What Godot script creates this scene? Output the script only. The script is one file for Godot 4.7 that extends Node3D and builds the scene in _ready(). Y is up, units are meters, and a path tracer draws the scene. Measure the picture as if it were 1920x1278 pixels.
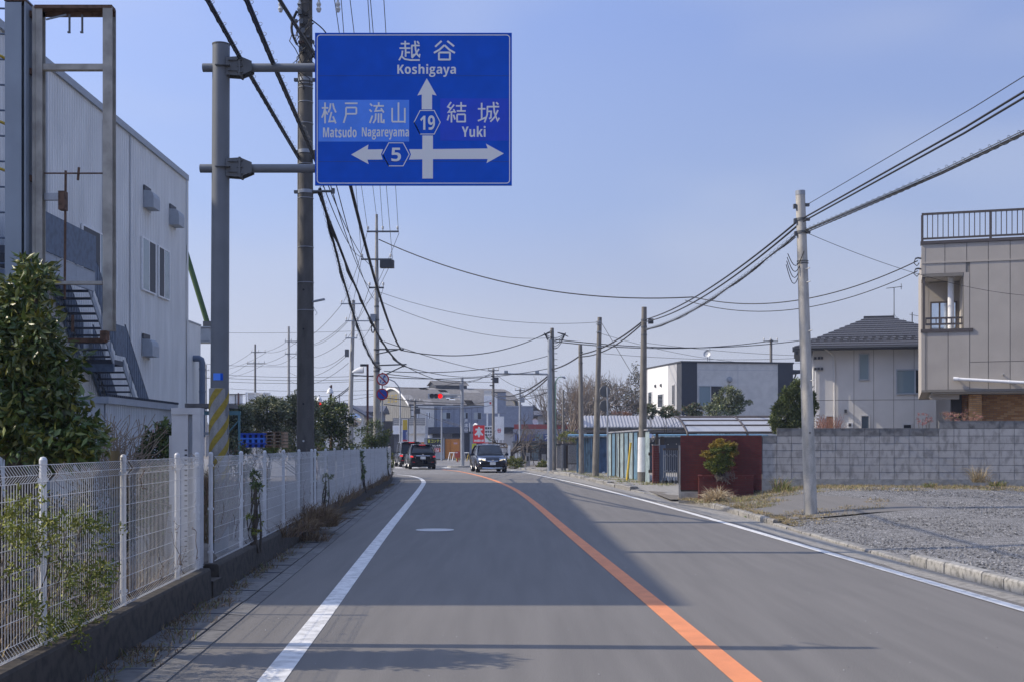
extends Node3D
# Camera looks along -z from eye height; F is the focal length in photo pixels. Distances in metres.
const F := 2350.0
const CX := 960.0
const HZ := 833.0
const EH := 1.65
var M := {}
var tex := {}
var used := {}
var rng := RandomNumberGenerator.new()

class MB:
	var v := PackedVector3Array()
	var n := PackedVector3Array()
	var c := PackedColorArray()
	var ix := PackedInt32Array()
	var col := Color(1, 1, 1)
	var colored := false
	func vert(p: Vector3, nn: Vector3) -> void:
		v.append(p)
		n.append(nn)
		c.append(col)
	func tri(a: Vector3, b: Vector3, d: Vector3) -> void:
		var nn := (b - a).cross(d - a).normalized()
		var k := v.size()
		vert(a, nn)
		vert(b, nn)
		vert(d, nn)
		ix.append_array([k, k + 2, k + 1])
	func quad(a: Vector3, b: Vector3, d: Vector3, e: Vector3) -> void:
		var nn := (d - a).cross(e - b).normalized()
		var k := v.size()
		vert(a, nn)
		vert(b, nn)
		vert(d, nn)
		vert(e, nn)
		ix.append_array([k, k + 2, k + 1, k, k + 3, k + 2])
	func box(o: Vector3, s: Vector3, b := Basis.IDENTITY) -> void:
		var x := b.x * s.x * 0.5
		var y := b.y * s.y * 0.5
		var z := b.z * s.z * 0.5
		quad(o - x - y + z, o + x - y + z, o + x + y + z, o - x + y + z)
		quad(o + x - y - z, o - x - y - z, o - x + y - z, o + x + y - z)
		quad(o + x - y + z, o + x - y - z, o + x + y - z, o + x + y + z)
		quad(o - x - y - z, o - x - y + z, o - x + y + z, o - x + y - z)
		quad(o - x + y + z, o + x + y + z, o + x + y - z, o - x + y - z)
		quad(o - x - y - z, o + x - y - z, o + x - y + z, o - x - y + z)
	func bb(x0: float, x1: float, y0: float, y1: float, z0: float, z1: float) -> void:
		box(Vector3((x0 + x1) / 2, (y0 + y1) / 2, (z0 + z1) / 2), Vector3(absf(x1 - x0), absf(y1 - y0), absf(z1 - z0)))
	# box with chamfered long edges; used where edges catch light
	func cbox(o: Vector3, s: Vector3, ch: float, b := Basis.IDENTITY) -> void:
		var hx := s.x / 2
		var hy := s.y / 2
		var prof := PackedVector2Array([Vector2(-hx, -hy), Vector2(hx, -hy), Vector2(hx, hy - ch), Vector2(hx - ch, hy), Vector2(-hx + ch, hy), Vector2(-hx, hy - ch)])
		prism(prof, o - b.z * s.z / 2, b.x, b.y, b.z * s.z)
	func prism(poly: PackedVector2Array, o: Vector3, u: Vector3, w: Vector3, along: Vector3) -> void:
		var t := Geometry2D.triangulate_polygon(poly)
		var area := 0.0
		for i in poly.size():
			area += poly[i].cross(poly[(i + 1) % poly.size()])
		var pts := poly
		if area < 0:
			pts = poly.duplicate()
			pts.reverse()
			t = Geometry2D.triangulate_polygon(pts)
		if u.cross(w).dot(along) < 0:
			o += along
			along = -along
		for i in range(0, t.size(), 3):
			var a := o + u * pts[t[i]].x + w * pts[t[i]].y
			var b := o + u * pts[t[i + 1]].x + w * pts[t[i + 1]].y
			var d := o + u * pts[t[i + 2]].x + w * pts[t[i + 2]].y
			if (b - a).cross(d - a).dot(along) < 0:
				var q := b
				b = d
				d = q
			tri(a + along, b + along, d + along)
			tri(a, d, b)
		for i in pts.size():
			var p := pts[i]
			var q := pts[(i + 1) % pts.size()]
			var a := o + u * p.x + w * p.y
			var b := o + u * q.x + w * q.y
			quad(a, b, b + along, a + along)
	func tube(pts: Array, r, sides := 6, caps := true) -> void:
		var k0 := v.size()
		var m := pts.size()
		var up := Vector3.UP
		var d0: Vector3 = (pts[1] - pts[0]).normalized()
		if absf(d0.dot(up)) > 0.95:
			up = Vector3.RIGHT
		var sx := up.cross(d0).normalized()
		for i in m:
			var d: Vector3
			if i == 0:
				d = pts[1] - pts[0]
			elif i == m - 1:
				d = pts[i] - pts[i - 1]
			else:
				d = pts[i + 1] - pts[i - 1]
			d = d.normalized()
			sx = (sx - d * sx.dot(d)).normalized()
			var sy := d.cross(sx)
			var rr: float = r[i] if r is Array else r
			for j in sides:
				var a := TAU * j / sides
				var nn := sx * cos(a) + sy * sin(a)
				vert(pts[i] + nn * rr, nn)
		for i in m - 1:
			for j in sides:
				var a := k0 + i * sides + j
				var b := k0 + i * sides + (j + 1) % sides
				ix.append_array([a, a + sides, b, b, a + sides, b + sides])
		if caps:
			for e in [0, m - 1]:
				var d: Vector3 = (pts[1] - pts[0]) if e == 0 else (pts[m - 1] - pts[m - 2])
				d = d.normalized() * (-1.0 if e == 0 else 1.0)
				var k := v.size()
				for j in sides:
					vert(v[k0 + e * sides + j], d)
				for j in range(1, sides - 1):
					if e == 0:
						ix.append_array([k, k + j, k + j + 1])
					else:
						ix.append_array([k, k + j + 1, k + j])
	func cyl(a: Vector3, b: Vector3, r0: float, r1 := -1.0, sides := 12) -> void:
		tube([a, b], [r0, r0 if r1 < 0 else r1], sides)
	# surface through rows of points, smooth normals; rows run so that (next row) x (next point) points outwards when flip is false
	func grid(rows: Array, flip := false) -> void:
		var h := rows.size()
		var w: int = rows[0].size()
		var k := v.size()
		for i in h:
			for j in w:
				var a: Vector3 = rows[mini(i + 1, h - 1)][j] - rows[maxi(i - 1, 0)][j]
				var b: Vector3 = rows[i][mini(j + 1, w - 1)] - rows[i][maxi(j - 1, 0)]
				var nn := a.cross(b).normalized()
				vert(rows[i][j], -nn if flip else nn)
		for i in h - 1:
			for j in w - 1:
				var a := k + i * w + j
				if flip:
					ix.append_array([a, a + w, a + 1, a + 1, a + w, a + w + 1])
				else:
					ix.append_array([a, a + 1, a + w, a + 1, a + w + 1, a + w])
	func lathe(prof: Array, o: Vector3, sides := 16, ax := Vector3.UP) -> void:
		var b := Basis.IDENTITY
		if ax != Vector3.UP:
			var s := Vector3.UP.cross(ax).normalized()
			b = Basis(s, ax, s.cross(ax))
		for i in prof.size() - 1:
			var p: Vector2 = prof[i]
			var q: Vector2 = prof[i + 1]
			if p.distance_to(q) < 1e-6:
				continue
			var nr := Vector2(q.y - p.y, p.x - q.x).normalized()
			var k := v.size()
			for j in sides + 1:
				var a := TAU * j / sides
				var dir := b * Vector3(cos(a), 0, sin(a))
				var nn := dir * nr.x + b.y * nr.y
				vert(o + dir * p.x + b.y * p.y, nn)
				vert(o + dir * q.x + b.y * q.y, nn)
			for j in sides:
				var a := k + j * 2
				ix.append_array([a, a + 2, a + 1, a + 1, a + 2, a + 3])
	func leaf(p: Vector3, d: Vector3, side: Vector3, l: float, w: float) -> void:
		var up := d.cross(side).normalized()
		var m := p + d * l * 0.45 - up * w * 0.18
		var t := p + d * l - up * l * 0.08
		var a := p + d * l * 0.42 + side * w * 0.5
		var b := p + d * l * 0.42 - side * w * 0.5
		tri(p, a, m)
		tri(m, a, t)
		tri(p, m, b)
		tri(m, t, b)

func P(px: float, py: float, d: float) -> Vector3:
	return Vector3((px - CX) / F * d, EH + (HZ - py) / F * d, -d)

func PX(px: float, d: float) -> float:
	return (px - CX) / F * d

func PY(py: float, d: float) -> float:
	return EH + (HZ - py) / F * d

func numbered(called: String) -> String:
	var k: int = used.get(called, 0)
	used[called] = k + 1
	return called if k == 0 else "%s_%03d" % [called, k]

func thing(called: String, label: String, category: String, at := Vector3.ZERO, turn := 0.0, group := "") -> Node3D:
	var o := Node3D.new()
	o.name = numbered(called)
	add_child(o)
	o.position = at
	o.rotation.y = turn
	tag(o, label, category, group)
	return o

func tag(o: Node3D, label: String, category: String, group := "") -> void:
	o.set_meta("label", label)
	o.set_meta("category", category)
	if group != "":
		o.set_meta("group", group)

func mesh_of(mb: MB) -> ArrayMesh:
	var a := []
	a.resize(Mesh.ARRAY_MAX)
	a[Mesh.ARRAY_VERTEX] = mb.v
	a[Mesh.ARRAY_NORMAL] = mb.n
	if mb.colored:
		a[Mesh.ARRAY_COLOR] = mb.c
	a[Mesh.ARRAY_INDEX] = mb.ix
	var m := ArrayMesh.new()
	m.add_surface_from_arrays(Mesh.PRIMITIVE_TRIANGLES, a)
	return m

func obj(called: String, mb: MB, m: Material, parent: Node3D = null, stuff := false) -> MeshInstance3D:
	return inst(called, mesh_of(mb), m, parent, stuff)

func inst(called: String, me: Mesh, m: Material, parent: Node3D = null, stuff := false) -> MeshInstance3D:
	var o := MeshInstance3D.new()
	o.mesh = me
	o.material_override = m
	if parent == null:
		o.name = numbered(called)
		add_child(o)
	else:
		o.name = called
		parent.add_child(o, true)
	if stuff:
		o.set_meta("kind", "stuff")
	return o

func one(called: String, label: String, category: String, mb: MB, m: Material, group := "") -> MeshInstance3D:
	var o := obj(called, mb, m)
	tag(o, label, category, group)
	return o

func struct(called: String, mb: MB, m: Material) -> MeshInstance3D:
	var o := obj(called, mb, m)
	o.set_meta("kind", "structure")
	return o

func boxm(called: String, x0: float, x1: float, y0: float, y1: float, z0: float, z1: float, m: Material, parent: Node3D) -> MeshInstance3D:
	var mb := MB.new()
	mb.bb(x0, x1, y0, y1, z0, z1)
	return obj(called, mb, m, parent)

func lerp_curve(t: Array, d: float) -> float:
	for i in t.size() - 1:
		if d <= t[i + 1][0] or i == t.size() - 2:
			var k: float = (d - t[i][0]) / (t[i + 1][0] - t[i][0])
			return lerpf(t[i][1], t[i + 1][1], k)
	return t[0][1]

# smooth (Catmull-Rom) look-up of x at distance d
func curve(t: Array, d: float) -> float:
	var m := t.size()
	if d <= t[0][0] or d >= t[m - 1][0]:
		return lerp_curve(t, d)
	for i in m - 1:
		if d <= t[i + 1][0]:
			var h: float = t[i + 1][0] - t[i][0]
			var k: float = (d - t[i][0]) / h
			var s: float = (t[i + 1][1] - t[i][1]) / h
			var s0: float = s if i == 0 else (t[i + 1][1] - t[i - 1][1]) / (t[i + 1][0] - t[i - 1][0])
			var s1: float = s if i == m - 2 else (t[i + 2][1] - t[i][1]) / (t[i + 2][0] - t[i][0])
			return (2 * k * k * k - 3 * k * k + 1) * t[i][1] + (k * k * k - 2 * k * k + k) * h * s0 + (-2 * k * k * k + 3 * k * k) * t[i + 1][1] + (k * k * k - k * k) * h * s1
	return t[m - 1][1]

# where the line of sight through a photo column meets a wall that starts at (x0, d0) and is turned by a: x along the wall
func along(px: float, x0: float, d0: float, a: float) -> float:
	var q := (px - CX) / F
	return (q * d0 - x0) / (cos(a) - q * sin(a))

func depth_at(t: float, d0: float, a: float) -> float:
	return d0 + t * sin(a)

func rn(a: float, b: float) -> float:
	return rng.randf_range(a, b)

# ---------- materials
const MEAN := {"fine": 0.85, "grit": 0.79, "coarse": 0.91, "blotch": 0.85, "soft": 0.945, "stain": 0.76, "stone": 0.52, "aggregate": 0.72, "drip": 0.86}
func noise_tex(key: String, freq: float, oct: int, lo: float, hi: float, kind := FastNoiseLite.TYPE_SIMPLEX_SMOOTH, pts := []) -> void:
	var fn := FastNoiseLite.new()
	fn.seed = key.hash() % 1000
	fn.frequency = freq
	fn.noise_type = kind
	fn.fractal_octaves = oct
	if kind == FastNoiseLite.TYPE_CELLULAR:
		fn.fractal_type = FastNoiseLite.FRACTAL_NONE
		fn.cellular_return_type = FastNoiseLite.RETURN_CELL_VALUE
	var t := NoiseTexture2D.new()
	t.width = 512
	t.height = 512
	t.seamless = true
	t.noise = fn
	var g := Gradient.new()
	g.offsets = PackedFloat32Array([0.15, 0.85])
	g.colors = PackedColorArray([Color(lo, lo, lo), Color(hi, hi, hi)])
	if pts.size():
		var o := PackedFloat32Array()
		var c := PackedColorArray()
		for p in pts:
			o.append(p[0])
			c.append(Color(p[1], p[1], p[1]))
		g.offsets = o
		g.colors = c
	t.color_ramp = g
	tex[key] = t

func lin(r: float, g: float, b: float) -> Color:
	return Color(r, g, b).linear_to_srgb()

# colour (linear), roughness, texture, its size in metres per repeat, detail texture and its size, bump in cm
func mat(key: String, r: float, g: float, b: float, rough := 0.8, t := "", size := 1.0, det := "", dsize := 6.0, bump := 0.0, metal := 0.0, stretch := 1.0) -> StandardMaterial3D:
	var m := StandardMaterial3D.new()
	m.resource_name = key
	# the textures only darken: lift the colour so that its average stays as given
	var k: float = 1.0 / (MEAN.get(t, 1.0) * MEAN.get(det, 1.0))
	k = minf(k, 0.98 / maxf(r, maxf(g, b)))
	m.albedo_color = lin(r * k, g * k, b * k)
	m.roughness = rough
	m.metallic = metal
	if t != "":
		m.albedo_texture = tex[t]
		m.uv1_triplanar = true
		m.uv1_world_triplanar = true
		m.uv1_scale = Vector3(1.0 / size, 1.0 / size / stretch, 1.0 / size)
		if bump > 0:
			m.heightmap_enabled = true
			m.heightmap_texture = tex[t]
			m.heightmap_scale = bump
	if det != "":
		m.detail_enabled = true
		m.detail_albedo = tex[det]
		m.detail_blend_mode = BaseMaterial3D.BLEND_MODE_MUL
		m.detail_uv_layer = BaseMaterial3D.DETAIL_UV_2
		m.uv2_triplanar = true
		m.uv2_world_triplanar = true
		m.uv2_scale = Vector3(1.0 / dsize, 1.0 / dsize / stretch, 1.0 / dsize)
	M[key] = m
	return m

func leafmat(key: String, rough := 0.5, back := 0.35) -> void:
	var m := StandardMaterial3D.new()
	m.resource_name = key
	m.vertex_color_use_as_albedo = true
	m.roughness = rough
	if back > 0:
		m.backlight_enabled = true
		m.backlight = Color(back, back, back * 0.6)
	M[key] = m

func glassmat(key: String, r: float, g: float, b: float) -> void:
	var m := mat(key, r, g, b, 0.06)
	m.metallic_specular = 0.4

func emat(key: String, c: Color, e: float) -> void:
	var m := StandardMaterial3D.new()
	m.resource_name = key
	m.albedo_color = c
	m.emission_enabled = true
	m.emission = c
	m.emission_energy_multiplier = e
	M[key] = m

func materials() -> void:
	noise_tex("fine", 0.09, 4, 0.86, 1.0)
	noise_tex("grit", 0.25, 2, 0.55, 1.0, FastNoiseLite.TYPE_SIMPLEX, [[0.0, 0.76], [0.45, 0.88], [0.7, 0.94], [0.86, 1.0]])
	noise_tex("coarse", 0.012, 4, 0.93, 1.0)
	noise_tex("blotch", 0.02, 5, 0.55, 1.0, FastNoiseLite.TYPE_SIMPLEX_SMOOTH, [[0.0, 0.78], [0.35, 0.88], [0.6, 0.97], [1.0, 1.0]])
	noise_tex("aggregate", 0.22, 2, 0.6, 1.0, FastNoiseLite.TYPE_SIMPLEX, [[0.0, 0.6], [0.4, 0.82], [0.68, 0.92], [0.84, 1.0]])
	noise_tex("drip", 0.03, 4, 0.5, 1.0, FastNoiseLite.TYPE_SIMPLEX_SMOOTH, [[0.0, 0.72], [0.28, 0.84], [0.5, 0.96], [1.0, 1.0]])
	noise_tex("soft", 0.006, 3, 0.95, 1.0)
	noise_tex("stone", 0.07, 1, 0.45, 1.0, FastNoiseLite.TYPE_CELLULAR)
	noise_tex("stain", 0.018, 5, 0.35, 1.0, FastNoiseLite.TYPE_SIMPLEX_SMOOTH, [[0.0, 0.6], [0.3, 0.78], [0.55, 0.95], [1.0, 1.0]])
	mat("asphalt", 0.158, 0.148, 0.136, 0.82, "aggregate", 1.3, "coarse", 9.0, 0.25)
	M.asphalt.uv2_scale = Vector3(1 / 2.1, 1.0, 1 / 34.0)
	mat("asphalt_old", 0.20, 0.192, 0.182, 0.85, "aggregate", 1.1, "blotch", 5.0, 0.3)
	mat("shoulder", 0.27, 0.255, 0.23, 0.9, "grit", 0.45, "blotch", 1.6, 0.5)
	mat("soil", 0.16, 0.14, 0.115, 0.95, "grit", 0.5, "blotch", 3.0, 1.0)
	mat("gravel", 0.205, 0.20, 0.195, 0.95, "stone", 0.35, "blotch", 4.0, 2.0)
	mat("stone_a", 0.26, 0.255, 0.25, 0.9, "fine", 0.2)
	mat("paint_white", 0.84, 0.83, 0.80, 0.7, "grit", 0.4, "blotch", 2.2)
	mat("paint_orange", 0.92, 0.33, 0.135, 0.7, "grit", 0.9, "coarse", 2.5)
	mat("slab_a", 0.15, 0.145, 0.138, 0.88, "grit", 0.5, "blotch", 1.7, 0.3)
	mat("slab_b", 0.165, 0.16, 0.152, 0.88, "grit", 0.5, "blotch", 1.5, 0.3)
	mat("slab_c", 0.135, 0.13, 0.125, 0.88, "grit", 0.5, "blotch", 1.9, 0.3)
	mat("kerb_a", 0.27, 0.26, 0.24, 0.9, "grit", 0.4, "stain", 1.1, 0.4)
	mat("kerb_b", 0.23, 0.22, 0.205, 0.9, "grit", 0.4, "stain", 0.9, 0.4)
	mat("kerb_c", 0.31, 0.30, 0.28, 0.9, "grit", 0.4, "stain", 1.3, 0.4)
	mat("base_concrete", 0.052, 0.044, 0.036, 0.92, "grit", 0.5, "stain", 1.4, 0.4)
	mat("concrete", 0.30, 0.30, 0.29, 0.9, "fine", 0.7, "blotch", 2.5, 0.2)
	mat("block_a", 0.40, 0.385, 0.37, 0.93, "grit", 0.6, "drip", 3.4, 0.4, 0.0, 2.2)
	mat("block_b", 0.415, 0.40, 0.385, 0.93, "grit", 0.6, "drip", 3.4, 0.4, 0.0, 2.2)
	mat("block_c", 0.385, 0.37, 0.355, 0.93, "grit", 0.6, "drip", 3.4, 0.4, 0.0, 2.2)
	mat("block_dark", 0.20, 0.195, 0.19, 0.95, "grit", 0.35, "stain", 3.0, 0.4)
	mat("mortar", 0.15, 0.15, 0.15, 0.95, "grit", 0.4)
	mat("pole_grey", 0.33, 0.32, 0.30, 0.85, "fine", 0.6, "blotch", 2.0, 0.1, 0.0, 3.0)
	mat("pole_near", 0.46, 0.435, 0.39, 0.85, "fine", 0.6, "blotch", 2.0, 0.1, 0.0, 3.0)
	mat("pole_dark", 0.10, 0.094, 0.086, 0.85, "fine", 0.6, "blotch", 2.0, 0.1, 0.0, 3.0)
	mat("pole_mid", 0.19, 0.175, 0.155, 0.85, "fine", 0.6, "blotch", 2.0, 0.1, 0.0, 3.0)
	mat("galv", 0.34, 0.36, 0.39, 0.5, "fine", 0.5, "soft", 3.0, 0.0, 0.45)
	mat("galv_dark", 0.13, 0.135, 0.14, 0.6, "fine", 0.4, "", 1.0, 0.0, 0.4)
	mat("gantry", 0.155, 0.168, 0.185, 0.5, "soft", 1.0, "soft", 4.0)
	mat("steel_paint", 0.24, 0.285, 0.34, 0.6, "soft", 1.2, "soft", 2.6)
	mat("steel_blue", 0.14, 0.18, 0.25, 0.6, "soft", 1.0)
	mat("frame_cream", 0.36, 0.345, 0.31, 0.65, "soft", 0.7, "blotch", 2.4)
	mat("rust", 0.115, 0.068, 0.048, 0.9, "grit", 0.3, "stain", 0.7)
	mat("white_metal", 0.80, 0.80, 0.80, 0.45, "soft", 0.6)
	mat("fence_white", 0.62, 0.625, 0.63, 0.5, "soft", 0.5, "soft", 1.0)
	mat("cabinet", 0.50, 0.505, 0.51, 0.55, "soft", 0.9, "soft", 2.2)
	mat("black", 0.012, 0.012, 0.013, 0.6)
	mat("cable", 0.018, 0.018, 0.02, 0.6)
	mat("insulator", 0.55, 0.55, 0.53, 0.3)
	mat("dark_grey", 0.05, 0.052, 0.058, 0.6)
	mat("charcoal", 0.045, 0.05, 0.062, 0.75, "soft", 1.0)
	mat("sign_blue", 0.006, 0.095, 0.58, 0.5, "soft", 1.4)
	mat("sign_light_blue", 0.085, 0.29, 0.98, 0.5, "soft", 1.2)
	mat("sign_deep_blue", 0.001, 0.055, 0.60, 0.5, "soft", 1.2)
	mat("sign_white", 0.80, 0.79, 0.77, 0.5)
	mat("sign_red", 0.50, 0.018, 0.015, 0.45)
	mat("sign_round_blue", 0.03, 0.09, 0.42, 0.45)
	mat("yellow", 0.55, 0.38, 0.03, 0.6, "fine", 0.5, "blotch", 0.8)
	mat("yellow_stripe", 0.34, 0.25, 0.03, 0.7, "fine", 0.5, "blotch", 0.6)
	mat("factory", 0.72, 0.72, 0.70, 0.55, "soft", 3.0, "coarse", 7.0, 0.0, 0.0, 4.0)
	mat("annex_wall", 0.58, 0.60, 0.61, 0.55, "soft", 2.0, "coarse", 5.0, 0.0, 0.0, 3.0)
	mat("trim_grey", 0.36, 0.39, 0.43, 0.55, "soft", 1.0)
	mat("stair_panel", 0.10, 0.135, 0.19, 0.6, "soft", 1.0, "blotch", 3.0)
	mat("tread", 0.065, 0.075, 0.095, 0.7, "fine", 0.5)
	mat("green_steel", 0.055, 0.11, 0.03, 0.6, "soft", 1.0)
	mat("beige", 0.40, 0.365, 0.325, 0.85, "fine", 0.8, "soft", 3.0, 0.6)
	mat("beige_b", 0.385, 0.35, 0.312, 0.85, "fine", 0.8, "soft", 3.0, 0.6)
	mat("beige_groove", 0.20, 0.185, 0.165, 0.9)
	mat("brown_metal", 0.075, 0.062, 0.058, 0.5, "soft", 0.8)
	mat("brick_tan_a", 0.43, 0.225, 0.085, 0.85, "grit", 0.3)
	mat("brick_tan_b", 0.37, 0.18, 0.07, 0.85, "grit", 0.3)
	mat("brick_tan_c", 0.50, 0.29, 0.13, 0.85, "grit", 0.3)
	mat("brick_red_a", 0.125, 0.022, 0.020, 0.8, "grit", 0.3, "coarse", 2.0)
	mat("brick_red_b", 0.115, 0.021, 0.019, 0.8, "grit", 0.3, "coarse", 2.0)
	mat("brick_red_c", 0.135, 0.026, 0.022, 0.8, "grit", 0.3, "coarse", 2.0)
	mat("cream_wall", 0.60, 0.585, 0.56, 0.85, "fine", 0.5, "soft", 4.0, 0.5)
	mat("white_wall", 0.80, 0.79, 0.77, 0.8, "fine", 0.6, "soft", 4.0)
	mat("grey_wall", 0.42, 0.42, 0.43, 0.85, "fine", 0.6, "soft", 3.0)
	mat("pale_wall", 0.62, 0.60, 0.56, 0.85, "fine", 0.8, "coarse", 4.0)
	mat("old_wall", 0.18, 0.178, 0.168, 0.85, "fine", 0.8, "blotch", 4.0, 0.0, 0.0, 3.0)
	mat("slate", 0.085, 0.09, 0.115, 0.75, "fine", 0.6, "blotch", 3.0)
	mat("roof_tile_a", 0.072, 0.072, 0.080, 0.6, "fine", 0.5)
	mat("roof_tile_b", 0.058, 0.058, 0.066, 0.6, "fine", 0.5)
	mat("roof_grey", 0.165, 0.155, 0.145, 0.9, "fine", 1.0, "blotch", 6.0)
	mat("roof_patch", 0.25, 0.24, 0.23, 0.9, "fine", 1.0, "blotch", 6.0)
	mat("roof_pale", 0.27, 0.275, 0.30, 0.5, "fine", 1.0, "blotch", 2.0)
	mat("grey_blue_wall", 0.24, 0.265, 0.33, 0.75, "soft", 1.0, "coarse", 5.0)
	mat("dark_blue_wall", 0.06, 0.068, 0.09, 0.75, "soft", 1.0)
	mat("brown_wall", 0.06, 0.043, 0.035, 0.85, "fine", 0.5, "blotch", 1.5)
	mat("blue_sheet_a", 0.15, 0.235, 0.295, 0.6, "fine", 0.7, "stain", 2.2, 0.0, 0.0, 3.0)
	mat("blue_sheet_b", 0.25, 0.315, 0.335, 0.6, "fine", 0.7, "stain", 1.9, 0.0, 0.0, 3.0)
	mat("blue_sheet_c", 0.10, 0.19, 0.275, 0.6, "fine", 0.7, "stain", 2.5, 0.0, 0.0, 3.0)
	mat("blue_sheet_d", 0.075, 0.15, 0.27, 0.6, "fine", 0.7, "stain", 2.5, 0.0, 0.0, 3.0)
	mat("blue_trim", 0.09, 0.22, 0.33, 0.5, "soft", 1.0)
	mat("timber", 0.075, 0.062, 0.05, 0.9, "fine", 0.3, "blotch", 1.0, 0.0, 0.0, 5.0)
	mat("grey_board", 0.25, 0.245, 0.24, 0.9, "fine", 0.4, "blotch", 1.2)
	mat("poly_sheet", 0.36, 0.375, 0.41, 0.35, "soft", 1.0)
	mat("pallet_wood", 0.42, 0.28, 0.18, 0.85, "fine", 0.3, "blotch", 1.0)
	mat("pallet_blue", 0.03, 0.10, 0.55, 0.5)
	mat("teal_steel", 0.10, 0.22, 0.25, 0.6)
	mat("red_brown", 0.12, 0.045, 0.035, 0.6)
	mat("lamp_white", 0.75, 0.75, 0.74, 0.35)
	mat("orange_door", 0.52, 0.20, 0.03, 0.7, "fine", 0.5, "coarse", 2.0)
	mat("orange_door_b", 0.44, 0.165, 0.025, 0.7, "fine", 0.5, "coarse", 2.0)
	mat("container_grey", 0.36, 0.38, 0.42, 0.6, "soft", 1.0)
	mat("red_paint", 0.85, 0.04, 0.04, 0.45)
	mat("post_red", 0.45, 0.07, 0.035, 0.5)
	mat("shop_blue", 0.04, 0.07, 0.22, 0.5)
	mat("shop_fascia", 0.27, 0.28, 0.34, 0.6)
	mat("shop_red", 0.32, 0.06, 0.055, 0.7)
	mat("board_white", 0.82, 0.82, 0.81, 0.6, "soft", 2.0)
	mat("black_board", 0.015, 0.015, 0.016, 0.5)
	mat("lime", 0.62, 0.62, 0.03, 0.5)
	mat("green_pole", 0.24, 0.42, 0.27, 0.5)
	mat("car_navy", 0.008, 0.010, 0.019, 0.12)
	mat("car_black", 0.008, 0.008, 0.010, 0.10)
	for k in ["car_navy", "car_black"]:
		M[k].clearcoat_enabled = true
		M[k].clearcoat = 0.35
		M[k].metallic_specular = 0.35
		M[k].clearcoat_roughness = 0.04
	mat("tyre", 0.015, 0.015, 0.015, 0.85)
	mat("rim", 0.42, 0.43, 0.45, 0.3, "", 1.0, "", 1.0, 0.0, 0.8)
	mat("chrome", 0.70, 0.70, 0.72, 0.15, "", 1.0, "", 1.0, 0.0, 0.9)
	mat("plate", 0.70, 0.72, 0.72, 0.5)
	mat("lens_red", 0.30, 0.01, 0.012, 0.15)
	mat("lens_pale", 0.60, 0.36, 0.37, 0.15)
	glassmat("glass_dark", 0.02, 0.024, 0.03)
	glassmat("glass_blue", 0.05, 0.075, 0.10)
	glassmat("glass_pale", 0.20, 0.27, 0.30)
	mat("glass_sky", 0.55, 0.62, 0.70, 0.08, "", 1.0, "", 1.0, 0.0, 0.85)
	M.sign_blue.metallic_specular = 0.25
	mat("mirror", 0.85, 0.86, 0.87, 0.04, "", 1.0, "", 1.0, 0.0, 1.0)
	mat("curtain", 0.42, 0.45, 0.44, 0.8)
	mat("bark", 0.095, 0.08, 0.066, 0.95, "fine", 0.25, "blotch", 0.8, 0.3)
	mat("bark_grey", 0.17, 0.145, 0.125, 0.95, "fine", 0.3)
	mat("twig", 0.20, 0.155, 0.12, 0.95)
	mat("twig_pale", 0.30, 0.235, 0.17, 0.95)
	mat("litter", 0.75, 0.76, 0.80, 0.5)
	mat("cover_iron", 0.62, 0.61, 0.60, 0.6, "fine", 0.2, "", 1.0, 0.3)
	mat("wood_stump", 0.16, 0.115, 0.05, 0.9, "fine", 0.2)
	leafmat("leaf", 0.38, 0.3)
	leafmat("leaf_dull", 0.65, 0.3)
	leafmat("dry", 0.9, 0.25)
	leafmat("stone_mix", 0.9, 0.0)
	emat("lamp_red", Color(1.0, 0.06, 0.04), 1.2)
	emat("lamp_brake", Color(0.95, 0.22, 0.22), 0.22)
	emat("lamp_head", Color(1.0, 0.93, 0.78), 0.8)

# ---------- light, camera, sky
func sky_image() -> Image:
	var w := 512
	var h := 256
	var im := Image.create(w, h, false, Image.FORMAT_RGBF)
	var fn := FastNoiseLite.new()
	fn.seed = 5
	fn.frequency = 1.6
	fn.fractal_octaves = 4
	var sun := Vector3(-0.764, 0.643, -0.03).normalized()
	var stops := [[0.0, Vector3(0.53, 0.57, 0.685)], [4.5, Vector3(0.505, 0.545, 0.665)], [10.5, Vector3(0.345, 0.448, 0.715)], [19.0, Vector3(0.26, 0.366, 0.70)], [35.0, Vector3(0.215, 0.32, 0.63)], [90.0, Vector3(0.22, 0.31, 0.56)]]
	for j in h:
		var el := 90.0 - (j + 0.5) / h * 180.0
		var base := Vector3(0.24, 0.235, 0.23)
		if el >= 0:
			base = stops[5][1]
			for i in 5:
				if el <= stops[i + 1][0]:
					base = (stops[i][1] as Vector3).lerp(stops[i + 1][1], (el - stops[i][0]) / (stops[i + 1][0] - stops[i][0]))
					break
		for i in w:
			var az := (i + 0.5) / w * TAU
			var er := deg_to_rad(el)
			var d := Vector3(sin(az) * cos(er), sin(er), -cos(az) * cos(er))
			var c := base
			if el >= 0:
				var ca := d.dot(sun)
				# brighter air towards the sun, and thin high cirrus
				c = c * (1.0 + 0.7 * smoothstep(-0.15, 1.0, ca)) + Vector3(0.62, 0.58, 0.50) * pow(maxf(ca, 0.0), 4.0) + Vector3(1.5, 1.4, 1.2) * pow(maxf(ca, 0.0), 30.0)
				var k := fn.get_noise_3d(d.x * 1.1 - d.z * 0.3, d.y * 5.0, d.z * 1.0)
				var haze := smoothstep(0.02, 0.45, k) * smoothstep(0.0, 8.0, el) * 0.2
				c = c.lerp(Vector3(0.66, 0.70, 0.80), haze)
			im.set_pixel(i, j, Color(c.x, c.y, c.z))
	return im

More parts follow.
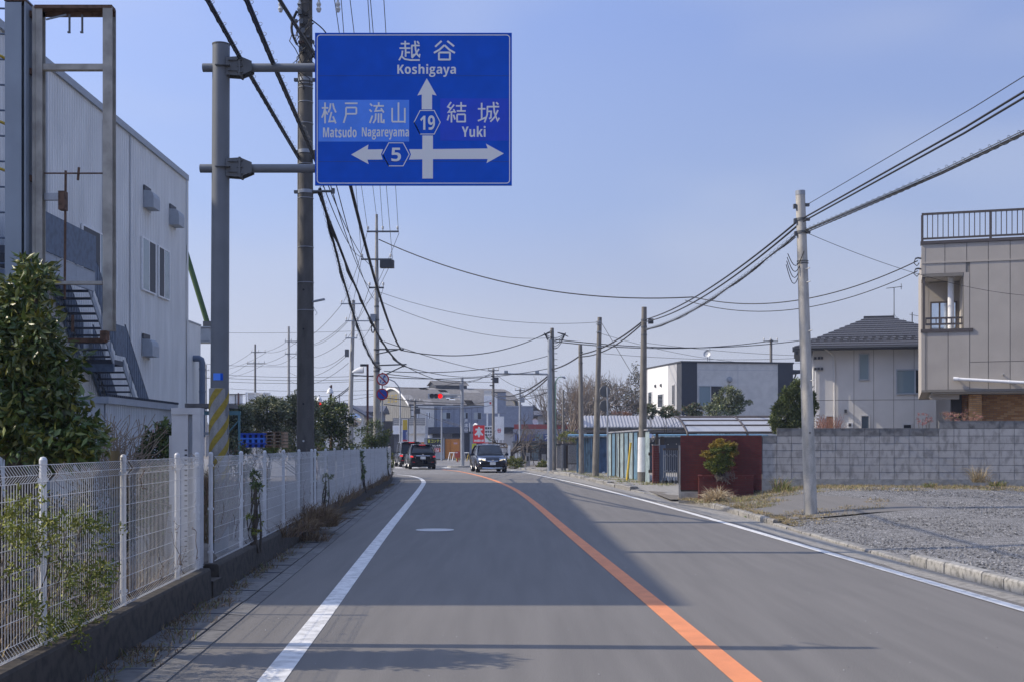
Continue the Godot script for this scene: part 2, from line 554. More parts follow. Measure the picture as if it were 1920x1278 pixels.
func light_and_camera() -> void:
	var cam := Camera3D.new()
	cam.name = "camera"
	cam.projection = Camera3D.PROJECTION_FRUSTUM
	cam.near = 0.1
	cam.far = 1500.0
	cam.size = 2.0 * 0.1 * 639.0 / F
	cam.frustum_offset = Vector2(0, 0.1 * (HZ - 639.0) / F)
	cam.position = Vector3(0, EH, 0)
	add_child(cam)
	cam.current = true
	var env := Environment.new()
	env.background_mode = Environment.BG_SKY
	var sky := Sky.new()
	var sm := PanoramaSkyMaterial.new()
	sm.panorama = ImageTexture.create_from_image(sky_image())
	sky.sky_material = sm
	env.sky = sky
	env.tonemap_mode = Environment.TONE_MAPPER_LINEAR
	env.tonemap_exposure = 1.0
	env.sdfgi_enabled = true
	env.ssao_enabled = true
	env.ssil_enabled = true
	env.fog_enabled = true
	env.fog_density = 0.0005
	env.fog_light_color = Color(0.74, 0.79, 0.90)
	var we := WorldEnvironment.new()
	we.name = "world_environment"
	we.environment = env
	add_child(we)
	var sun := DirectionalLight3D.new()
	sun.name = "sun"
	sun.light_color = Color(1.0, 0.95, 0.87)
	sun.light_energy = 1.4
	sun.light_angular_distance = 0.5
	sun.shadow_enabled = true
	sun.directional_shadow_max_distance = 200.0
	add_child(sun)
	sun.look_at_from_position(Vector3.ZERO, Vector3(0.764, -0.643, 0.03), Vector3.UP)

# ---------- road lines, as x at distance d ahead
const LEFT_LINE := [[-6, -1.0], [8.71, -1.68], [12.2, -1.84], [23.2, -2.37], [40, -3.12], [49, -3.55], [55, -3.88], [59.6, -4.3], [63, -4.75], [66.5, -5.45], [69, -6.3]]
const MID_LINE := [[-6, 2.2], [8.71, 1.64], [13.28, 1.47], [23.2, 1.08], [36.2, 0.60], [46, 0.12], [53.9, -0.46], [61.5, -1.18], [66.9, -1.78], [73, -2.6], [78, -3.4], [83, -4.6]]
const RIGHT_LINE := [[-6, 6.0], [12.5, 5.11], [19.2, 4.80], [28, 4.40], [38, 3.85], [50.4, 3.0], [60, 2.15], [70.5, 1.12], [80.8, -0.05], [86, -1.0]]
const GUTTER := [[-6, -1.75], [8.7, -2.42], [12.3, -2.60], [19.7, -2.98], [32, -3.6], [47, -4.35], [56, -4.85], [62, -5.4], [66, -6.2]]
const KERB := [[-6, 6.3], [8, 5.78], [14.2, 5.58], [18.3, 5.45], [25.5, 5.33], [34.6, 5.15], [40, 4.85], [44.6, 4.3], [48.5, 4.02], [64.6, 3.1], [74, 2.05], [84, 0.55], [92, -1.2]]

func fence_x(d: float) -> float:
	return -3.07 - 0.048 * (d - 8.2) - (0.0 if d < 50 else 0.006 * (d - 50) * (d - 50) * 0.5)

func lot_height(x: float, d: float) -> float:
	var k := curve(KERB, d)
	var edge := lerpf(0.14, 0.05, smoothstep(15.5, 17.5, d)) if d < 20 else lerpf(0.05, 0.13, smoothstep(24.0, 26.5, d))
	var far := 0.10 + 0.40 * smoothstep(16.0, 35.0, d)
	return lerpf(edge, far, smoothstep(0.1, 3.5, x - k)) if d < 40 else 0.12

# a strip of paint along a curve, 4 mm above the surface below
func stripe(t: Array, d0: float, d1: float, w: float, y: float, step := 0.7) -> MB:
	var mb := MB.new()
	var prev_a := Vector3.ZERO
	var prev_b := Vector3.ZERO
	var m := int(ceil((d1 - d0) / step))
	for i in m + 1:
		var d := d0 + (d1 - d0) * i / m
		var x := curve(t, d)
		var dx := curve(t, d + 0.2) - curve(t, d - 0.2)
		var side := Vector3(0.4, 0, dx).normalized() * w * 0.5
		var a := Vector3(x, y, -d) - side
		var b := Vector3(x, y, -d) + side
		if i > 0:
			mb.quad(prev_a, prev_b, b, a)
		prev_a = a
		prev_b = b
	return mb

func setting() -> void:
	var mb := MB.new()
	mb.quad(Vector3(-700, -0.03, 300), Vector3(700, -0.03, 300), Vector3(700, -0.03, -1000), Vector3(-700, -0.03, -1000))
	struct("ground", mb, M.soil)
	# carriageway between the gutter and the kerb, then the junction beyond the bend
	mb = MB.new()
	var rows := []
	for i in 77:
		var d := -6.0 + i
		rows.append([Vector3(curve(GUTTER, minf(d, 66.0)) - (0.0 if d < 66 else (d - 66) * 0.8), 0, -d), Vector3(curve(KERB, d) + 0.02, 0, -d)])
	for i in rows.size() - 1:
		mb.quad(rows[i][0], rows[i][1], rows[i + 1][1], rows[i + 1][0])
	struct("road", mb, M.asphalt)
	mb = MB.new()
	var poly := PackedVector2Array([Vector2(-70, 66), Vector2(-6.3, 66), Vector2(-9.5, 70), Vector2(2.5, 70), Vector2(2.05, 74), Vector2(0.55, 84), Vector2(-1.2, 92), Vector2(-2, 98), Vector2(6, 112), Vector2(60, 116), Vector2(60, 128), Vector2(3, 128), Vector2(-6, 150), Vector2(-70, 150)])
	var tr := Geometry2D.triangulate_polygon(poly)
	for i in range(0, tr.size(), 3):
		var a := Vector3(poly[tr[i]].x, -0.004, -poly[tr[i]].y)
		var b := Vector3(poly[tr[i + 1]].x, -0.004, -poly[tr[i + 1]].y)
		var c := Vector3(poly[tr[i + 2]].x, -0.004, -poly[tr[i + 2]].y)
		if (b - a).cross(c - a).y < 0:
			mb.tri(a, c, b)
		else:
			mb.tri(a, b, c)
	struct("junction_road", mb, M.asphalt_old)
	struct("white_edge_line", stripe(LEFT_LINE, -5, 69, 0.19, 0.004), M.paint_white)
	struct("orange_centre_line", stripe(MID_LINE, -5, 83, 0.20, 0.004), M.paint_orange)
	struct("white_edge_line", stripe(RIGHT_LINE, -5, 86, 0.16, 0.008), M.paint_white)
	# stop line and crossing marks at the junction
	mb = MB.new()
	for k in 4:
		var x := -8.2 + k * 1.15
		mb.quad(Vector3(x, 0.004, -88.5), Vector3(x + 0.5, 0.004, -88.5), Vector3(x + 0.1, 0.004, -91.5), Vector3(x - 0.4, 0.004, -91.5))
	mb.quad(Vector3(-9.6, 0.004, -85.6), Vector3(-5.0, 0.004, -85.9), Vector3(-5.0, 0.004, -86.4), Vector3(-9.6, 0.004, -86.1))
	struct("crossing_marks", mb, M.paint_white)
	# dusty shoulder between the right line and the kerb
	mb = MB.new()
	var pa := Vector3.ZERO
	var pb := Vector3.ZERO
	rng.seed = 3
	for i in 140:
		var d := -5.0 + i * 0.65
		var a := Vector3(curve(RIGHT_LINE, d) + 0.13 + rn(0.0, 0.09) + (0.12 if d > 36 else 0.0), 0.004, -d)
		var b := Vector3(curve(KERB, d) + 0.05, 0.006, -d)
		if i > 0:
			mb.quad(pa, pb, b, a)
		pa = a
		pb = b
	struct("dusty_shoulder", mb, M.shoulder)
	# concrete gutter slabs on the left
	var pav := Node3D.new()
	pav.name = "gutter_pavement"
	pav.set_meta("kind", "structure")
	add_child(pav)
	mb = MB.new()
	for i in 62:
		var e0 := 2.0 + i
		mb.quad(Vector3(fence_x(e0) + 0.1, -0.022, -e0), Vector3(curve(GUTTER, e0), -0.012, -e0), Vector3(curve(GUTTER, e0 + 1), -0.012, -e0 - 1), Vector3(fence_x(e0 + 1) + 0.1, -0.022, -e0 - 1))
	obj("gutter_bed", mb, M.black, pav)
	var d := 3.0
	var k := 0
	rng.seed = 11
	while d < 64.0:
		var l := 0.98 if d > 4 else 1.2
		mb = MB.new()
		var g := 0.022
		var top := 0.022 + rn(-0.006, 0.006)
		var q := []
		for e in [d + g, d + l - g]:
			q.append([curve(GUTTER, e), fence_x(e) + 0.12])
		var ya := top + rn(-0.004, 0.004)
		var v0 := Vector3(q[0][1], top, -d - g)
		var v1 := Vector3(q[0][0] - 0.16, top, -d - g)
		var v2 := Vector3(q[1][0] - 0.16, ya, -d - l + g)
		var v3 := Vector3(q[1][1], ya, -d - l + g)
		mb.quad(v0, v1, v2, v3)
		var dn := Vector3(0, -0.05, 0)
		mb.quad(v0 + dn, v1 + dn, v1, v0)
		mb.quad(v1 + dn, v2 + dn, v2, v1)
		mb.quad(v2 + dn, v3 + dn, v3, v2)
		obj("slab", mb, M[["slab_a", "slab_b", "slab_c"][rng.randi() % 3]], pav)
		mb = MB.new()
		mb.box((v0 + v1) / 2 + Vector3(0, -0.0005, rn(-0.005, 0.005)), Vector3(absf(v1.x - v0.x) * rn(0.85, 1.0), 0.006, rn(0.03, 0.055)))
		obj("joint_dirt", mb, M.tread, pav)
		# lip of the gutter next to the asphalt
		mb = MB.new()
		v0 = Vector3(q[0][0] - 0.145, top - 0.006, -d - g * 0.5)
		v1 = Vector3(q[0][0] + 0.02, 0.010, -d - g * 0.5)
		v2 = Vector3(q[1][0] + 0.02, 0.010, -d - l + g * 0.5)
		v3 = Vector3(q[1][0] - 0.145, top - 0.006, -d - l + g * 0.5)
		mb.quad(v0, v1, v2, v3)
		mb.quad(v1 + dn, v2 + dn, v2, v1)
		mb.quad(v0 + dn, v1 + dn, v1, v0)
		obj("gutter_lip", mb, M[["slab_b", "slab_c"][rng.randi() % 2]], pav)
		d += l
		k += 1
	# kerb stones on the right
	var kb := Node3D.new()
	kb.name = "kerb"
	kb.set_meta("kind", "structure")
	add_child(kb)
	d = 4.0
	while d < 84.0:
		var far := d > 36.0
		var l := 0.6 if not far else 1.2
		var h := 0.15
		if d > 17.0 and d < 25.6:
			h = 0.05
		elif d >= 25.6 and d < 36.5:
			h = 0.125
		elif d >= 36.5 and d < 44.5:
			h = 0.045
		elif d >= 44.5:
			h = 0.14 + rn(-0.03, 0.04)
		var a := Vector3(curve(KERB, d + 0.006), 0, -d - 0.006)
		var b := Vector3(curve(KERB, d + l - 0.006), 0, -d - l + 0.006)
		var z := (b - a).normalized()
		var bs := Basis(Vector3.UP.cross(-z).normalized() * -1.0, Vector3.UP, -z)
		bs.x = Vector3.UP.cross(-z).normalized()
		mb = MB.new()
		var wob := rn(-0.012, 0.012) * (2.5 if far else 1.0)
		var ch := 0.022 if d < 17 else 0.03
		mb.cbox((a + b) / 2 + Vector3(0.09 + wob, h / 2 - 0.03 + rn(-0.004, 0.004), 0), Vector3(0.18 if not far else 0.30, h + 0.06, (b - a).length()), minf(ch, h * 0.4), bs)
		obj("kerb_stone", mb, M[["kerb_a", "kerb_b", "kerb_c"][rng.randi() % 3] if d < 17 else ["kerb_a", "kerb_b"][rng.randi() % 2]], kb)
		d += l
	# gravel lot rising to the block wall, and the verge beyond it
	mb = MB.new()
	var gr := []
	for i in 53:
		var dd := -4.0 + i * 0.8
		var row := []
		for j in 40:
			var x := curve(KERB, dd) + 0.16 + pow(j / 39.0, 1.7) * 36.0
			row.append(Vector3(x, lot_height(x, dd) + (sin(x * 1.7 + dd) + sin(dd * 2.3 - x * 0.8)) * 0.012 * smoothstep(0.3, 2.0, x - curve(KERB, dd)), -dd))
		gr.append(row)
	mb.grid(gr, true)
	struct("gravel_lot", mb, M.gravel)
	mb = MB.new()
	gr = []
	for i in 60:
		var dd := 37.4 + i * 0.8
		var row := []
		for j in 6:
			var x := curve(KERB, dd) + 0.14 + j * 1.4
			row.append(Vector3(x, (0.05 if dd < 45 and j == 0 else 0.13) + sin(dd * 1.9 + j) * 0.02, -dd))
		gr.append(row)
	mb.grid(gr, true)
	struct("verge", mb, M.shoulder)
	# asphalt apron round the right pole, laid on the lot
	mb = MB.new()
	gr = []
	for i in 13:
		var row := []
		var dd := 25.7 + i * 0.55
		for j in 9:
			var x := curve(KERB, dd) + 0.2 + j * (0.42 - 0.012 * i)
			row.append(Vector3(x, lot_height(x, dd) + 0.035 - 0.03 * absf(j - 4) / 4.0, -dd))
		gr.append(row)
	mb.grid(gr, true)
	struct("asphalt_apron", mb, M.asphalt)
	# driveway in front of the gate
	mb = MB.new()
	gr = []
	for i in 12:
		var row := []
		var dd := 36.6 + i * 1.2
		for j in 5:
			row.append(Vector3(curve(KERB, dd) + 0.18 + j * 0.95, 0.05 + j * 0.03, -dd))
		gr.append(row)
	mb.grid(gr, true)
	for p in mb.v.size():
		mb.v[p].y += 0.0
	struct("driveway", mb, M.asphalt_old)
	# ground of the yards behind the walls on the right
	mb = MB.new()
	mb.quad(Vector3(4.6, 0.06, -36.4), Vector3(70, 0.06, -35.4), Vector3(70, 0.06, -100), Vector3(5.5, 0.06, -100))
	struct("yard_ground", mb, M.soil)
	# loose stones on the lot
	var sm := MB.new()
	rng.seed = 21
	var dirs := [Vector3(1, 0, 0), Vector3(0, 1, 0), Vector3(0, 0, 1), Vector3(-1, 0, 0), Vector3(0, 0, -1)]
	sm.tri(dirs[0], dirs[1], dirs[2] * 0.8)
	sm.tri(dirs[2] * 0.8, dirs[1], dirs[3] * 0.9)
	sm.tri(dirs[3] * 0.9, dirs[1], dirs[4])
	sm.tri(dirs[4], dirs[1], dirs[0])
	var mm := MultiMesh.new()
	mm.transform_format = MultiMesh.TRANSFORM_3D
	mm.use_colors = true
	mm.mesh = mesh_of(sm)
	var count := 30000
	mm.instance_count = count
	for i in count:
		var dd := 9.0 + pow(rng.randf(), 0.8) * 25.5
		var x := curve(KERB, dd) + 0.22 + pow(rng.randf(), 1.2) * 9.0
		var s := rn(0.007, 0.026)
		var tone := rn(0.07, 0.27) if rng.randf() < 0.88 else rn(0.3, 0.42)
		mm.set_instance_color(i, Color(tone, tone * 0.985, tone * 0.98))
		if x < curve(KERB, dd) + 3.8 and dd > 25.5 and rng.randf() < 0.93:
			s *= 0.3
		var bs := Basis.from_euler(Vector3(rn(-0.5, 0.5), rn(0, TAU), rn(-0.5, 0.5))).scaled(Vector3(s * rn(0.8, 1.6), s * rn(0.6, 1.0), s))
		mm.set_instance_transform(i, Transform3D(bs, Vector3(x, lot_height(x, dd) + 0.002, -dd)))
	var mi := MultiMeshInstance3D.new()
	mi.name = "gravel_stones"
	mi.multimesh = mm
	mi.material_override = M.stone_mix
	mi.set_meta("kind", "stuff")
	tag(mi, "loose grey stones strewn over the gravel lot by the right kerb", "gravel")
	add_child(mi)
	mm = MultiMesh.new()
	mm.transform_format = MultiMesh.TRANSFORM_3D
	mm.use_colors = true
	mm.mesh = mesh_of(sm)
	mm.instance_count = 900
	for i in 900:
		var dd := 8.0 + pow(rng.randf(), 1.4) * 40.0
		var x := lerpf(curve(GUTTER, dd), curve(KERB, dd), rng.randf())
		if i > 500:
			x = curve(KERB, dd) - rn(0.0, 0.6)
		var s := rn(0.003, 0.009)
		mm.set_instance_transform(i, Transform3D(Basis.from_euler(Vector3(0, rn(0, TAU), 0)).scaled(Vector3(s, s * 0.6, s)), Vector3(x, 0.007, -dd)))
		var tone := rn(0.08, 0.5)
		mm.set_instance_color(i, Color(tone, tone, tone))
	mi = MultiMeshInstance3D.new()
	mi.name = "road_grit"
	mi.multimesh = mm
	mi.material_override = M.stone_mix
	mi.set_meta("kind", "stuff")
	tag(mi, "small stone chips and grit scattered over the road surface", "grit")
	add_child(mi)
	# manhole cover in the left lane
	var mh := thing("manhole_cover", "pale round iron manhole cover set in the left lane", "manhole cover", Vector3(-1.49, 0.004, -24.2))
	mb = MB.new()
	mb.lathe([Vector2(0.37, 0.0), Vector2(0.37, 0.005), Vector2(0.31, 0.005), Vector2(0.31, 0.0)], Vector3.ZERO, 28)
	obj("rim", mb, M.cover_iron, mh)
	mb = MB.new()
	mb.lathe([Vector2(0.30, 0.0), Vector2(0.30, 0.004), Vector2(0.0, 0.004)], Vector3.ZERO, 28)
	for i in range(-4, 5):
		for j in range(-4, 5):
			if Vector2(i, j).length() < 4.2:
				mb.bb(i * 0.06 - 0.02, i * 0.06 + 0.02, 0.003, 0.008, j * 0.06 - 0.02, j * 0.06 + 0.02)
	obj("cover", mb, M.cover_iron, mh)

# ---------- left side: mesh fence on its low wall
func fence_point(d: float) -> Vector3:
	return Vector3(fence_x(d), 0.34, -d)

func mesh_fence(label: String, ds: Array, wire_mat: Material, first_post := true) -> void:
	var base := fence_point(ds[0])
	var f := thing("mesh_fence", label, "fence", base)
	for i in ds.size():
		var p := fence_point(ds[i]) - base
		var mb := MB.new()
		mb.cyl(p + Vector3(0, -0.02, 0), p + Vector3(0, 1.20, 0), 0.0235, 0.0235, 10)
		mb.lathe([Vector2(0.027, 1.185), Vector2(0.027, 1.21), Vector2(0.018, 1.228), Vector2(0.0, 1.232)], p, 10)
		for y in [0.12, 0.6, 1.08]:
			mb.box(p + Vector3(0.0, y, 0), Vector3(0.06, 0.025, 0.04))
		obj("post", mb, M.fence_white, f)
		if i == ds.size() - 1:
			break
		var q := fence_point(ds[i + 1]) - base
		var dir := (q - p).normalized()
		var out := Vector3(-dir.z, 0, dir.x)
		if out.x < 0:
			out = -out
		var o := p + dir * 0.0 + out * 0.035
		var len := (q - p).length()
		mb = MB.new()
		var n := int(round(len / 0.05))
		var near := absf(base.z + p.z) < 26.0
		for k in range(1, n):
			var b := o + dir * len * k / n
			var pts := [b + Vector3(0, 0.02, 0), b + Vector3(0, 0.05, 0) + out * 0.035, b + Vector3(0, 0.10, 0), b + Vector3(0, 1.07, 0), b + Vector3(0, 1.12, 0) + out * 0.04, b + Vector3(0, 1.18, 0)]
			if not near:
				pts = [pts[0], pts[2], pts[3], pts[5]]
			mb.tube(pts, 0.0021 if near else 0.0027, 4 if near else 3, false)
		for y in [0.02, 0.10, 0.245, 0.39, 0.535, 0.68, 0.825, 0.97, 1.07, 1.18]:
			mb.tube([o + Vector3(0, y, 0) + out * 0.004, o + dir * len + Vector3(0, y, 0) + out * 0.004], 0.0024, 4, false)
		for y in [0.05, 1.12]:
			mb.tube([o + Vector3(0, y, 0) + out * 0.04, o + dir * len + Vector3(0, y, 0) + out * 0.04], 0.0023, 4, false)
		obj("mesh_panel", mb, wire_mat, f)

func low_wall(label: String, d0: float, d1: float, h: float, dark := false) -> void:
	var w := thing("low_concrete_wall", label, "wall", Vector3(fence_x(d0), 0, -d0))
	var mb := MB.new()
	var rows := []
	var m := int(ceil((d1 - d0) / 1.0))
	for i in m + 1:
		var d := d0 + (d1 - d0) * i / m
		var x := fence_x(d)
		var z := -d
		var o := -w.position
		rows.append([Vector3(x + 0.13, -0.04, z) + o, Vector3(x + 0.115, h - 0.02, z) + o, Vector3(x + 0.10, h, z) + o, Vector3(x - 0.09, h, z) + o, Vector3(x - 0.12, -0.04, z) + o])
	for i in m:
		for j in 4:
			mb.quad(rows[i][j], rows[i + 1][j], rows[i + 1][j + 1], rows[i][j + 1])
	for e in [0, m]:
		var r: Array = rows[e]
		if e == 0:
			mb.quad(r[4], r[0], r[1], r[3])
			mb.tri(r[1], r[2], r[3])
		else:
			mb.quad(r[0], r[4], r[3], r[1])
			mb.tri(r[1], r[3], r[2])
	obj("wall_body", mb, M.base_concrete, w)

func left_fences() -> void:
	mesh_fence("white wire mesh fence nearest the camera with yellow green shrub poking through", [4.2, 6.2, 8.2, 10.2, 12.2, 13.15], M.fence_white)
	mesh_fence("white wire mesh fence between the pale cabinet and the dark utility pole", [13.9, 15.9, 17.9, 19.9, 21.9, 23.9], M.fence_white)
	var ds := []
	for i in 19:
		ds.append(24.5 + i * 2.02)
	mesh_fence("long white wire mesh fence running from the dark utility pole to the bend", ds, M.fence_white)
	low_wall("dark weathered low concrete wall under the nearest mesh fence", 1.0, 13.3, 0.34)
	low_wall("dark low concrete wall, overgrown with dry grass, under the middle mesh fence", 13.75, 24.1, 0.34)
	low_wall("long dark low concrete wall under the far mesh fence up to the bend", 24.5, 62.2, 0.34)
	var mb := MB.new()
	mb.bb(-0.13, 0.15, 0, 0.20, -0.21, 0.21)
	var st := obj("step_stone", mb, M.base_concrete)
	st.position = Vector3(fence_x(13.5), 0, -13.52)
	tag(st, "low concrete step between the two wall ends beside the pale cabinet", "step")
	mb = MB.new()
	mb.bb(-0.02, 0.06, 0.0, 0.34, -0.05, 0.05)
	mb.bb(-0.06, 0.06, 0.34, 0.36, -0.12, 0.06)
	var wm := obj("white_marker_post", mb, M.cabinet)
	wm.position = Vector3(fence_x(24.3) + 0.15, 0, -24.25)
	tag(wm, "short white marker stone between the two low walls by the utility pole", "marker")

func cabinet() -> void:
	# pale double steel pillar with vent slits standing in the gap of the fence
	var d := 13.62
	var c := thing("steel_pillar_cabinet", "pale steel pillar cabinet with a column of vent slits in the fence gap", "cabinet", Vector3(PX(349, d), 0, -d), 0.05)
	boxm("left_panel", -0.155, 0.02, 0.0, 2.03, -0.16, 0.02, M.cabinet, c)
	boxm("right_panel", 0.07, 0.155, 0.0, 2.03, -0.16, 0.03, M.cabinet, c)
	boxm("recess_panel", 0.02, 0.07, 0.0, 1.98, -0.16, -0.02, M.trim_grey, c)
	boxm("top_cap", -0.158, 0.158, 1.98, 2.05, -0.165, 0.033, M.cabinet, c)
	for i in 24:
		if i in [8, 9]:
			continue
		boxm("vent_slit", -0.015, 0.012, 0.32 + i * 0.055, 0.335 + i * 0.055, 0.0, 0.0235, M.black, c)
	boxm("conduit", -0.20, -0.165, 1.0, 1.75, -0.1, -0.06, M.cabinet, c)

# ---------- road sign gantry
const KANJI := {
	"etsu": [[12, 16, 52, 16], [32, 2, 32, 38], [6, 38, 56, 38], [34, 38, 34, 80], [34, 59, 54, 59], [20, 50, 17, 74, 4, 97], [14, 76, 30, 91, 56, 96, 98, 96], [60, 25, 98, 25], [62, 25, 62, 76, 74, 68], [76, 2, 79, 46, 86, 68, 96, 80, 98, 66], [94, 42, 80, 66, 62, 86], [86, 4, 95, 17]],
	"tani": [[37, 4, 8, 32], [63, 4, 94, 30], [50, 24, 28, 46, 2, 62], [50, 24, 74, 48, 98, 62], [25, 60, 75, 60], [25, 60, 25, 97], [75, 60, 75, 97], [25, 94, 75, 94]],
	"matsu": [[2, 27, 46, 27], [24, 2, 24, 98], [23, 30, 14, 54, 2, 72], [25, 40, 42, 58], [62, 6, 58, 28, 46, 48], [77, 6, 84, 28, 98, 48], [68, 46, 52, 90, 90, 88], [78, 66, 97, 98]],
	"to": [[12, 6, 98, 6], [20, 26, 90, 26], [90, 26, 90, 55], [20, 55, 90, 55], [20, 26, 19, 62, 3, 98]],
	"naga": [[6, 6, 20, 17], [2, 34, 17, 44], [4, 97, 22, 62], [63, 0, 63, 15], [28, 17, 98, 17], [54, 18, 40, 41, 90, 38], [78, 28, 97, 48], [44, 52, 42, 80, 27, 97], [62, 52, 62, 96], [80, 52, 80, 92, 97, 94, 97, 80]],
	"yama": [[50, 2, 50, 92], [8, 28, 8, 93], [8, 93, 92, 93], [92, 28, 92, 99]],
	"yui": [[22, 2, 6, 24, 24, 34], [37, 14, 8, 50, 42, 46], [34, 36, 43, 52], [24, 48, 24, 98], [12, 62, 4, 88], [34, 62, 42, 84], [46, 20, 98, 20], [72, 2, 72, 44], [50, 44, 95, 44], [52, 60, 92, 60], [52, 60, 52, 97], [92, 60, 92, 97], [52, 94, 92, 94]],
	"ki": [[2, 34, 36, 34], [19, 6, 19, 82], [2, 90, 38, 74], [42, 24, 98, 24], [45, 24, 44, 60, 32, 97], [46, 46, 62, 46, 60, 76, 52, 80], [72, 2, 76, 50, 90, 90, 98, 76], [92, 40, 78, 72, 58, 94], [84, 4, 94, 14]],
	"hon": [[8, 26, 92, 26], [50, 2, 50, 98], [47, 28, 30, 58, 4, 80], [53, 28, 70, 58, 96, 80], [30, 73, 70, 73]],
	"kashi": [[20, 2, 4, 22], [14, 14, 14, 40], [28, 14, 92, 10], [58, 2, 72, 30, 92, 38], [22, 46, 78, 46], [22, 46, 22, 84], [78, 46, 78, 84], [22, 58, 78, 58], [22, 71, 78, 71], [22, 84, 78, 84], [38, 86, 16, 98], [62, 86, 88, 98]],
	"ko": [[12, 16, 88, 16], [88, 16, 88, 92], [8, 86, 88, 86]],
	"n": [[12, 16, 34, 30], [10, 90, 50, 78, 92, 24]],
	"te": [[22, 10, 78, 10], [6, 38, 94, 38], [54, 38, 50, 70, 24, 94]],
	"na": [[6, 34, 94, 34], [52, 4, 50, 60, 20, 96]],
	"su": [[14, 14, 84, 14, 60, 56, 8, 92], [56, 56, 94, 92]],
	"chi": [[2, 34, 36, 34], [18, 8, 18, 84], [2, 88, 36, 76], [44, 44, 94, 30, 94, 66], [68, 4, 68, 74], [50, 20, 50, 92, 96, 92]],
	"iki": [[2, 34, 34, 34], [18, 8, 18, 84], [2, 88, 34, 76], [40, 22, 98, 22], [46, 40, 64, 40, 64, 60, 46, 60], [40, 84, 68, 76], [74, 4, 80, 60, 98, 94], [92, 44, 60, 94]],
	"sai": [[26, 4, 76, 4], [26, 18, 76, 18], [26, 32, 76, 32], [26, 4, 26, 32], [76, 4, 76, 32], [4, 44, 96, 44], [14, 44, 14, 90], [40, 44, 40, 96], [4, 90, 40, 84], [52, 58, 90, 58, 52, 96], [56, 66, 96, 96]],
	"dai": [[6, 34, 94, 34], [50, 4, 46, 50, 8, 96], [52, 40, 92, 96]],
	"kyu": [[24, 4, 6, 28, 26, 34], [36, 18, 8, 52, 40, 48], [24, 50, 24, 96], [46, 10, 90, 10, 78, 44, 94, 44, 44, 96], [58, 10, 56, 60, 40, 96], [58, 40, 96, 96]],
}

func glyph(mb: MB, key: String, x: float, y: float, w: float, h: float, t: float, z: float) -> void:
	var k := 0
	for s in KANJI[key]:
		var pts := []
		for i in range(0, s.size(), 2):
			pts.append(Vector2(x + s[i] / 100.0 * w, y + h - s[i + 1] / 100.0 * h))
		ribbon(mb, pts, t, z + k * 0.00015)
		k += 1

# a flat stroke with mitred corners, 2 mm thick
func ribbon(mb: MB, pts: Array, t: float, z: float) -> void:
	var l := []
	var r := []
	var m := pts.size()
	for i in m:
		var d0: Vector2 = (pts[i] - pts[maxi(i - 1, 0)]).normalized()
		var d1: Vector2 = (pts[mini(i + 1, m - 1)] - pts[i]).normalized()
		if i == 0:
			d0 = d1
		if i == m - 1:
			d1 = d0
		var dd := (d0 + d1).normalized()
		var nn := Vector2(-dd.y, dd.x)
		var sc := t * 0.5 / maxf(0.55, nn.dot(Vector2(-d0.y, d0.x)))
		l.append(pts[i] + nn * sc)
		r.append(pts[i] - nn * sc)
	for i in m - 1:
		var a := Vector3(l[i].x, l[i].y, z)
		var b := Vector3(r[i].x, r[i].y, z)
		var c := Vector3(r[i + 1].x, r[i + 1].y, z)
		var e := Vector3(l[i + 1].x, l[i + 1].y, z)
		mb.quad(a, b, c, e)

func text_fit(parent: Node3D, s: String, x0: float, x1: float, y0: float, y1: float, z: float, m: Material, called := "lettering") -> void:
	var tm := TextMesh.new()
	var f := SystemFont.new()
	f.font_names = PackedStringArray(["Droid Sans"])
	f.font_weight = 700
	tm.font = f
	tm.text = s
	tm.font_size = 64
	tm.pixel_size = 0.01
	tm.depth = 0.01
	tm.curve_step = 1.0
	var bx := tm.get_aabb()
	var o := inst(called, tm, m, parent)
	var sx := (x1 - x0) / bx.size.x
	var sy := (y1 - y0) / bx.size.y
	o.scale = Vector3(sx, sy, 0.2)
	o.position = Vector3(x0 - bx.position.x * sx, y0 - bx.position.y * sy, z)

func flat_poly(mb: MB, pts: Array, z: float, t := 0.002) -> void:
	mb.prism(PackedVector2Array(pts), Vector3(0, 0, z - t), Vector3.RIGHT, Vector3.UP, Vector3(0, 0, t))

func hexagon(cx: float, cy: float, w: float, h: float) -> Array:
	return [Vector2(cx - w / 2, cy), Vector2(cx - w * 0.27, cy - h / 2), Vector2(cx + w * 0.27, cy - h / 2), Vector2(cx + w / 2, cy), Vector2(cx + w * 0.27, cy + h / 2), Vector2(cx - w * 0.27, cy + h / 2)]

func sgn(cx: float, cy: float) -> Vector2:
	return Vector2((cx - 55.0) / 513.2, (1232.0 - cy) / 513.2)

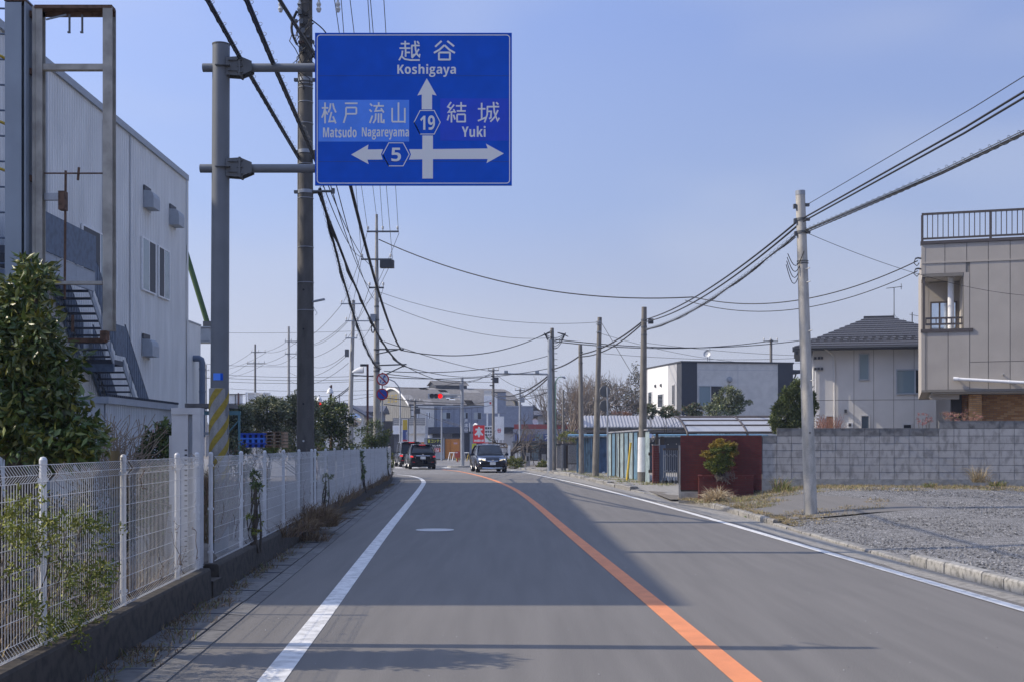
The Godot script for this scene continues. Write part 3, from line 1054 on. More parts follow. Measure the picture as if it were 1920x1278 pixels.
func gantry() -> void:
	var d := 19.5
	var g := thing("road_sign_gantry", "tall grey steel sign post with two arms carrying the blue direction sign", "sign post", Vector3(PX(410, d), 0, -d))
	var base := g.position
	var top := PY(85, d)
	var mb := MB.new()
	mb.tube([Vector3(0, -0.3, 0), Vector3(0.035, top, 0)], [0.146, 0.133], 28)
	obj("post", mb, M.gantry, g)
	mb = MB.new()
	mb.lathe([Vector2(0.138, top), Vector2(0.140, top + 0.02), Vector2(0.0, top + 0.03)], Vector3(0.035, 0, 0), 24)
	obj("cap", mb, M.galv_dark, g)
	for py in [127.0, 316.0]:
		var y := PY(py, d)
		var off := 0.03 if py < 200 else 0.02
		mb = MB.new()
		mb.cyl(Vector3(PX(380 if py < 200 else 375, d) - base.x, y, 0), Vector3(PX(640, d) - base.x, y, 0), 0.067, 0.067, 18)
		mb.cyl(Vector3(PX(640, d) - base.x, y, 0), Vector3(PX(930, d) - base.x, y, -0.0), 0.06, 0.055, 14)
		var ar := obj("arm", mb, M.gantry, g)
		mb = MB.new()
		var x0 := PX(433, d) - base.x
		var x1 := PX(474, d) - base.x
		for s in [-1, 1]:
			mb.prism(PackedVector2Array([Vector2(x0 - 0.06, -0.135), Vector2(x0 + 0.16, -0.15), Vector2(x1, -0.075), Vector2(x1, 0.075), Vector2(x0 + 0.16, 0.15), Vector2(x0 - 0.06, 0.135)]), Vector3(0, y, s * 0.10 - 0.006), Vector3.RIGHT, Vector3.UP, Vector3(0, 0, 0.012))
			mb.prism(PackedVector2Array([Vector2(-0.15, -0.12), Vector2(0.15, -0.12), Vector2(0.075, 0.2), Vector2(-0.075, 0.2)]), Vector3(x0 + 0.1, y + s * 0.08, 0), Vector3(0, 0, 1), Vector3.RIGHT, Vector3(0, 0.012, 0))
		mb.box(Vector3(x0 + 0.155, y, 0), Vector3(0.03, 0.31, 0.26))
		mb.box(Vector3(x0 - 0.10, y + 0.0, 0.0), Vector3(0.22, 0.012, 0.36))
		for k in [-0.1, 0.0, 0.1]:
			for s in [-1, 1]:
				mb.cyl(Vector3(x0 + 0.12, y + k, s * 0.115), Vector3(x0 + 0.20, y + k, s * 0.115), 0.014, 0.014, 6)
		obj("bracket", mb, M.galv_dark, ar)
	# warning wrap: pale band with yellow diagonal stripes round the foot of the post
	mb = MB.new()
	var y0 := PY(845, d) - 0.5
	var y1 := PY(728, d)
	mb.lathe([Vector2(0.152, y0), Vector2(0.1505, y1), Vector2(0.145, y1 + 0.004)], Vector3.ZERO, 28)
	obj("warning_band", mb, M.pole_grey, g)
	for k in 5:
		mb = MB.new()
		var rows := []
		for i in 25:
			var a := lerpf(-0.9, 0.2, i / 24.0) * PI
			var yy := y0 - 0.35 + k * 0.36 + (a + 0.9 * PI) * 0.20
			var ra := []
			for e in [yy, yy + 0.15]:
				var e2 := clampf(e, y0, y1)
				ra.append(Vector3(cos(a) * 0.1545, e2, -sin(a) * 0.1545))
			rows.append(ra)
		mb.grid(rows)
		obj("yellow_stripe", mb, M.yellow_stripe, g)
	for s in [[0.0, 0.055, "sign_light_blue", "blue_sticker"], [0.085, 0.03, "sign_blue", "blue_sticker"]]:
		mb = MB.new()
		var rows := []
		for i in 5:
			var x: float = s[0] + s[1] * (i / 4.0 * 2 - 1)
			var z := sqrt(0.1482 * 0.1482 - x * x)
			rows.append([Vector3(x, PY(713, d), z), Vector3(x, PY(700, d), z)])
		mb.grid(rows, false)
		obj(s[3], mb, M[s[2]], g)
	# the direction sign
	var sg := thing("direction_sign", "big blue road direction sign with white lettering and arrows over the lane", "road sign", Vector3(PX(593, d), PY(349, d), -d + 0.09))
	var wd := 3.035
	var ht := 2.348
	boxm("panel", 0, wd, 0, ht, -0.03, 0.0, M.sign_blue, sg)
	mb = MB.new()
	mb.bb(-0.008, wd + 0.008, -0.008, 0.012, -0.034, 0.003)
	mb.bb(-0.008, wd + 0.008, ht - 0.012, ht + 0.008, -0.034, 0.003)
	mb.bb(-0.008, 0.012, 0.0122, ht - 0.0122, -0.034, 0.003)
	mb.bb(wd - 0.012, wd + 0.008, 0.0122, ht - 0.0122, -0.034, 0.003)
	obj("edge_frame", mb, M.sign_blue, sg)
	mb = MB.new()
	for y in [ht - 0.66, ht - 1.99]:
		mb.bb(0.015, wd - 0.015, y, y + 0.004, 0, 0.0012)
	obj("panel_seam", mb, M.charcoal, sg)
	mb = MB.new()
	for x in [0.5, 1.5, 2.5]:
		mb.bb(x - 0.03, x + 0.03, 0.1, ht - 0.1, -0.09, -0.031)
	obj("back_rail", mb, M.galv, sg)
	mb = MB.new()
	var e := 0.026
	var r := 0.05
	var loop := []
	for c in [[wd - e - r, ht - e - r, 0.0], [e + r, ht - e - r, 0.5], [e + r, e + r, 1.0], [wd - e - r, e + r, 1.5]]:
		for i in 5:
			var a: float = (c[2] + i / 8.0) * PI
			loop.append(Vector2(c[0] + cos(a) * r, c[1] + sin(a) * r))
	loop.append(loop[0])
	ribbon(mb, loop, 0.014, 0.002)
	obj("border_line", mb, M.sign_white, sg)
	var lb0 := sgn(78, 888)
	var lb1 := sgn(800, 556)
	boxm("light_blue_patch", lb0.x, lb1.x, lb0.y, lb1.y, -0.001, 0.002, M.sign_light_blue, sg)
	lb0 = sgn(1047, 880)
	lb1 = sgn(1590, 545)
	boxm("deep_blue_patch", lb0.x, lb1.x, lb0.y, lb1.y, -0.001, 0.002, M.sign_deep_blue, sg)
	for k in [["etsu", 712, 247, 888, 84, 13], ["tani", 993, 246, 1168, 82, 15], ["matsu", 103, 747, 220, 574, 13], ["to", 275, 744, 392, 574, 13], ["naga", 482, 747, 602, 576, 13], ["yama", 655, 742, 775, 574, 13], ["yui", 1098, 740, 1258, 571, 13], ["ki", 1343, 741, 1520, 570, 13]]:
		var a := sgn(k[1], k[2])
		var b := sgn(k[3], k[4])
		mb = MB.new()
		glyph(mb, k[0], a.x, a.y, b.x - a.x, b.y - a.y, k[5] / 513.2, 0.004)
		obj("character", mb, M.sign_white, sg)
	for k in [["Koshigaya", 706, 374, 1172, 272], ["Matsudo", 115, 857, 382, 772], ["Nagareyama", 424, 873, 798, 776], ["Yuki", 1218, 852, 1408, 764]]:
		var a := sgn(k[1], k[2])
		var b := sgn(k[3], k[4])
		text_fit(sg, k[0], a.x, b.x, a.y, b.y, 0.004, M.sign_white)
	mb = MB.new()
	var up := []
	for q in [[940, 385], [865, 522], [900, 514], [900, 632], [982, 632], [982, 514], [1018, 522]]:
		up.append(sgn(q[0], q[1]))
	flat_poly(mb, up, 0.0032)
	obj("up_arrow", mb, M.sign_white, sg)
	mb = MB.new()
	flat_poly(mb, [sgn(905, 840), sgn(905, 1182), sgn(989, 1182), sgn(989, 840)], 0.0036)
	obj("arrow_shaft", mb, M.sign_white, sg)
	mb = MB.new()
	var la := []
	for q in [[338, 992], [478, 1068], [468, 1032], [590, 1031], [576, 990], [592, 949], [470, 951], [476, 912]]:
		la.append(sgn(q[0], q[1]))
	flat_poly(mb, la, 0.0032)
	obj("left_arrow", mb, M.sign_white, sg)
	mb = MB.new()
	flat_poly(mb, [sgn(800, 1031), sgn(905, 1030), sgn(905, 949), sgn(800, 949), sgn(814, 990)], 0.0032)
	obj("arrow_shaft", mb, M.sign_white, sg)
	mb = MB.new()
	var ra := []
	for q in [[989, 1028], [1424, 1027], [1415, 1060], [1553, 983], [1411, 905], [1424, 943], [989, 948]]:
		ra.append(sgn(q[0], q[1]))
	flat_poly(mb, ra, 0.0032)
	obj("right_arrow", mb, M.sign_white, sg)
	for hx in [[943, 735, 218, 196, "19", 888, 795, 1005, 680], [695, 990, 222, 192, "5", 658, 1045, 735, 937]]:
		var c := sgn(hx[0], hx[1])
		mb = MB.new()
		var ring := hexagon(c.x, c.y, hx[2] / 513.2 * 0.955, hx[3] / 513.2 * 0.955)
		ring.append(ring[0])
		ring.append(ring[1])
		ribbon(mb, ring, 0.013, 0.0042)
		obj("hexagon_outline", mb, M.sign_white, sg)
		var a := sgn(hx[5], hx[6])
		var b := sgn(hx[7], hx[8])
		text_fit(sg, hx[4], a.x, b.x, a.y, b.y, 0.004, M.sign_white, "route_number")

# ---------- poles
func pole(called: String, label: String, at: Vector3, h: float, r0: float, r1: float, m: Material, group := "utility poles along the road", lean := Vector3.ZERO, cat := "utility pole") -> Node3D:
	var p := thing(called, label, cat, at, 0.0, group)
	var mb := MB.new()
	mb.tube([Vector3(0, -0.3, 0), Vector3(0, h, 0) + lean], [r0, r1], 18)
	obj("shaft", mb, m, p)
	return p

func band(p: Node3D, y: float, r: float, m: Material, called := "band", h := 0.05, x := 0.0) -> void:
	var mb := MB.new()
	mb.lathe([Vector2(r, y - h / 2), Vector2(r + 0.012, y - h / 2), Vector2(r + 0.012, y + h / 2), Vector2(r, y + h / 2)], Vector3(x, 0, 0), 18)
	obj(called, mb, m, p)

func crossarm(p: Node3D, y: float, x0: float, x1: float, n: int, m: Material, down := false, turn := 0.0) -> void:
	var mb := MB.new()
	mb.box(Vector3((x0 + x1) / 2 * cos(turn), y, 0.12), Vector3(x1 - x0, 0.075, 0.075), Basis(Vector3.UP, turn))
	var a := obj("crossarm", mb, m, p)
	for i in n:
		var x := x0 + (x1 - x0) * (0.04 + 0.92 * i / maxf(1.0, n - 1.0))
		mb = MB.new()
		var s := -1.0 if down else 1.0
		mb.lathe([Vector2(0.02, 0), Vector2(0.025, 0.08), Vector2(0.065, 0.10), Vector2(0.04, 0.14), Vector2(0.06, 0.17), Vector2(0.035, 0.22), Vector2(0.0, 0.23)] if not down else [Vector2(0.0, -0.30), Vector2(0.035, -0.29), Vector2(0.06, -0.22), Vector2(0.035, -0.18), Vector2(0.055, -0.12), Vector2(0.02, -0.05), Vector2(0.02, 0)], Vector3(x * cos(turn), y + s * 0.04, 0.12 - x * sin(turn)), 8)
		obj("insulator", mb, M.insulator, a)

func wire(label: String, a: Vector3, b: Vector3, sag: float, r: float, group := "overhead wires", called := "overhead_wire", m: Material = null) -> MeshInstance3D:
	var mb := MB.new()
	var pts := []
	var n := 22
	var ld := clampf(-a.z, 4.0, 300.0)
	var lb := clampf(-b.z, 4.0, 300.0)
	for i in n + 1:
		# finer steps at the near end
		var k := float(i) / n
		if absf(ld - lb) > 8.0:
			k = (k * ld) / (lb + k * (ld - lb)) if ld < lb else 1.0 - ((1.0 - k) * lb) / (ld + (1.0 - k) * (lb - ld))
		pts.append(a.lerp(b, k) + Vector3(0, -4.0 * sag * k * (1.0 - k), 0))
	mb.tube(pts, r, 5, false)
	return one(called, label, "wire", mb, M.cable if m == null else m, group)

# thick telecom cable hung from a messenger wire by a spiral of thin rings
func bundle(label: String, a: Vector3, b: Vector3, sag: float, r: float, spiral: float, pitch := 0.45) -> void:
	var t := thing("telecom_cable", label, "cable", Vector3.ZERO, 0.0, "telecom cables between the poles")
	var n := 26
	var lens := (b - a).length()
	var ld := clampf(-a.z, 4.0, 300.0)
	var lb := clampf(-b.z, 4.0, 300.0)
	var main := []
	var second := []
	var top := []
	for i in n + 1:
		var k := float(i) / n
		if absf(ld - lb) > 8.0:
			k = (k * ld) / (lb + k * (ld - lb)) if ld < lb else 1.0 - ((1.0 - k) * lb) / (ld + (1.0 - k) * (lb - ld))
		var p := a.lerp(b, k) + Vector3(0, -4.0 * sag * k * (1.0 - k), 0)
		main.append(p + Vector3(0, -r * 0.9 - sin(k * 40.0) * 0.01, 0))
		second.append(p + Vector3(sin(k * 55.0) * r * 0.9, -r * 2.1 - cos(k * 31.0) * 0.02, 0))
		top.append(p + Vector3(0, r * 0.7, 0))
	var mb := MB.new()
	mb.tube(main, r, 7, false)
	obj("cable", mb, M.cable, t)
	mb = MB.new()
	mb.tube(second, r * 0.7, 6, false)
	obj("cable", mb, M.cable, t)
	mb = MB.new()
	mb.tube(top, 0.008, 4, false)
	obj("messenger_wire", mb, M.galv_dark, t)
	if spiral > 0:
		var pts := []
		var turns := int(lens / pitch)
		for i in turns * 10 + 1:
			var k := float(i) / (turns * 10)
			var p := a.lerp(b, k) + Vector3(0, -4.0 * sag * k * (1.0 - k), 0)
			var ang := TAU * i / 10.0
			pts.append(p + Vector3(cos(ang) * spiral, sin(ang) * spiral, 0))
		mb = MB.new()
		mb.tube(pts, 0.004, 3, false)
		obj("hanger_spiral", mb, M.galv_dark, t)

func poles_and_wires() -> void:
	# A: big dark pole behind the left fence
	var dA := 27.0
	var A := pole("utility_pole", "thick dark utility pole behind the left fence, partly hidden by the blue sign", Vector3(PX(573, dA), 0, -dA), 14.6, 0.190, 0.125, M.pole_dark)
	for py in [158, 165, 192, 232, 308, 372, 464, 530, 582]:
		band(A, PY(py, dA), lerpf(0.19, 0.125, PY(py, dA) / 14.6), M.galv, "thin_band", 0.012)
	for py in [150, 285, 360]:
		band(A, PY(py, dA), lerpf(0.19, 0.125, PY(py, dA) / 14.6), M.galv, "clamp_band", 0.075)
		for s in [-1, 1]:
			var mb := MB.new()
			mb.box(Vector3(s * 0.20, PY(py, dA), 0), Vector3(0.10, 0.06, 0.09))
			obj("clamp_lug", mb, M.galv_dark, A)
	var mb := MB.new()
	mb.tube([Vector3(-0.175, 0.0, 0.02), Vector3(-0.15, 9.9, 0.02)], 0.022, 6)
	obj("conduit", mb, M.pole_mid, A)
	mb = MB.new()
	mb.cyl(Vector3(0.1, PY(568, dA), 0.05), Vector3(0.22, PY(568, dA) + 0.03, 0.06), 0.02, 0.02, 6)
	mb.box(Vector3(0.31, PY(568, dA) + 0.05, 0.06), Vector3(0.22, 0.035, 0.11), Basis(Vector3(0, 0, 1), 0.2))
	mb.tube([Vector3(0.16, PY(572, dA), 0.08), Vector3(0.2, PY(580, dA), 0.09), Vector3(0.26, PY(588, dA), 0.08), Vector3(0.22, PY(592, dA), 0.09)], 0.006, 4, false)
	obj("street_light", mb, M.galv, A)
	mb = MB.new()
	mb.cyl(Vector3(0.0, PY(360, dA), 0.05), Vector3(0.62, PY(360, dA) + 0.0, 0.08), 0.028, 0.028, 8)
	mb.cyl(Vector3(0.6, PY(360, dA) - 0.05, 0.08), Vector3(0.6, PY(360, dA) + 0.06, 0.08), 0.04, 0.04, 8)
	obj("cable_arm", mb, M.galv_dark, A)
	for y in [11.25, 12.35, 13.4]:
		crossarm(A, y, -0.55 - 0.1 * (y - 11), 0.62 + 0.95 * (y - 11.0) * 0.6, 4, M.pole_dark, y < 12)
	mb = MB.new()
	rng.seed = 44
	for i in 11:
		var y := rn(9.7, 11.0)
		var x := rn(-0.16, 0.16)
		var pts := [Vector3(x, y + 0.3, 0.15)]
		for j in 6:
			pts.append(Vector3(x + sin(j * 1.0 + i) * rn(0.05, 0.26), y + 0.3 - j * 0.15, 0.17 + rn(0, 0.08)))
		mb.tube(pts, 0.011, 4, false)
	var lp := []
	for j in 13:
		lp.append(Vector3(0.14 + sin(j / 12.0 * PI) * 0.36, 10.75 - j * 0.07, 0.16))
	mb.tube(lp, 0.014, 5, false)
	lp = []
	for j in 9:
		lp.append(Vector3(-0.17 - sin(j / 8.0 * PI) * 0.12, 10.95 - j * 0.09, 0.1))
	mb.tube(lp, 0.03, 6, false)
	obj("wire_loops", mb, M.cable, A)
	for k in 5:
		mb = MB.new()
		mb.box(Vector3(rn(-0.1, 0.1), 10.1 + k * 0.2, 0.17), Vector3(0.08, 0.1, 0.08))
		mb.box(Vector3(-0.19 + k * 0.09, 9.95 + rn(0, 0.9), 0.14), Vector3(0.07, 0.05, 0.1))
		obj("fitting", mb, M.rust if k == 1 else M.galv_dark, A)
	for py in [170, 545, 618, 757, 826]:
		mb = MB.new()
		var rr := lerpf(0.19, 0.125, PY(py, dA) / 14.6)
		mb.cyl(Vector3(-0.02, PY(py, dA), rr - 0.01), Vector3(-0.02, PY(py, dA), rr + 0.008), 0.022, 0.022, 8)
		obj("step_hole", mb, M.black if py != 826 else M.insulator, A)
	# B: pole at the bend
	var dB := 60.0
	var sB := F / dB
	var B := pole("utility_pole", "grey utility pole with brackets and switch box beside the round signs", Vector3(PX(706, dB), 0, -dB), PY(402, dB), 0.20, 0.06, M.pole_grey)
	for q in [[435, 688, 748, 3], [487, 677, 735, 2], [540, 692, 720, 2]]:
		crossarm(B, PY(q[0], dB), (q[1] - 706) / sB, (q[2] - 706) / sB, q[3], M.galv_dark)
	mb = MB.new()
	mb.box(Vector3(20 / sB, PY(496, dB), 0.1), Vector3(26 / sB, 14 / sB, 0.4))
	for k in 4:
		mb.cyl(Vector3((12 + k * 5) / sB, PY(504, dB), 0.1), Vector3((12 + k * 5) / sB, PY(487, dB), 0.1), 0.05, 0.05, 6)
	obj("switch_box", mb, M.dark_grey, B)
	mb = MB.new()
	mb.box(Vector3(-6 / sB, PY(597, dB), 0.2), Vector3(9 / sB, 14 / sB, 0.22))
	obj("meter_box", mb, M.galv, B)
	mb = MB.new()
	lp = []
	for j in 13:
		lp.append(Vector3(-6 / sB + cos(TAU * j / 12.0) * 0.08, PY(616, dB) + sin(TAU * j / 12.0) * 0.22, 0.22))
	mb.tube(lp, 0.03, 5, false)
	obj("cable_loop", mb, M.cable, B)
	for q in [[655, 752, 655], [685, 757, 683]]:
		mb = MB.new()
		mb.cyl(Vector3(0, PY(q[0], dB), 0.2), Vector3((q[1] - 700) / sB, PY(q[2], dB), 0.2), 0.04, 0.035, 6)
		if q[0] > 660:
			mb.cyl(Vector3(0, PY(710, dB), 0.2), Vector3((q[1] - 706) / sB, PY(q[2] + 3, dB), 0.2), 0.03, 0.03, 6)
		else:
			mb.cyl(Vector3(0, PY(664, dB), 0.2), Vector3((q[1] - 712) / sB, PY(656, dB), 0.2), 0.03, 0.03, 6)
		obj("bracket_arm", mb, M.galv_dark, B)
	for py in [575, 600, 655, 680, 688, 695]:
		band(B, PY(py, dB), lerpf(0.2, 0.06, PY(py, dB) / PY(402, dB)), M.galv_dark, "clamp_band", 0.08)
	# C: leaning pole behind the hedge
	var dC := 84.0
	var sC := F / dC
	var C := pole("utility_pole", "slim pale utility pole leaning right behind the hedge, left of the bend", Vector3(PX(653, dC), 0, -dC), PY(563, dC), 0.20, 0.10, M.pole_grey, "utility poles along the road", Vector3(10 / sC, 0, 0))
	for q in [[570, 641, 684, 3], [602, 650, 694, 3], [634, 650, 672, 2]]:
		crossarm(C, PY(q[0], dC), (q[1] - 655) / sC, (q[2] - 655) / sC, q[3], M.galv)
	mb = MB.new()
	mb.box(Vector3(-2 / sC, PY(662, dC), 0.2), Vector3(0.25, 0.5, 0.25))
	mb.cyl(Vector3(8 / sC, PY(703, dC), 0.1), Vector3(60 / sC, PY(706, dC), 0.1), 0.05, 0.05, 6)
	obj("junction_box", mb, M.galv_dark, C)
	# far poles on the left
	for q in [["far grey utility pole with two crossarms just left of the dark pole", 541, 612, 130.0, 0.18, [[640, 534, 558, 3], [663, 534, 556, 2]]], ["far brown utility pole behind the white hoarding with a wide crossarm", 478, 645, 140.0, 0.16, [[660, 471, 498, 3], [681, 463, 497, 4]]], ["small far utility pole seen left of the striped sign post", 386, 683, 175.0, 0.16, [[694, 381, 392, 2], [708, 381, 392, 2]]], ["short far pole pair rising between the two park lamps", 636, 738, 150.0, 0.13, []], ["thin far pole above the dark tiled roof left of the big dark pole", 525, 743, 160.0, 0.1, [[746, 521, 529, 2]]], ["thin far utility pole between the two left lamps and the bend", 620, 722, 145.0, 0.1, []]]:
		var dd: float = q[3]
		var p := pole("utility_pole", q[0], Vector3(PX(q[1], dd), 0, -dd), PY(q[2], dd), q[4], q[4] * 0.6, M.pole_mid if q[1] == 478 else M.pole_grey, "far utility poles on the left")
		for cr in q[5]:
			crossarm(p, PY(cr[0], dd), (cr[1] - q[1]) / F * dd, (cr[2] - q[1]) / F * dd, cr[3], M.galv_dark)
	# right side
	var d1 := 26.5
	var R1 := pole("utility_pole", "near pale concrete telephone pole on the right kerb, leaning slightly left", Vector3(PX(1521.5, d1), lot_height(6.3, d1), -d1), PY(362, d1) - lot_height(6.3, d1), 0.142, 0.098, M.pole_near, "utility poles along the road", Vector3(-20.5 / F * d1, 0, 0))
	var h1 := PY(362, d1) - lot_height(6.3, d1)
	var at1 := func(py: float) -> Vector3: return Vector3(-20.5 / F * d1 * (PY(py, d1) - 0.16) / h1, PY(py, d1) - 0.16, 0)
	mb = MB.new()
	mb.cyl(at1.call(366), at1.call(358), 0.104, 0.104, 18)
	obj("top_cap", mb, M.galv, R1)
	for py in [412, 436, 490, 494]:
		var c: Vector3 = at1.call(py)
		band(R1, c.y, 0.112, M.galv_dark, "clamp_band", 0.05 if py < 450 else 0.015, c.x)
	for py in [506, 531, 622, 714]:
		var c: Vector3 = at1.call(py)
		mb = MB.new()
		mb.cyl(c + Vector3(0.04, 0, 0.09), c + Vector3(0.10, 0.012, 0.2), 0.012, 0.012, 6)
		obj("step_bolt", mb, M.insulator, R1)
	mb = MB.new()
	mb.cyl(at1.call(811) + Vector3(0.0, 0, 0.10), at1.call(811) + Vector3(0.0, 0, 0.148), 0.016, 0.016, 8)
	obj("bolt_hole", mb, M.black, R1)
	mb = MB.new()
	for q in [[385, 10], [412, 14], [436, 16]]:
		var c: Vector3 = at1.call(q[0])
		mb.box(c + Vector3(0.13, 0, 0.02), Vector3(0.09, 0.06, 0.08))
		mb.box(c + Vector3(-0.13, -0.03, 0.02), Vector3(0.06, 0.09, 0.08))
	obj("cable_clamp", mb, M.galv_dark, R1)
	mb = MB.new()
	for k in 4:
		var pts := []
		for j in 9:
			var u := j / 8.0
			pts.append(Vector3(0.02 - 0.34 * u, 5.55 - 0.07 * k - sin(u * PI) * (0.28 + 0.05 * k) - u * 0.05, 0.12 - 0.05 * k) + at1.call(436) * Vector3(1, 0, 0))
		mb.tube(pts, 0.009, 5, false)
	obj("slack_loops", mb, M.cable, R1)
	var d2 := 51.7
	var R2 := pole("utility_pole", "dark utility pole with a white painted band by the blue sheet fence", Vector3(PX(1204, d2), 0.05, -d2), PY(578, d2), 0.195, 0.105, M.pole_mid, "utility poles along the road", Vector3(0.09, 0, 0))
	mb = MB.new()
	mb.tube([Vector3(0.01, PY(884, d2) - 0.05, 0), Vector3(0.02, PY(819, d2) - 0.05, 0)], [0.199, 0.185], 18, false)
	obj("white_band", mb, M.white_metal, R2)
	for py in [602, 615, 630]:
		band(R2, PY(py, d2), 0.115, M.galv_dark, "clamp_band", 0.06, 0.08)
	mb = MB.new()
	mb.box(Vector3(0.35, PY(605, d2), 0.1), Vector3(0.2, 0.2, 0.2))
	obj("junction_box", mb, M.dark_grey, R2)
	mb = MB.new()
	mb.lathe([Vector2(0.02, -0.12), Vector2(0.17, -0.02), Vector2(0.19, 0.02), Vector2(0.0, 0.05)], Vector3(0.32, PY(823, d2), 0.2), 14, Vector3(0.2, 0.1, 1).normalized())
	mb.cyl(Vector3(0.1, PY(818, d2), 0.0), Vector3(0.3, PY(818, d2), 0.15), 0.02, 0.02, 6)
	obj("small_reflector", mb, M.chrome, R2)
	var d3 := 60.0
	var R3 := pole("utility_pole", "tall brown utility pole behind the back of the round signs", Vector3(PX(1116, d3), 0, -d3), PY(595, d3), 0.17, 0.105, M.pole_mid, "utility poles along the road", Vector3(0.22, 0, 0))
	for py in [603, 607, 622, 650]:
		band(R3, PY(py, d3), 0.125, M.galv, "clamp_band", 0.05, 0.17)
	var d4 := 66.0
	var R4 := pole("utility_pole", "short brown utility pole left of the tall brown one, above the blue fence", Vector3(PX(1091, d4), 0, -d4), PY(645, d4), 0.15, 0.1, M.pole_mid, "utility poles along the road", Vector3(-0.08, 0, 0))
	for py in [660, 668, 680]:
		band(R4, PY(py, d4), 0.11, M.galv_dark, "clamp_band", 0.05, -0.06)
	var d5 := 73.0
	var s5 := F / d5
	var R5 := pole("utility_pole", "grey utility pole with long camera arm at the right kerb near the hedge", Vector3(PX(1031, d5), 0, -d5), PY(637, d5), 0.16, 0.13, M.galv, "utility poles along the road")
	var R6 := pole("utility_pole", "dark studded utility pole close behind the pole with the camera arm", Vector3(PX(1039, d5 + 2), 0, -d5 - 2), PY(615, d5 + 2), 0.14, 0.11, M.pole_mid, "utility poles along the road", Vector3(-0.12, 0, 0))
	mb = MB.new()
	mb.cyl(Vector3(0, PY(701, d5), 0.05), Vector3((926 - 1031) / s5, PY(700, d5), 0.05), 0.06, 0.05, 8)
	obj("camera_arm", mb, M.galv, R5)
	for px in [949, 1007]:
		mb = MB.new()
		mb.box(Vector3((px - 1031) / s5, PY(697, d5), 0.05), Vector3(0.22, 0.16, 0.4))
		obj("camera_box", mb, M.galv, R5)
	mb = MB.new()
	for k in 9:
		mb.cyl(Vector3(-0.2, 5.0 + k * 0.35, 0), Vector3(0.2, 5.0 + k * 0.35, 0), 0.018, 0.018, 5)
	obj("step_bolts", mb, M.galv_dark, R6)
	mb = MB.new()
	for k in 5:
		var pts := []
		for j in 9:
			var u := j / 8.0
			pts.append(Vector3(-0.6 + 1.3 * u, PY(625, d5) + 0.2 - sin(u * PI) * (0.3 + 0.16 * k), 0.1))
		mb.tube(pts, 0.018, 4, false)
	for s in [-1, 1]:
		mb.tube([Vector3(s * 0.2, PY(618, d5), 0.1), Vector3(s * 0.55, PY(620, d5) - 0.03, 0.1), Vector3(s * 0.85, PY(626, d5), 0.1)], [0.03, 0.05, 0.02], 6)
	obj("cable_joints", mb, M.cable, R6)
	# signal pole, pole behind the red sign, further ones
	for q in [["thin grey utility pole standing behind the red sign", 925, 690, 113.0, 0.14], ["slim pole with white box right of the tall white billboard", 975, 727, 128.0, 0.15], ["far thin pole above the red roofed shop", 1020, 756, 150.0, 0.12], ["dark thin pole between the green lamp post and the bare tree", 1056, 730, 92.0, 0.10], ["thin dark utility pole with transformers in front of the barn", 778, 748, 118.0, 0.14], ["thin leaning pole in front of the grey blue building", 828, 762, 130.0, 0.10]]:
		var dd: float = q[3]
		var p := pole("utility_pole", q[0], Vector3(PX(q[1], dd), 0, -dd), PY(q[2], dd), q[4], q[4] * 0.7, M.galv if q[1] in [975, 828] else M.pole_mid, "poles round the junction")
		if q[1] in [925, 975, 778]:
			crossarm(p, PY(q[2] + 4, dd), -0.5, 0.5, 3, M.galv_dark)
			mb = MB.new()
			mb.box(Vector3(0.25, PY(q[2] + 22, dd), 0.1), Vector3(0.45, 0.5, 0.4))
			for k in 4:
				mb.box(Vector3(rn(-0.3, 0.3), PY(q[2] + 14 + k * 6, dd), 0.15), Vector3(0.3, 0.1, 0.2))
			obj("fittings", mb, M.galv if q[1] == 975 else M.dark_grey, p)
	# ---- wires
	var Z8 := 8.0
	bundle("thick lashed cable dropping from the top left to the dark pole, lower one", Vector3(-2.85, 8.1, Z8), P(560, 292, dA), 0.35, 0.022, 0.055)
	bundle("thick lashed cable dropping from the top to the dark pole beside the sign", Vector3(-1.85, 8.0, Z8), P(594, 300, dA + 0.2), 0.35, 0.026, 0.06)
	bundle("short steep cable bundle entering the top of the dark pole from the upper left", Vector3(-5.4, 10.6, Z8), P(597, 112, dA - 0.1), 0.25, 0.022, 0.0)
	bundle("spiral hung telecom cable sagging from under the blue sign to the bend pole", P(600, 352, dA), P(713, 690, dB), 0.85, 0.03, 0.07)
	bundle("telecom cable from the dark pole to the bend pole's lower bracket", P(597, 356, dA), P(757, 684, dB), 0.75, 0.032, 0.0)
	wire("thick black cable from behind the sign to the bend pole's upper bracket", P(655, 340, 30.0), P(752, 656, dB), 0.55, 0.045)
	var k2 := 0
	for q in [[628, 0, 690, 436], [657, 0, 706, 408], [690, 0, 718, 436], [695, 0, 736, 488], [720, 0, 747, 436], [640, 0, 678, 487]]:
		var a := P(q[0], q[1], 32.0)
		var b := P(q[2], q[3], dB)
		var dir := (a - b) / (a.z - b.z)
		wire("thin power line above the blue sign, %s from left" % ["second", "third", "fourth", "fifth", "sixth", "first"][k2], a + dir * 40.0 + Vector3(0, 0.6, 0), b, 0.35, 0.011, "power lines above the sign")
		k2 += 1
	k2 = 0
	for q in [[600, 366, 679, 482], [612, 360, 694, 540], [622, 356, 700, 560], [606, 358, 700, 500]]:
		wire("thin line under the blue sign down to the bend pole, %s from left" % ["first", "third", "fourth", "second"][k2], P(q[0] + 6, q[1] - 18, 28.0), P(q[2], q[3], dB), 0.4, 0.012, "power lines below the sign")
		k2 += 1
	k2 = 0
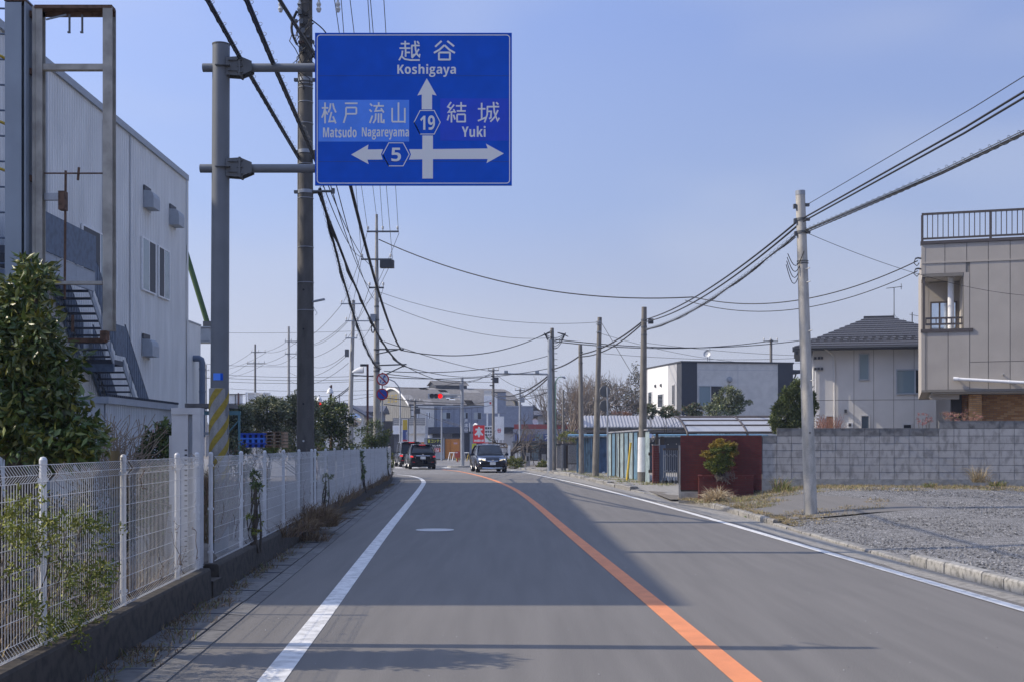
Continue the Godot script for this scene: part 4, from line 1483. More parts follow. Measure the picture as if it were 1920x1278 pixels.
	for q in [[688, 437, 642, 570], [677, 488, 652, 602], [735, 488, 684, 571], [692, 540, 651, 634], [718, 541, 692, 602], [748, 437, 668, 604], [700, 600, 672, 636]]:
		wire("thin line from the bend pole down to the slim leaning pole, %s of seven" % ["first", "second", "third", "fourth", "fifth", "sixth", "seventh"][k2], P(q[0], q[1], dB), P(q[2], q[3], dC), 0.3, 0.012, "lines between the bend pole and leaning pole")
		k2 += 1
	k2 = 0
	for q in [[641, 570, 536, 640, 0.9], [650, 602, 545, 641, 0.9], [651, 604, 556, 641, 0.9], [650, 634, 536, 663, 0.9], [652, 660, 556, 664, 1.2], [653, 664, 540, 696, 1.0], [653, 680, 540, 712, 0.9]]:
		wire("far line sagging from the slim leaning pole to the far grey pole, %s from top" % ["first", "second", "third", "fourth", "fifth", "sixth", "seventh"][k2], P(q[0], q[1], dC), P(q[2], q[3], 130.0), q[4], 0.016, "far lines on the left")
		k2 += 1
	k2 = 0
	for q in [[536, 641, 472, 660, 0.4], [556, 641, 497, 660, 0.4], [536, 664, 464, 682, 0.4], [556, 664, 496, 682, 0.5], [472, 660, 383, 694, 0.6], [498, 661, 392, 694, 0.6], [464, 682, 383, 708, 0.6], [496, 682, 392, 708, 0.6]]:
		wire("far line between small poles at the left edge of the sky, %s from right" % ["first", "second", "third", "fourth", "fifth", "sixth", "seventh", "eighth"][k2], P(q[0], q[1], 130.0 if q[0] > 500 else 140.0), P(q[2], q[3], 140.0 if q[2] > 400 else 175.0), q[4], 0.018, "far lines on the left")
		k2 += 1
	k2 = 0
	for q in [[330, 622, 720, 618, 150], [330, 676, 560, 686, 138], [430, 728, 720, 730, 150], [430, 740, 700, 738, 150], [400, 701, 705, 703, 125], [400, 707, 705, 709, 125], [400, 714, 705, 712, 125], [430, 770, 700, 742, 130], [590, 756, 655, 724, 86], [590, 760, 655, 727, 86]]:
		wire("nearly level far wire behind the dark pole, %s in order of height" % ["first", "second", "seventh", "eighth", "third", "fourth", "fifth", "ninth", "sixth", "tenth"][k2], P(q[0], q[1], q[4]), P(q[2], q[3], q[4]), 0.25, 0.02 if q[4] > 90 else 0.03, "far lines on the left")
		k2 += 1
	# right hand wires
	k2 = 0
	for q in [[6.35, 0.02], [6.13, 0.05]]:
		var a := P(1505, 410 + k2 * 6, d1)
		wire("thick black wire rising from the near right pole to the right edge, %s one" % ["upper", "lower"][k2], a, Vector3(7.62 + k2 * 0.0, 6.75 - k2 * 0.1, 9.0), 0.42, 0.017, "cables over the right kerb")
		wire("thick black wire from the near right pole to the white banded pole, %s one" % ["upper", "lower"][k2], P(1497, 414 + k2 * 8, d1), P(1207, 600 + k2 * 4, d2), 0.32 + k2 * 0.05, 0.022)
		k2 += 1
	wire("thin wire above the cables from the near right pole to the top right corner", P(1510, 386, d1), Vector3(8.0, 6.9, 9.0), 0.35, 0.007, "cables over the right kerb")
	bundle("ladder like lashed cable from the near right pole towards the right edge", P(1510, 432, d1), Vector3(7.9, 5.9, 9.0), 0.45, 0.016, 0.05, 0.3)
	bundle("lashed cable from the near right pole down to the white banded pole", P(1492, 440, d1), P(1208, 618, d2), 0.35, 0.016, 0.05, 0.4)
	wire("cable joining the white banded pole and the short brown pole", P(1203, 604, d2), P(1087, 664, d4), 0.25, 0.035)
	wire("second cable joining the white banded pole and the short brown pole", P(1203, 608, d2), P(1087, 668, d4), 0.35, 0.03)
	wire("cable from the short brown pole to the camera arm pole", P(1088, 666, d4), P(1036, 692, d5), 0.1, 0.04)
	wire("cable from the camera arm pole down to the pole behind the red sign", P(1028, 704, d5), P(926, 738, 113.0), 0.6, 0.05)
	wire("second cable from the camera arm pole to the pole behind the red sign", P(1028, 708, d5), P(926, 741, 113.0), 0.8, 0.04)
	wire("long black service cable sagging from the bend pole towards the beige house", P(710, 449, dB), P(1300, 557, 52.0), 0.9, 0.026)
	wire("end of the long service cable rising to the beige house's wall bracket", P(1300, 557, 52.0), P(1721, 489, 42.0), 0.75, 0.02)
	wire("thin twisted service wire rising to the beige house below the long cable", P(1285, 563, 52.0), P(1721, 508, 42.0), 0.85, 0.016)
	wire("thin wire from the near right pole slanting down past the beige house front", P(1512, 436, d1), P(1960, 556, 38.0), 0.3, 0.006)
	wire("long cable from the upper bracket of the bend pole to the dark studded pole", P(752, 656, dB), P(1034, 620, 75.0), 0.75, 0.025)
	wire("level wire from the dark studded pole to the right behind the white house", P(1040, 640, 75.0), P(1450, 638, 95.0), 0.5, 0.03)
	wire("second level wire from the dark studded pole to the right behind the white house", P(1040, 636, 75.0), P(1530, 634, 95.0), 0.6, 0.03)
	wire("thin wire from the bend pole high over the junction to the tall brown pole", P(712, 548, dB), P(1121, 604, d3), 0.55, 0.010)
	wire("thin lower wire from the bend pole over the junction to the studded pole", P(712, 565, dB), P(1036, 633, 75.0), 0.6, 0.012)
	wire("stay wire from the tall brown pole to the right behind the white banded pole", P(1126, 602, d3), P(1185, 700, 62.0), 0.0, 0.012)
	wire("thin wire from the tall brown pole to the near right pole's foot", P(1126, 625, d3), P(1500, 680, 80.0), 0.5, 0.010)
	k2 = 0
	for q in [[757, 684, 925, 694, 1.0], [757, 686, 925, 700, 0.4], [720, 640, 925, 696, 0.2], [720, 700, 925, 716, 0.1], [720, 724, 867, 712, 0.3], [720, 745, 925, 752, 0.2], [720, 757, 925, 758, 0.3], [790, 766, 925, 748, 0.3], [720, 695, 1030, 666, 0.4], [720, 706, 1030, 690, 0.3], [867, 716, 925, 700, 0.1], [925, 696, 1034, 728, 0.6], [930, 742, 1034, 730, 0.5], [930, 736, 1034, 734, 0.3], [780, 770, 867, 800, 0.1], [830, 786, 925, 812, 0.1]]:
		wire("thin wire crossing above the junction, %s in the tangle" % ["first", "second", "third", "fourth", "fifth", "sixth", "seventh", "eighth", "ninth", "tenth", "eleventh", "twelfth", "thirteenth", "fourteenth", "fifteenth", "sixteenth"][k2], P(q[0], q[1], dB if q[0] < 760 else (113.0 if q[0] > 860 else 118.0)), P(q[2], q[3], 113.0 if q[2] < 1000 else 75.0), q[4], 0.02, "wires above the junction")
		k2 += 1
	wire("far wire dipping behind the white modern house towards the near pole", P(1200, 641, 95.0), P(1620, 668, 95.0), 0.3, 0.015, "far wires on the right")
	wire("far thin wire low in the sky between the brown poles and the white modern house", P(1130, 662, 110.0), P(1500, 671, 110.0), 0.3, 0.018, "far wires on the right")
	var fp := pole("utility_pole", "far short pole with insulators rising behind the white modern house's roof", Vector3(PX(1446, 95.0), 0, -95.0), PY(636, 95.0), 0.12, 0.10, M.pole_mid, "far utility poles on the right")
	crossarm(fp, PY(640, 95.0), -0.6, 0.5, 3, M.galv_dark)

# ---------- rusty sign frame on its steel column, left foreground
func sign_frame() -> void:
	var d := 10.4
	var s := F / d
	var c := thing("steel_column", "grey painted steel H column at the left edge holding the empty sign frame", "column", Vector3(PX(36, d), 0, -d))
	var x := func(px: float) -> float: return (px - 36.0) / s
	var mb := MB.new()
	var h := PY(9, d)
	mb.prism(PackedVector2Array([Vector2(-0.085, -0.09), Vector2(-0.073, -0.09), Vector2(-0.073, -0.006), Vector2(0.073, -0.006), Vector2(0.073, -0.09), Vector2(0.085, -0.09), Vector2(0.085, 0.09), Vector2(0.073, 0.09), Vector2(0.073, 0.006), Vector2(-0.073, 0.006), Vector2(-0.073, 0.09), Vector2(-0.085, 0.09)]), Vector3(0, 0, 0), Vector3.RIGHT, Vector3.BACK, Vector3(0, h, 0))
	var colm := obj("column_shaft", mb, M.steel_paint, c)
	boxm("front_plate", -0.084, 0.052, 0.02, h - 0.01, 0.09, 0.097, M.steel_paint, c)
	boxm("end_plate", -0.09, 0.09, h, h + 0.012, -0.095, 0.10, M.rust, c)
	# the empty sign frame: two uprights and four rails of channel steel
	var f := thing("sign_frame", "empty rusty cream steel sign frame projecting high over the left fence", "sign frame", Vector3(PX(70, d), 0, -d - 0.02))
	var fx := func(px: float) -> float: return (px - 70.0) / s
	var top := PY(14, d)
	mb = MB.new()
	mb.bb(fx.call(62), fx.call(67), 0.9, top, -0.05, 0.05)
	mb.bb(fx.call(67.05), fx.call(79), 0.9, top - 0.001, -0.05, -0.042)
	mb.bb(fx.call(67.05), fx.call(80), 0.9, top - 0.002, 0.034, 0.042)
	obj("left_upright", mb, M.frame_cream, f)
	mb = MB.new()
	mb.bb(fx.call(194), fx.call(200), PY(620, d), top, -0.05, 0.05)
	mb.bb(fx.call(200.05), fx.call(212), PY(620, d), top, -0.05, -0.043)
	mb.bb(fx.call(200.05), fx.call(212), PY(620, d), top, 0.043, 0.0502)
	obj("right_upright", mb, M.frame_cream, f)
	boxm("upright_foot", fx.call(189), fx.call(200), PY(638, d), PY(620, d) - 0.001, -0.048, 0.052, M.rust, f)
	mb = MB.new()
	mb.bb(fx.call(66), fx.call(211), PY(17, d), PY(11, d), -0.051, 0.052)
	mb.bb(fx.call(66), fx.call(211), PY(27, d), PY(17.1, d), -0.051, -0.042)
	obj("top_rail", mb, M.rust, f)
	for q in [[120, 131, 68, 199], [527, 533, 78, 192]]:
		boxm("cross_rail", fx.call(q[2]), fx.call(q[3]) - 0.002, PY(q[1], d), PY(q[0], d), -0.03, 0.03, M.frame_cream, f)
	boxm("lower_rail", fx.call(126), fx.call(196), PY(641, d), PY(634, d), -0.055, 0.048, M.rust, f)
	mb = MB.new()
	mb.cyl(Vector3(fx.call(80), PY(324, d), 0), Vector3(fx.call(194), PY(324, d), 0), 0.007, 0.007, 6)
	obj("thin_rail", mb, M.rust, f)
	mb = MB.new()
	mb.box(Vector3(fx.call(134), PY(606, d), 0), Vector3(0.022, 0.14, 0.01))
	obj("strap", mb, M.rust, f)
	for px in [128, 152]:
		mb = MB.new()
		mb.cyl(Vector3(fx.call(px), PY(26, d), 0), Vector3(fx.call(px), PY(58, d), 0), 0.009, 0.009, 6)
		mb.box(Vector3(fx.call(px) - 0.004, PY(59, d), 0), Vector3(0.022, 0.012, 0.02))
		obj("hanger_rod", mb, M.galv_dark, f)
	mb = MB.new()
	mb.cyl(Vector3(fx.call(84), PY(35, d), 0.0), Vector3(fx.call(122), PY(26, d), 0.0), 0.008, 0.008, 6)
	mb.cyl(Vector3(fx.call(60), PY(18, d), -0.15), Vector3(fx.call(30), PY(-12, d), -0.1), 0.03, 0.03, 6)
	mb.cyl(Vector3(fx.call(150), PY(12, d), -0.0), Vector3(fx.call(70), PY(-2, d), -0.3), 0.012, 0.012, 6)
	obj("tie_rod", mb, M.steel_paint, f)
	for q in [[60, 128], [60, 328], [60, 20]]:
		mb = MB.new()
		mb.box(Vector3(fx.call(q[0]) - 0.01, PY(q[1] + 6, d), 0.0), Vector3(0.06, 0.05, 0.06))
		obj("mounting_bracket", mb, M.rust, f)
	for q in [[119, 318, 560], [144, 312, 336]]:
		mb = MB.new()
		mb.tube([Vector3(fx.call(q[0]), PY(q[1], d), -0.02), Vector3(fx.call(q[0] - 2), PY(q[2], d), -0.02)], 0.011, 5)
		obj("stray_rod", mb, M.rust, f)
	boxm("lamp_housing", fx.call(109), fx.call(121), PY(393, d), PY(358, d), -0.05, 0.03, M.rust, f)
	boxm("lamp_arm", fx.call(80), fx.call(110), PY(374, d), PY(361, d), -0.04, 0.0, M.galv, f)
	# dead vines climbing the frame
	rng.seed = 77
	mb = MB.new()
	for i in 34:
		var p := Vector3(fx.call(rn(54, 74)), PY(rn(470, 520), d), rn(0.0, 0.08))
		var pts := [p]
		var drift := rn(-0.01, 0.014)
		for j in int(rn(5, 13)):
			p += Vector3(drift + rn(-0.035, 0.035), rn(0.03, 0.10), rn(-0.02, 0.02))
			p.x = clampf(p.x, fx.call(44), fx.call(100))
			pts.append(p)
		mb.tube(pts, rn(0.004, 0.009), 4, false)
	for i in 26:
		var p := Vector3(fx.call(rn(82, 160)), PY(rn(318, 330), d), rn(-0.02, 0.03))
		if i > 12:
			p = Vector3(fx.call(118 + rn(-3, 3)), PY(rn(340, 480), d), 0)
		var pts := [p]
		for j in 5:
			p += Vector3(rn(-0.03, 0.03), rn(-0.05, 0.035), rn(-0.02, 0.02))
			pts.append(p)
		mb.tube(pts, 0.0045, 3, false)
		mb.col = Color(0.2, 0.15, 0.11)
		for j in 3:
			mb.leaf(pts[rng.randi() % 6], Vector3(rn(-1, 1), rn(-1, 0.4), rn(-1, 1)).normalized(), Vector3(rn(-1, 1), rn(-1, 1), rn(-1, 1)).normalized(), 0.03, 0.02)
	var v := one("dead_vine", "dry dead vine tangled up the left upright of the rusty sign frame", "vine", mb, M.twig)

# ---------- factory with its outside stair, annex and ladder
func rib_wall(mb: MB, p: Vector3, dir: Vector3, out: Vector3, len: float, h: float, pitch: float, depth: float) -> void:
	var n := int(len / pitch)
	for i in n:
		var a := p + dir * (i * pitch)
		var b0 := a + dir * pitch * 0.55
		var b1 := a + dir * pitch * 0.65 + out * depth
		var b2 := a + dir * pitch * 0.9 + out * depth
		var b3 := a + dir * pitch
		for q in [[a, b0], [b0, b1], [b1, b2], [b2, b3]]:
			mb.quad(q[0], q[1], q[1] + Vector3(0, h, 0), q[0] + Vector3(0, h, 0))

func factory() -> void:
	var x0 := -14.3
	var top := 13.4
	var f := thing("factory_building", "tall pale grey ribbed metal factory with hooded vents along the left side", "building", Vector3(x0, 0, -55))
	var mb := MB.new()
	# side wall towards the road, in vertical sheets of ribs
	rib_wall(mb, Vector3(0, 0, 41.5), Vector3(0, 0, -1), Vector3(1, 0, 0), 41.5, top, 0.22, 0.02)
	obj("side_wall", mb, M.factory, f)
	mb = MB.new()
	rib_wall(mb, Vector3(0, 0, 0), Vector3(-1, 0, 0), Vector3(0, 0, -1), 16.0, top, 0.22, 0.02)
	rib_wall(mb, Vector3(-16, 0, 41.5), Vector3(1, 0, 0), Vector3(0, 0, 1), 16.0, top, 0.22, 0.02)
	mb.quad(Vector3(-16, 0, 0), Vector3(-16, 0, 41.5), Vector3(-16, top, 41.5), Vector3(-16, top, 0))
	obj("end_walls", mb, M.factory, f)
	boxm("roof", -16.0, 0.0, top - 0.1, top, 0.0, 41.5, M.trim_grey, f)
	boxm("roof_edge_trim", 0.036, 0.10, top - 0.18, top + 0.06, -0.05, 41.55, M.trim_grey, f)
	boxm("corner_trim", 0.036, 0.075, 0, top - 0.19, -0.06, 0.12, M.factory, f)
	for z in [8.2, 16.6, 25.0, 33.4]:
		boxm("sheet_joint", 0.036, 0.045, 0.0, top - 0.2, z - 0.04, z + 0.04, M.trim_grey, f)
	# openings: along() the wall means depth d = 55 - z
	var zz := func(px: float) -> float: return 55.0 - x0 * F / (px - CX)
	var win := func(px0: float, px1: float, y_top: float, y_bot: float, dark_right: bool) -> void:
		var za: float = zz.call(px0)
		var zb: float = zz.call(px1)
		var w := Node3D.new()
		w.name = "window"
		f.add_child(w, true)
		boxm("frame", 0.03, 0.09, y_bot - 0.06, y_bot, zb - 0.05, za + 0.05, M.white_metal, w)
		boxm("frame", 0.03, 0.09, y_top, y_top + 0.06, zb - 0.05, za + 0.05, M.white_metal, w)
		for z in [za, zb]:
			boxm("frame", 0.03, 0.09, y_bot + 0.001, y_top - 0.001, z - 0.05, z + 0.05, M.white_metal, w)
		var zm := (za + zb) / 2
		boxm("mullion", 0.03, 0.085, y_bot + 0.001, y_top - 0.001, zm - 0.04, zm + 0.04, M.white_metal, w)
		boxm("pane", 0.035, 0.083, y_bot, y_top, zm, za, M.glass_pale if dark_right else M.dark_grey, w)
		boxm("pane", 0.035, 0.078, y_bot, y_top, zb, zm, M.dark_grey if dark_right else M.glass_pale, w)
	win.call(263.0, 288.0, 9.6, 7.65, true)
	win.call(294.0, 314.0, 9.6, 7.65, false)
	win.call(150.0, 214.0, 8.9, 7.2, false)
	for q in [[273, 377, 1.2], [321, 410, 1.15], [271, 653, 1.3]]:
		var dd: float = x0 * F / (q[0] - CX)
		var y := PY(q[1], dd)
		var hd := Node3D.new()
		hd.name = "vent_hood"
		f.add_child(hd, true)
		hd.position = Vector3(0.03, y, 55.0 - dd)
		mb = MB.new()
		var pr := PackedVector2Array([Vector2(0, 0.34), Vector2(0.26, 0.33), Vector2(0.36, 0.24), Vector2(0.40, 0.08), Vector2(0.40, -0.32), Vector2(0, -0.32)])
		mb.prism(pr, Vector3(0, 0, -0.45), Vector3.RIGHT, Vector3.UP, Vector3(0, 0, 0.9))
		obj("hood", mb, M.trim_grey, hd)
		boxm("back_plate", 0.0, 0.03, -0.4, 0.55, -0.55, -0.46, M.white_metal, hd)
		boxm("grille", 0.0, 0.05, 0.35, 0.55, -0.45, 0.45, M.dark_grey, hd)
	boxm("downpipe", 0.04, 0.12, 3.0, 13.0, 11.2, 11.3, M.factory, f)
	# lower wing beyond the corner with a bent duct
	var wg := thing("factory_wing", "lower grey factory wing with a bent dark duct beyond the tall corner", "building", Vector3(-14.25, 0, -57.3))
	mb = MB.new()
	mb.bb(-8, 0, 0, 7.05, 0, 2.2)
	obj("wall", mb, M.factory, wg)
	boxm("roof_trim", -8.02, 0.03, 7.055, 7.12, -0.03, 2.15, M.trim_grey, wg)
	mb = MB.new()
	mb.tube([Vector3(0.0, 5.5, 1.3), Vector3(0.25, 5.5, 1.3), Vector3(0.36, 5.44, 1.3), Vector3(0.40, 5.3, 1.3), Vector3(0.40, 2.0, 1.3)], 0.14, 12)
	for y in [5.0, 4.0, 3.0]:
		mb.lathe([Vector2(0.145, y), Vector2(0.16, y), Vector2(0.16, y + 0.05), Vector2(0.145, y + 0.05)], Vector3(0.40, 0, 1.3), 12)
	obj("duct", mb, M.steel_blue, wg)
	# conveyor beam and green strut beyond
	var cv := thing("conveyor_frame", "grey beam with a green diagonal strut sticking out behind the factory corner", "conveyor", P(374, 640, 60.0))
	mb = MB.new()
	mb.bb(-0.6, 0.55, 0.0, 0.6, -0.4, 0.4)
	mb.bb(-0.6, 0.62, 0.62, 0.68, -0.45, 0.45)
	mb.bb(-0.6, 0.6, -0.07, -0.02, -0.45, 0.45)
	obj("beam", mb, M.trim_grey, cv)
	mb = MB.new()
	mb.cyl(Vector3(0.42, 0.7, 0), Vector3(-0.95, 5.2, 0), 0.13, 0.13, 8)
	obj("strut", mb, M.green_steel, cv)
	mb = MB.new()
	mb.bb(0.2, 0.65, 0.68, 0.95, -0.2, 0.2)
	obj("strut_foot", mb, M.galv_dark, cv)
	# outside stair
	var st := thing("outside_stair", "dark blue grey steel outside stair with sheet balustrades on the factory wall", "stair", Vector3(-14.2, 0, -38.6))
	var w := 1.1
	var tread_y := 6.75
	var fl := [[0.0, 6.75, 2.6, 4.45, 11], [3.6, 4.45, 8.6, 0.0, 21]]
	boxm("upper_platform", 0.02, w + 0.15, 6.55, 6.75, 0.0, 6.5, M.tread, st)
	boxm("platform_beam", w + 0.16, w + 0.24, 6.35, 6.95, 0.0, 6.5, M.trim_grey, st)
	boxm("mid_landing", 0.02, w, 4.3, 4.45, -3.6, -2.6, M.tread, st)
	boxm("landing_beam", -0.0, w + 0.02, 4.05, 4.299, -2.62, -2.5, M.stair_panel, st)
	for q in fl:
		var n: int = q[4]
		for i in n:
			var u := (i + 0.5) / n
			boxm("tread", 0.05, w - 0.03, lerpf(q[1], q[3], u) - 0.05, lerpf(q[1], q[3], u), -lerpf(q[0], q[2], u) - 0.15, -lerpf(q[0], q[2], u) + 0.12, M.tread, st)
		for x in [0.02, w]:
			mb = MB.new()
			mb.prism(PackedVector2Array([Vector2(q[0], q[1] - 0.22), Vector2(q[0], q[1] + 0.06), Vector2(q[2], q[3] + 0.06), Vector2(q[2], q[3] - 0.22)]), Vector3(x - 0.02, 0, 0), Vector3(0, 0, -1), Vector3.UP, Vector3(0.04, 0, 0))
			obj("stringer", mb, M.trim_grey if x > 0.5 else M.stair_panel, st)
			# balustrade panels, ribbed sheet
			mb = MB.new()
			var m := int((q[2] - q[0]) / 0.12)
			for i in m:
				var z0 := lerpf(q[0], q[2], float(i) / m)
				var z1 := lerpf(q[0], q[2], (i + 1.0) / m)
				var y0 := lerpf(q[1], q[3], float(i) / m)
				var y1 := lerpf(q[1], q[3], (i + 1.0) / m)
				var ox: float = x + 0.05 + (0.012 if i % 2 == 0 else 0.0)
				mb.prism(PackedVector2Array([Vector2(z0, y0 + 0.18), Vector2(z0, y0 + 1.2), Vector2(z1, y1 + 1.2), Vector2(z1, y1 + 0.18)]), Vector3(ox, 0, 0), Vector3(0, 0, -1), Vector3.UP, Vector3(0.02, 0, 0))
			obj("balustrade", mb, M.stair_panel, st)
			mb = MB.new()
			mb.cyl(Vector3(x + 0.06, q[1] + 1.22, -q[0]), Vector3(x + 0.06, q[3] + 1.22, -q[2]), 0.025, 0.025, 6)
			obj("handrail", mb, M.tread, st)
			for k in 3:
				var u := (k + 0.5) / 3.0
				boxm("baluster_post", x + 0.02, x + 0.05, lerpf(q[1], q[3], u) - 0.15, lerpf(q[1], q[3], u) + 0.35, -lerpf(q[0], q[2], u) - 0.03, -lerpf(q[0], q[2], u) + 0.03, M.trim_grey, st)
	mb = MB.new()
	for i in 52:
		mb.bb(w + 0.25 + (0.012 if i % 2 == 0 else 0.0), w + 0.28, 6.96, 8.05, i * 0.125, i * 0.125 + 0.124)
	obj("platform_balustrade", mb, M.stair_panel, st)
	for i in 5:
		boxm("balustrade_post", w + 0.2, w + 0.247, 6.6, 8.0, i * 1.6, i * 1.6 + 0.06, M.trim_grey, st)
	mb = MB.new()
	for i in 8:
		mb.bb(w + 0.05, w + 0.08, 4.6, 5.6, -2.6 - i * 0.125 - 0.12, -2.6 - i * 0.125)
	obj("landing_balustrade", mb, M.stair_panel, st)
	# annex shed in front of the stair
	var an := thing("annex_shed", "low pale blue grey ribbed metal annex with a flat ribbed roof below the stair", "shed", Vector3(-10.55, 0, -32.5))
	mb = MB.new()
	rib_wall(mb, Vector3(0, 0, 0), Vector3(0, 0, -1), Vector3(1, 0, 0), 6.6, 2.72, 0.16, 0.025)
	obj("side_wall", mb, M.annex_wall, an)
	for i in 8:
		boxm("front_panel", -3.7 + i * 0.46, -3.7 + i * 0.46 + 0.44, 0, 2.72, -0.05, 0.0, M.annex_wall, an)
	mb = MB.new()
	mb.bb(-3.72, -0.01, 0, 2.72, -6.6, -0.052)
	obj("inner_wall", mb, M.trim_grey, an)
	boxm("roof_fascia", -3.8, 0.10, 2.72, 2.90, -6.7, 0.06, M.trim_grey, an)
	for i in 40:
		boxm("roof_rib", 0.02, 0.13, 2.905, 2.965, -6.65 + i * 0.168, -6.65 + i * 0.168 + 0.06, M.charcoal, an)
	boxm("vent_louver", 0.02, 0.07, 2.05, 2.4, -5.9, -5.3, M.trim_grey, an)
	for k in 4:
		boxm("louver_slat", 0.07, 0.085, 2.1 + k * 0.075, 2.13 + k * 0.075, -5.85, -5.35, M.black, an)
	boxm("notice", 0.027, 0.032, 1.75, 2.1, -4.3, -4.15, M.lens_pale, an)
	boxm("window_frame", -1.15, -0.72, 1.15, 1.95, 0.0, 0.04, M.steel_blue, an)
	boxm("window_pane", -1.1, -0.77, 1.2, 1.9, 0.035, 0.045, M.glass_dark, an)
	# ladder tower at the left edge
	var ld := thing("ladder_tower", "blue grey steel ladder with yellow guard hoops at the left edge of the factory", "ladder", Vector3(-10.9, 0, -27.0))
	for x in [-0.32, 0.08]:
		boxm("rail", x - 0.05, x + 0.05, 4.5, 14.2, -0.06, 0.06, M.steel_blue, ld)
	for x in [-0.05, 0.30]:
		boxm("side_stay", x - 0.02, x + 0.02, 5.4, 14.2, -0.4, -0.36, M.steel_blue, ld)
	for k in 17:
		mb = MB.new()
		mb.cyl(Vector3(-0.30, 5.0 + k * 0.55, 0.0), Vector3(0.36, 5.0 + k * 0.55, -0.1), 0.022, 0.022, 6)
		obj("rung", mb, M.steel_blue, ld)
	for y in [9.9, 8.5, 7.5]:
		mb = MB.new()
		var pts := []
		for j in 11:
			var a := PI * (j / 10.0) - 0.2
			pts.append(Vector3(-0.35 + cos(a) * 0.42, y + (0.1 if j == 5 else 0.0), 0.06 + sin(a) * 0.7))
		mb.tube(pts, 0.03, 6)
		obj("guard_hoop", mb, M.yellow, ld)
	for x in [-0.5, -0.02]:
		mb = MB.new()
		mb.cyl(Vector3(x, 7.3, 0.55), Vector3(x, 10.0, 0.55), 0.022, 0.022, 6)
		obj("guard_bar", mb, M.yellow, ld)
	boxm("foot_platform", -0.9, 0.38, 5.15, 5.35, -0.5, 0.5, M.steel_blue, ld)
	mb = MB.new()
	for y in [4.0, 4.5, 5.0, 5.35]:
		mb.tube([Vector3(-0.8, y, 0.9), Vector3(-0.1, y, 0.9), Vector3(0.15, y - 0.08, 0.85)], 0.03, 6)
	for x in [-0.45, 0.12]:
		mb.cyl(Vector3(x, 3.3, 0.9), Vector3(x, 5.36, 0.9), 0.03, 0.03, 6)
	obj("yellow_railing", mb, M.yellow, ld)
	boxm("lower_mass", -3.5, -0.25, 0.0, 5.14, -1.5, -0.55, M.factory, ld)

# ---------- plants
func rdir() -> Vector3:
	var z := rn(-1, 1)
	var a := rn(0, TAU)
	var r := sqrt(1 - z * z)
	return Vector3(r * cos(a), z, r * sin(a))

# leaves gathered in clumps through an ellipsoid's volume
func leaves(mb: MB, c: Vector3, r: Vector3, clumps: int, per: int, l: float, cols: Array, spread := 0.3, droop := 0.0, fill := 0.35) -> void:
	mb.colored = true
	for i in clumps:
		var d := rdir()
		var p := c + d * r * pow(rn(fill, 1.0), 0.6)
		var tone := rn(0.75, 1.2)
		for j in per:
			var q := p + rdir() * r * spread * pow(rng.randf(), 0.6)
			var k: Color = cols[rng.randi() % cols.size()]
			var t := tone * rn(0.8, 1.2)
			mb.col = Color(k.r * t, k.g * t, k.b * t)
			var ld := (rdir() + (q - c).normalized() * 0.7 + Vector3(0, -droop, 0)).normalized()
			var sd := ld.cross(rdir()).normalized()
			mb.leaf(q, ld, sd, l * rn(0.55, 1.35), l * rn(0.3, 0.52))

func branches(mb: MB, p: Vector3, d: Vector3, l: float, r: float, depth: int, spread: float, up: float, ends: Array, sides := 5) -> void:
	var pts := [p]
	var rad := [r]
	var q := p
	var dd := d
	for i in 3:
		dd = (dd + rdir() * 0.16 + Vector3(0, up * 0.12, 0)).normalized()
		q += dd * l / 3.0
		pts.append(q)
		rad.append(r * (1.0 - 0.13 * (i + 1)))
	mb.tube(pts, rad, sides if depth > 1 else 3, false)
	ends.append(q)
	if depth <= 0:
		return
	var n := 2 + (1 if rng.randf() < 0.55 else 0)
	for i in n:
		var nd := (dd + rdir() * spread + Vector3(0, up * 0.25, 0)).normalized()
		branches(mb, pts[3] if i < 2 else pts[2], nd, l * rn(0.62, 0.85), r * 0.6, depth - 1, spread, up, ends, sides)

func bare_tree(called: String, label: String, at: Vector3, h: float, r: float, depth: int, spread: float, up: float, m: Material, seed_: int, group := "", stems := 1) -> Node3D:
	rng.seed = seed_
	var t := thing(called, label, "tree", at, 0.0, group)
	var tr := MB.new()
	var cr := MB.new()
	var ends := []
	for s in stems:
		var lean := Vector3(0, 1, 0) if stems == 1 else (Vector3(0, 1, 0) + rdir() * 0.35).normalized()
		var th := h * 0.24
		tr.tube([Vector3(0, -0.2, 0), lean * th * 0.5, lean * th], [r, r * 0.85, r * 0.75], 8, false)
		for i in 4:
			var nd := (lean * 1.0 + rdir() * spread).normalized()
			branches(cr, lean * th * rn(0.75, 1.0), nd, h * 0.25, r * 0.55, depth, spread, up, ends)
	obj("trunk", tr, m, t)
	obj("twigs", cr, m, t, true)
	return t

func bush(called: String, label: String, at: Vector3, parts: Array, l: float, cols: Array, seed_: int, m: Material = null, stems := 5, cat := "shrub", group := "", droop := 0.0, fill := 0.35) -> Node3D:
	rng.seed = seed_
	var t := thing(called, label, cat, at, 0.0, group)
	var st := MB.new()
	var fo := MB.new()
	for q in parts:
		leaves(fo, q[0], q[1], q[2], q[3], l, cols, q[4] if q.size() > 4 else 0.3, droop, fill)
		for i in stems:
			var e: Vector3 = q[0] + rdir() * q[1] * 0.7
			var b := Vector3(rn(-0.1, 0.1), -0.1, rn(-0.1, 0.1))
			st.tube([b, b.lerp(e, 0.5) + rdir() * 0.05, e], [0.02 + 0.012 * q[1].y, 0.014, 0.006], 5, false)
	if stems > 0:
		obj("stem", st, M.bark, t)
	obj("foliage", fo, M.leaf if m == null else m, t, true)
	return t

